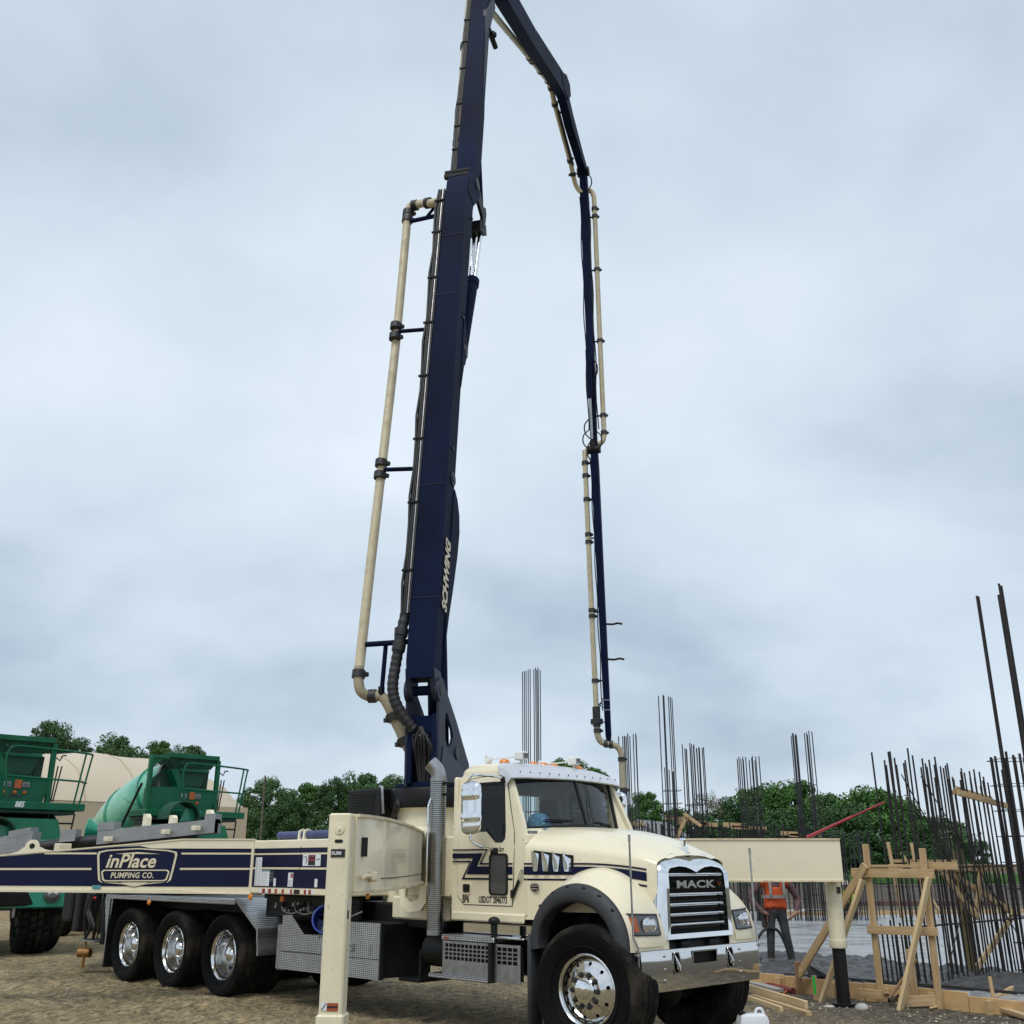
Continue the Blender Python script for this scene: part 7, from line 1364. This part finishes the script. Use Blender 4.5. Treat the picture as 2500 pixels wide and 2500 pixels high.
# tall column cage beside it
NC = empty('rebar_column', (7.62, 15.9, .1)); tag(NC, 'very tall paired rebar column with dense stirrups at the right edge', 'rebar')
for x, y, h in ((-.28, -.2, 5.55), (-.24, -.16, 5.55), (-.12, .1, 5.4), (.10, -.2, 5.75), (.14, -.18, 5.72), (.22, .12, 5.65), (-.2, .3, 3.1), (.0, .3, 3.1), (.3, .3, 3.1), (.3, -.05, 3.1), (-.2, -.2, 3.15), (-.1, -.2, 3.1), (.0, -.2, 3.12), (.2, -.2, 3.1), (-.28, .0, 3.1), (-.28, .15, 3.1), (.06, .1, 3.1)): rod(NC, RODT, (x, y, 0), (x - .01, y, h))
for k in range(9): z = .1 + 2.95 * k / 8; b = MB(); b.tube([(-.29, -.215, z), (.24, -.215, z + .005), (.24, .31, z), (-.29, .31, z), (-.29, -.215, z)], .006, 4); b.build('stirrup', 'rebar', NC)
# ================================================================ formwork
def flp(a, b, z): return Vector(fl(a, b, z))
FB1 = empty('form_board', flp(-6, -.02, 0)); tag(FB1, 'line of low timber form boards along the near edge of the fresh concrete', 'formwork')
for a0, a1, z1 in ((-6, -2.6, .2), (-2.6, .42, .2), (.42, 1.65, .19), (1.66, 3.05, .2), (3.05, 4.6, .16)): board('board', flp(a0 + .004, 0, z1 - .125), flp(a1 - .004, 0, z1 - .125), .035, .25, 'ply', par=FB1)
for a in (-1.6, .35, 1.2, 2.0, 2.62): board('cleat', flp(a, -.055, -.05), flp(a, -.055, .17), .04, .09, 'wood', par=FB1, up=tuple(FD) + (0,))
TF = empty('shoring_trestle', flp(1.9, -.08, 0)); tag(TF, 'upright pine timber frame with two posts, rails and leaning braces', 'formwork')
U = (FN.x, FN.y, 0)
board('post', flp(1.93, -.08, -.1), flp(1.94, -.08, 1.9), .08, .04, 'wood', par=TF, up=U); board('post', flp(2.71, -.08, -.1), flp(2.74, -.08, 1.84), .08, .04, 'wood', par=TF, up=U)
board('top_rail', flp(1.72, -.125, 1.545), flp(2.88, -.125, 1.535), .04, .11, 'wood', par=TF); board('middle_rail', flp(1.87, -.125, .85), flp(2.83, -.125, .865), .04, .10, 'wood', par=TF)
board('long_brace', flp(.74, -.13, .22), flp(1.96, -.16, 1.64), .045, .10, 'wood', par=TF); board('front_brace', flp(1.34, -.52, -.02), flp(1.90, -.17, 1.46), .045, .095, 'wood_pale', par=TF, up=U); board('front_brace', flp(2.44, -.52, -.02), flp(2.83, -.17, 1.49), .045, .095, 'wood_pale', par=TF, up=U)
board('short_post', flp(2.40, -.07, -.1), flp(2.39, -.07, .64), .08, .04, 'wood', par=TF, up=U)
for a0, a1, z in ((2.5, 3.12, 1.63),): board('rail_plank', flp(a0, .02, z), flp(a1, .02, z), .04, .09, 'wood', par=TF)
for a0, b0, a1, b1, z in ((1.98, -.1, 2.1, .35, 1.625), (2.3, -.1, 2.42, .4, 1.625)): board('cross_plank', flp(a0, b0, z), flp(a1, b1, z), .14, .035, 'wood', par=TF)
board('base_plank', flp(1.70, -.2, .10), flp(2.02, -.2, .10), .04, .1, 'wood', par=TF); board('base_plank', flp(2.42, -.35, .07), flp(2.70, -.05, .09), .04, .12, 'wood', par=TF)
# timber walers and braces inside the near rebar wall
TW = empty('timber_brace', (6.3, 15.4, .1)); tag(TW, 'timber walers and crossed diagonal braces tied inside the near rebar wall', 'formwork')
def nw(a, z, b=.0): q = Vector((5.45, 14.9, 0)) + wd * a + wn_ * (b + .13); return (q.x, q.y, z)
board('waler', nw(-.25, 1.60), nw(3.4, 1.60), .04, .10, 'wood', par=TW); board('waler', nw(.0, 1.69, .05), nw(1.5, 1.69, .05), .12, .04, 'wood', par=TW)
board('brace', nw(1.05, 1.55), nw(1.75, .95), .04, .10, 'wood', par=TW); board('brace', nw(1.3, 1.55, .05), nw(2.9, .98, .05), .04, .09, 'wood', par=TW); board('brace', nw(2.1, 1.6, -.03), nw(1.75, .9, -.03), .04, .09, 'wood', par=TW); board('brace', nw(1.55, .25, -.05), nw(2.95, 1.0, -.05), .04, .09, 'wood_pale', par=TW)
board('olive_post', nw(2.0, 0, .25), nw(1.98, 1.85, .25), .13, .09, 'wood_olive', par=TW)
hc = empty('timber_template', (6.7, 15.7, 2.6)); tag(hc, 'triangular pine template tied high on the near rebar', 'formwork')
board('plank', nw(1.45, 2.66, -.18), nw(2.95, 2.5, -.18), .04, .085, 'wood', par=hc); board('plank', nw(1.45, 2.66, -.12), nw(2.1, 2.76, .2), .04, .07, 'wood', par=hc); board('plank', nw(2.05, 2.76, .2), nw(2.95, 2.62, .1), .04, .085, 'wood', par=hc)
# ================================================================ things on the ground at the right
b = MB(); hd = flp(2.56, -.2, .55); bt = flp(2.26, -.42, .10); b.tube([hd, hd.lerp(bt, .5), bt], .019, 8); sv = b; 
so_ = empty('shovel', bt); tag(so_, 'muddy shovel leaning on the leaning brace of the timber frame', 'shovel')
def wpar(mb, name, m, par, smooth=35):
    o = mb.build(name, m, None, smooth); o.parent = par; o.matrix_parent_inverse = par.matrix_basis.inverted(); return o
wpar(b, 'handle', 'wood_dark', so_)
b = MB(); q0 = Vector((4.72, 14.12, .05)); b.tube(smooth_path([bt, bt.lerp(q0, .35) + Vector((0, 0, -.04)), q0 + Vector((.1, .0, .03))], 4), .017, 8); dv = (q0 - bt); dv.z = 0; dv.normalize(); pv_ = Vector((-dv.y, dv.x, 0))
rows = []
for t_, w_, z in ((0, .06, .04), (.08, .11, .03), (.2, .115, .02), (.28, .09, .015), (.32, .03, .012)): c_ = q0 + Vector((.06, .0, 0)) + dv * t_; rows.append([c_ + pv_ * (w_ * k) + Vector((0, 0, z - q0.z + .04 + .03 * k * k)) for k in (-1, -.5, 0, .5, 1)])
b.loft(rows, False); wpar(b, 'blade', 'clamp', so_)
def wboard(name, p0, p1, w_, h, m, label, cat, group=None): return board(name, p0, p1, w_, h, m, label, cat, group)
GP = 'loose boards beside the front wheel'
wboard('plank', (3.10, 15.1, .10), (3.47, 13.3, .08), .045, .09, 'wood_pale', 'pale loose plank lying on top, nearest the form boards', 'plank', GP)
wboard('plank', (2.96, 14.7, .035), (3.16, 13.25, .035), .045, .07, 'wood_pale', 'pale loose plank lying closest to the front wheel', 'plank', GP)
wboard('plank', (3.13, 14.6, .03), (3.40, 12.95, .03), .07, .05, 'wood', 'lower loose plank between the other two by the wheel', 'plank', GP)
wboard('plank', (3.33, 16.3, .06), (3.58, 15.05, .05), .13, .045, 'wood_grey', 'flat weathered grey plank beside the red hoses', 'plank')
def hose(name, pts, r_, m, label, cat, n_=6): b_ = MB(); b_.tube(smooth_path(pts, n_), r_, 10); o = b_.build(name, m); tag(o, label, cat); return o
hose('hose', [(3.40, 16.95, .07), (3.55, 16.5, .07), (3.70, 16.2, .07), (3.95, 15.9, .06), (4.1, 15.6, .05)], .05, 'red_hose', 'upper thick red hose on the ground beyond the bumper', 'hose')
hose('hose', [(3.42, 16.1, .05), (3.55, 15.8, .05), (3.68, 15.4, .045), (3.78, 15.1, .04)], .04, 'red_hose', 'lower red hose next to the grey plank', 'hose')
hose('extension_cord', [(3.35, 14.58, .03), (3.48, 14.68, .03), (3.60, 14.9, .03), (3.82, 15.5, .04), (4.0, 16.05, .06), (4.14, 16.2, .08), (3.95, 16.3, .10), (3.75, 16.25, .11), (3.5, 16.1, .10)], .011, 'orange_cord', 'thin orange cord looped over the red hoses', 'cord')
wboard('board', (3.55, 15.95, .14), (4.1, 15.35, .12), .05, .03, 'wood', 'thin orange-brown batten resting across the hoses', 'plank')
hose('rubber_tube', [(3.92, 15.4, .09), (4.1, 15.42, .09), (4.3, 15.3, .09), (4.42, 15.2, .07)], .085, 'hose', 'short black rubber tube in front of the form board', 'tube')
b = MB(); b.prism([(4.05, 15.3, .1), (4.25, 15.25, .12), (4.32, 15.2, .2), (4.05, 15.35, .36)], (.03, .03, 0)); tag(b.build('rubber_scrap', 'clamp', None, 0), 'pointed dark scrap standing behind the spray-marked stake', 'scrap')
gs = board('stake', (3.93, 14.55, -.1), (3.93, 14.57, .28), .06, .03, 'wood', 'short wooden stake with a bright green sprayed face', 'stake'); b = MB(); b.cbox((.16, -.008, -.0165), (.37, .028, -.0155), .0005); b.build('spray_mark', 'green_spray', gs); b = MB(); b.cbox((.16, -.008, .0155), (.37, .028, .0165), .0005); b.build('spray_mark', 'green_spray', gs)
b = MB(); st_ = board('stake', flp(.73, -.12, -.15), flp(.74, -.12, .40), .09, .05, 'wood_dark', 'dark brown stake at the foot of the long diagonal brace', 'stake')
# white stone, jug
b = MB(); b.sphere((0, 0, 0), 1, 12, 8); rk = random.Random(2)
for i, p in enumerate(b.v): q = Vector(p); b.v[i] = (q.x * .085 * (1 + .15 * noise.noise(q * 2)), q.y * .07 * (1 + .2 * noise.noise(q * 2 + Vector((3, 0, 0)))), max(-.02, q.z * .055 * (1 + .3 * noise.noise(q * 1.5))))
tag(b.build('concrete_lump', 'stone', None, 40, (4.22, 13.62, .01)), 'pale lump of concrete beside the black outrigger foot', 'stone')
b = MB(); b.sphere((0, 0, 0), 1, 10, 6)
for i, p in enumerate(b.v): q = Vector(p); b.v[i] = (q.x * .07, q.y * .06, max(-.01, q.z * .02))
tag(b.build('stone', 'stone', None, 40, (3.86, 13.75, .01)), 'flat grey stone left of the black outrigger foot', 'stone')
J = empty('jug', (2.36, 11.12, 0), R(10)); tag(J, 'white plastic jug with a dark cap at the bottom edge of the picture', 'jug')
b = MB(); b.loft([[(a * w_, c_ * w_ * .62, z) for a, c_ in ((-1, -.7), (-.7, -1), (.7, -1), (1, -.7), (1, .7), (.7, 1), (-.7, 1), (-1, .7))] for z, w_ in ((0, .135), (.02, .145), (.2, .145), (.245, .13), (.262, .10), (.266, .05))], True, True); b.build('body', 'jug_white', J)
b = MB(); b.tube(smooth_path([(.03, 0, .255), (.05, 0, .30), (.10, 0, .30), (.12, 0, .245)], 4), .014, 8); b.build('grip', 'jug_white', J)
b = MB(); b.cyl((-.09, 0, .25), (-.12, 0, .285), .03, n=14); b.build('cap', 'black_plastic', J)
# right-hand stakes and boards
wboard('stake', (5.72, 13.35, -.15), (5.70, 13.36, .38), .05, .04, 'wood', 'small upright stake at the edge of the smooth wet concrete', 'stake'); wboard('block', (5.55, 13.2, .06), (5.74, 13.28, .06), .06, .16, 'wood', 'short timber block nailed below the right-hand stake', 'timber')
wboard('board', (5.82, 13.62, .08), (6.35, 14.25, .14), .05, .10, 'wood', 'short board propped from the right-hand stake towards the slab', 'timber'); wboard('plank', (5.72, 13.15, .05), (5.72, 11.6, .04), .09, .05, 'wood', 'loose weathered plank in the bottom right corner', 'plank')
wboard('stick', (5.02, 13.55, .02), (5.22, 13.75, .02), .03, .02, 'wood_pale', 'thin stick lying on the ground right of the frame', 'stick')
# red pole
b = MB(); b.tube([(3.78, 13.78, 1.975), (4.42, 13.84, 2.235)], .019, 10); b.tube([(4.40, 13.838, 2.227), (4.86, 13.88, 2.415)], .013, 10); RP = b.build('red_pole', 'red_pole'); tag(RP, 'long red pole lying slanted upward from the far outrigger beam', 'pole')
# loop of cable by the worker
hose('cable', [(4.05, 18.1, .10), (4.02, 18.3, .36), (4.12, 18.35, .55), (4.27, 18.4, .64), (4.43, 18.4, .60), (4.54, 18.4, .38), (4.60, 18.4, .10)], .025, 'hose', 'black cable standing in a loop in front of the worker in orange', 'cable')
# loose bars lying in the fresh concrete
rk = random.Random(9)
for k in range(5): a = .3 + .5 * k; b = MB(); b.tube([flp(a, .15 + .04 * k, .20), flp(a + .9, .2 + .05 * k, .21), flp(a + 1.7, .14 + .05 * k, .20)], .011, 5); tag(b.build('loose_rebar', 'rebar'), 'thin rebar lying on the fresh concrete just behind the form board', 'rebar', 'loose rebar behind the form board')
# far clutter beyond the slab: block pile, boards, posts
b = MB(); 
BP = empty('brick_pile', (15.5, 40, 0)); tag(BP, 'low row of reddish blocks far behind the slab', 'blocks'); bm_ = MB(); bm_.cbox((-.2, -.1, 0), (.2, .1, .19), .01); bme = bm_.mesh('brick', 'brick_red')
for k in range(16):
    for z in range(1):
        o = bpy.data.objects.new('brick', bme); col.objects.link(o); o.parent = BP; o.location = (-4 + .42 * k + .2 * (z % 2), .3 * noise.noise((k, z, 0)), .2 + .2 * z)
wboard('far_board', (8, 34.5, .12), (18, 36.5, .12), .05, .25, 'wood', 'long low timber form at the far edge of the slab', 'formwork')
for k, (x, y) in enumerate(((11.9, 33.5), (13.0, 34.5))): wboard('far_post', (x, y, 0), (x - .2, y, 2.3), .09, .09, 'wood', ('slim timber post standing on the far slab edge behind the frame', 'slim timber post farther right on the far slab edge')[k], 'timber'); 
wboard('far_brace', (12.0, 33.3, 2.0), (13.0, 33.2, .2), .09, .05, 'wood', 'timber brace slanting to the ground at the far slab edge', 'timber')
FD2 = empty('rebar_row', (9.8, 33.4, .1)); tag(FD2, 'short far row of dowels seen between the timber posts', 'rebar'); rk = random.Random(21)
for k in range(46): x = .2 + k * .165 + rk.uniform(-.03, .03); rod(FD2, RODF, (x, 0, 0), (x, 0, 1.25 + rk.uniform(-.15, .25)))
for z in (.4, .9): b = MB(); b.tube([(0, -.02, z), (7.8, -.02, z)], .012, 4); b.build('tie_bar', 'rebar_far', FD2)
# dome of the bucket on the truck and cap on the dash
bk_ = empty('bucket', wpt(-4.30, -1.02, .97), R(-45)); tag(bk_, 'blue plastic bucket tipped on its side on the tool box', 'bucket')
b = MB(); b.lathe([(.001, .0), (.125, 0), (.13, .02), (.155, .32), (.168, .325), (.168, .345), (.15, .345), (.12, .03), (.001, .02)], (-.12, .12, -.02), (.75, -.62, .22), 28); b.build('body', 'bucket_blue', bk_)
b = MB(); b.lathe([(.141, .1), (.147, .16), (.151, .24)], (-.12, .12, -.02), (.75, -.62, .22), 28, 2.2, 4.6); b.build('label_patch', 'print_white', bk_)
b = MB(); b.tube(smooth_path([(-.02, .0, -.12), (.1, -.15, -.14), (.16, -.12, 0)], 5), .006, 5); b.build('bail', 'steel', bk_)
cp = empty('cap', wpt(-1.19, -.50, 1.99), R(-45)); tag(cp, 'blue patterned cap lying on the dashboard behind the windscreen', 'cap')
b = MB(); b.lathe([(.125, 0), (.13, .05), (.115, .11), (.07, .155), (.001, .17)], (0, 0, .02), (0, 0, 1), 24); b.build('crown', 'cap_blue', cp); b = MB(); b.loft([[(.09 * math.cos(t_) + .02, .12 * math.sin(t_), .03) for t_ in [R(-80 + 160 * k / 8) for k in range(9)]], [(.2 * math.cos(t_) + .02, .13 * math.sin(t_), .015) for t_ in [R(-80 + 160 * k / 8) for k in range(9)]]], False); b.build('brim', 'cap_blue', cp)
bkx = MB(); bkx.cbox((-.06, -.10, 0), (.06, .14, .02), .004); bo_ = bkx.build('booklet', 'cap_teal', None, 0, wpt(-1.10, -.52, 2.0)); bo_.rotation_euler = (0, R(50), R(-45)); tag(bo_, 'pale teal booklet propped against the windscreen under the cap', 'booklet')
# ================================================================ worker
def figure(name, loc_, rz, label, J, edges, regions, s=1.):
    me = bpy.data.meshes.new('body'); names = list(J); me.from_pydata([tuple(Vector(J[k][0]) * s) for k in names], [(names.index(a), names.index(b)) for a, b in edges], [])
    o = bpy.data.objects.new('tmp', me); col.objects.link(o); sk = o.modifiers.new('skin', 'SKIN'); sk.use_smooth_shade = True
    for i, k in enumerate(names):
        v_ = me.skin_vertices[0].data[i]; r_ = J[k][1]; v_.radius = (r_[0] * s, r_[1] * s) if isinstance(r_, tuple) else (r_ * s, r_ * s); v_.use_root = (i == 0)
    sb = o.modifiers.new('sub', 'SUBSURF'); sb.levels = 2; sb.render_levels = 2
    bpy.context.view_layer.update(); bm_ = bpy.data.meshes.new_from_object(o.evaluated_get(bpy.context.evaluated_depsgraph_get())); bpy.data.objects.remove(o)
    bm_.materials.clear()
    for m_ in ('shirt', 'jeans', 'boots', 'skin'): bm_.materials.append(MT[m_])
    for p in bm_.polygons: p.material_index = regions(p.center / s); p.use_smooth = True
    T = empty(name, loc_, rz); tag(T, label, 'person'); b_ = bpy.data.objects.new('body', bm_); col.objects.link(b_); b_.parent = T
    return T, b_
J = {'pelvis': ((0, 0, .92), (.185, .135)), 'belly': ((0, 0, 1.06), (.19, .15)), 'chest': ((0, .0, 1.27), (.205, .145)), 'upper': ((0, 0, 1.41), (.17, .115)), 'neck': ((0, -.01, 1.50), .06), 'jaw': ((0, -.04, 1.57), (.062, .075)), 'head': ((0, -.03, 1.66), (.075, .09)), 'crown': ((0, -.02, 1.74), (.06, .07)),
     'shR': ((-.22, 0, 1.39), .078), 'elR': ((-.42, .04, 1.10), .056), 'wrR': ((-.29, -.10, .92), .042), 'haR': ((-.225, -.12, .885), (.042, .032)),
     'shL': ((.22, 0, 1.39), .078), 'elL': ((.44, .05, 1.08), .056), 'wrL': ((.32, -.09, .86), .042), 'haL': ((.245, -.11, .82), (.042, .032)),
     'hipR': ((-.10, 0, .86), .098), 'knR': ((-.12, -.01, .48), .072), 'anR': ((-.13, .03, .12), .062), 'toR': ((-.14, -.14, .05), .05),
     'hipL': ((.10, 0, .86), .098), 'knL': ((.15, -.03, .48), .072), 'anL': ((.23, .0, .12), .062), 'toL': ((.30, -.15, .05), .05)}
E_ = [('pelvis', 'belly'), ('belly', 'chest'), ('chest', 'upper'), ('upper', 'neck'), ('neck', 'jaw'), ('jaw', 'head'), ('head', 'crown'), ('upper', 'shR'), ('shR', 'elR'), ('elR', 'wrR'), ('wrR', 'haR'), ('upper', 'shL'), ('shL', 'elL'), ('elL', 'wrL'), ('wrL', 'haL'), ('pelvis', 'hipR'), ('hipR', 'knR'), ('knR', 'anR'), ('anR', 'toR'), ('pelvis', 'hipL'), ('hipL', 'knL'), ('knL', 'anL'), ('anL', 'toL')]
# fingers spread on the hips
for sd, sg in (('R', -1), ('L', 1)):
    hx, hy, hz = J['ha' + sd][0]
    for k in range(4): nm = 'f%s%d' % (sd, k); J[nm] = ((hx - sg * (.045 + .006 * k), hy - .005 + .012 * (k - 1.5), hz - .03 - .012 * k), .0105); J[nm + 't'] = ((hx - sg * (.075 + .004 * k), hy + .01 + .012 * (k - 1.5), hz - .05 - .014 * k), .009); E_ += [('ha' + sd, nm), (nm, nm + 't')]
    J['t' + sd] = ((hx - sg * .01, hy + .05, hz - .01), .012); E_.append(('ha' + sd, 't' + sd))
def reg(c):
    if c.z > 1.515: return 3
    if c.z < .30: return 2
    if c.y < -.04 and .72 < c.z < .905 and abs(c.x) > .165: return 3
    if c.z < .90 and abs(c.x) < .25: return 1
    if c.z < .80: return 1
    return 0
WK, wb = figure('person', (4.44, 18.5, .02), R(4), 'worker in an orange safety vest with hands on hips standing in the wet concrete', J, E_, reg, .985)
def vest_from(body, par, zlo, zhi, xmax, m, off=.014, neck=True):
    src = body.data; V, F, mp_ = [], [], {}
    for p in src.polygons:
        c = p.center
        if zlo < c.z < zhi and abs(c.x) < xmax and not (neck and c.y < -.02 and c.z > 1.18 and abs(c.x) < (c.z - 1.18) * .30):
            idx = []
            for vi in p.vertices:
                if vi not in mp_: v_ = src.vertices[vi]; mp_[vi] = len(V); V.append(tuple(v_.co + v_.normal * off))
                idx.append(mp_[vi])
            F.append(tuple(idx))
    me = bpy.data.meshes.new('vest'); me.from_pydata(V, [], F); me.shade_smooth(); me.materials.append(MT[m]); o = bpy.data.objects.new('vest', me); col.objects.link(o); o.parent = par; sd_ = o.modifiers.new('thick', 'SOLIDIFY'); sd_.thickness = .006; return o
vo = vest_from(wb, WK, .925, 1.46, .232, 'orange_vest', .012)
def band(par, z0, z1, rx, ry, m, y=0): b_ = MB(); b_.loft([[(rx * math.cos(t_), y + ry * math.sin(t_), z) for t_ in [2 * math.pi * k / 28 for k in range(28)]] for z in (z0, z1)], True); o = b_.build('reflective_band', m, par); return o
band(vo, 1.09, 1.14, .225, .182, 'vest_strip')
for x in (-.115, .115): b_ = MB(); b_.loft([[(x + d_, y, z) for d_ in (-.024, .024)] for y, z in ((-.182, 1.14), (-.182, 1.24), (-.168, 1.33), (-.135, 1.42))], False); b_.build('reflective_strap', 'vest_strip', vo)
b_ = MB(); b_.lathe([(.13, 0), (.125, .02), (.105, .02), (.10, .07), (.07, .115), (.001, .13)], (0, -.02, 1.685), (0, 0, 1), 24); b_.build('hard_hat', 'hat', WK)
b_ = MB(); b_.cbox((-.235, -.04, .62), (-.175, .08, .93), .02); b_.build('tool_pouch', 'boots', WK)
# second worker far off between the timbers
J2 = {k: v for k, v in J.items() if not (k[0] == 'f' or k in ('tR', 'tL'))}; E2 = [e_ for e_ in E_ if e_[0] in J2 and e_[1] in J2]
# crouching pose
for k, p in dict(pelvis=(0, .12, .34), belly=(0, .10, .46), chest=(0, 0, .66), upper=(0, -.07, .79), neck=(0, -.12, .86), jaw=(0, -.17, .91), head=(0, -.18, .99), crown=(0, -.17, 1.07), shR=(-.2, -.08, .76), elR=(-.27, -.26, .55), wrR=(-.18, -.42, .42), haR=(-.15, -.48, .38), shL=(.2, -.08, .76), elL=(.27, -.26, .55), wrL=(.18, -.42, .42), haL=(.15, -.48, .38), hipR=(-.11, .08, .33), knR=(-.17, -.28, .45), anR=(-.15, .02, .11), toR=(-.16, -.14, .05), hipL=(.11, .08, .33), knL=(.17, -.28, .45), anL=(.15, .02, .11), toL=(.16, -.14, .05)).items(): J2[k] = (p, J2[k][1])
def reg2(c): return 3 if c.z > .88 or c.y < -.44 else (2 if c.z < .13 else (1 if c.z < .44 and c.y > -.36 and not (abs(c.x) > .2 and c.z > .5) else 0))
WK2, wb2 = figure('person', (10.0, 32.6, .1), R(-20), 'distant crouching worker in a lime vest behind the slanting timber braces', J2, E2, reg2, .95); vest_from(wb2, WK2, .44, .80, .20, 'vest_lime', neck=False)
b_ = MB(); b_.lathe([(.13, 0), (.105, .02), (.10, .07), (.07, .115), (.001, .13)], (0, -.17, .98), (0, 0, 1), 20); b_.build('hard_hat', 'hat', WK2)

# keep to thing > part > sub-part
def depth(o):
    k = 0
    while o.parent is not None: o = o.parent; k += 1
    return k
for o in list(bpy.data.objects):
    while depth(o) > 2:
        p = o.parent; o.matrix_basis = p.matrix_basis @ o.matrix_basis; o.parent = p.parent
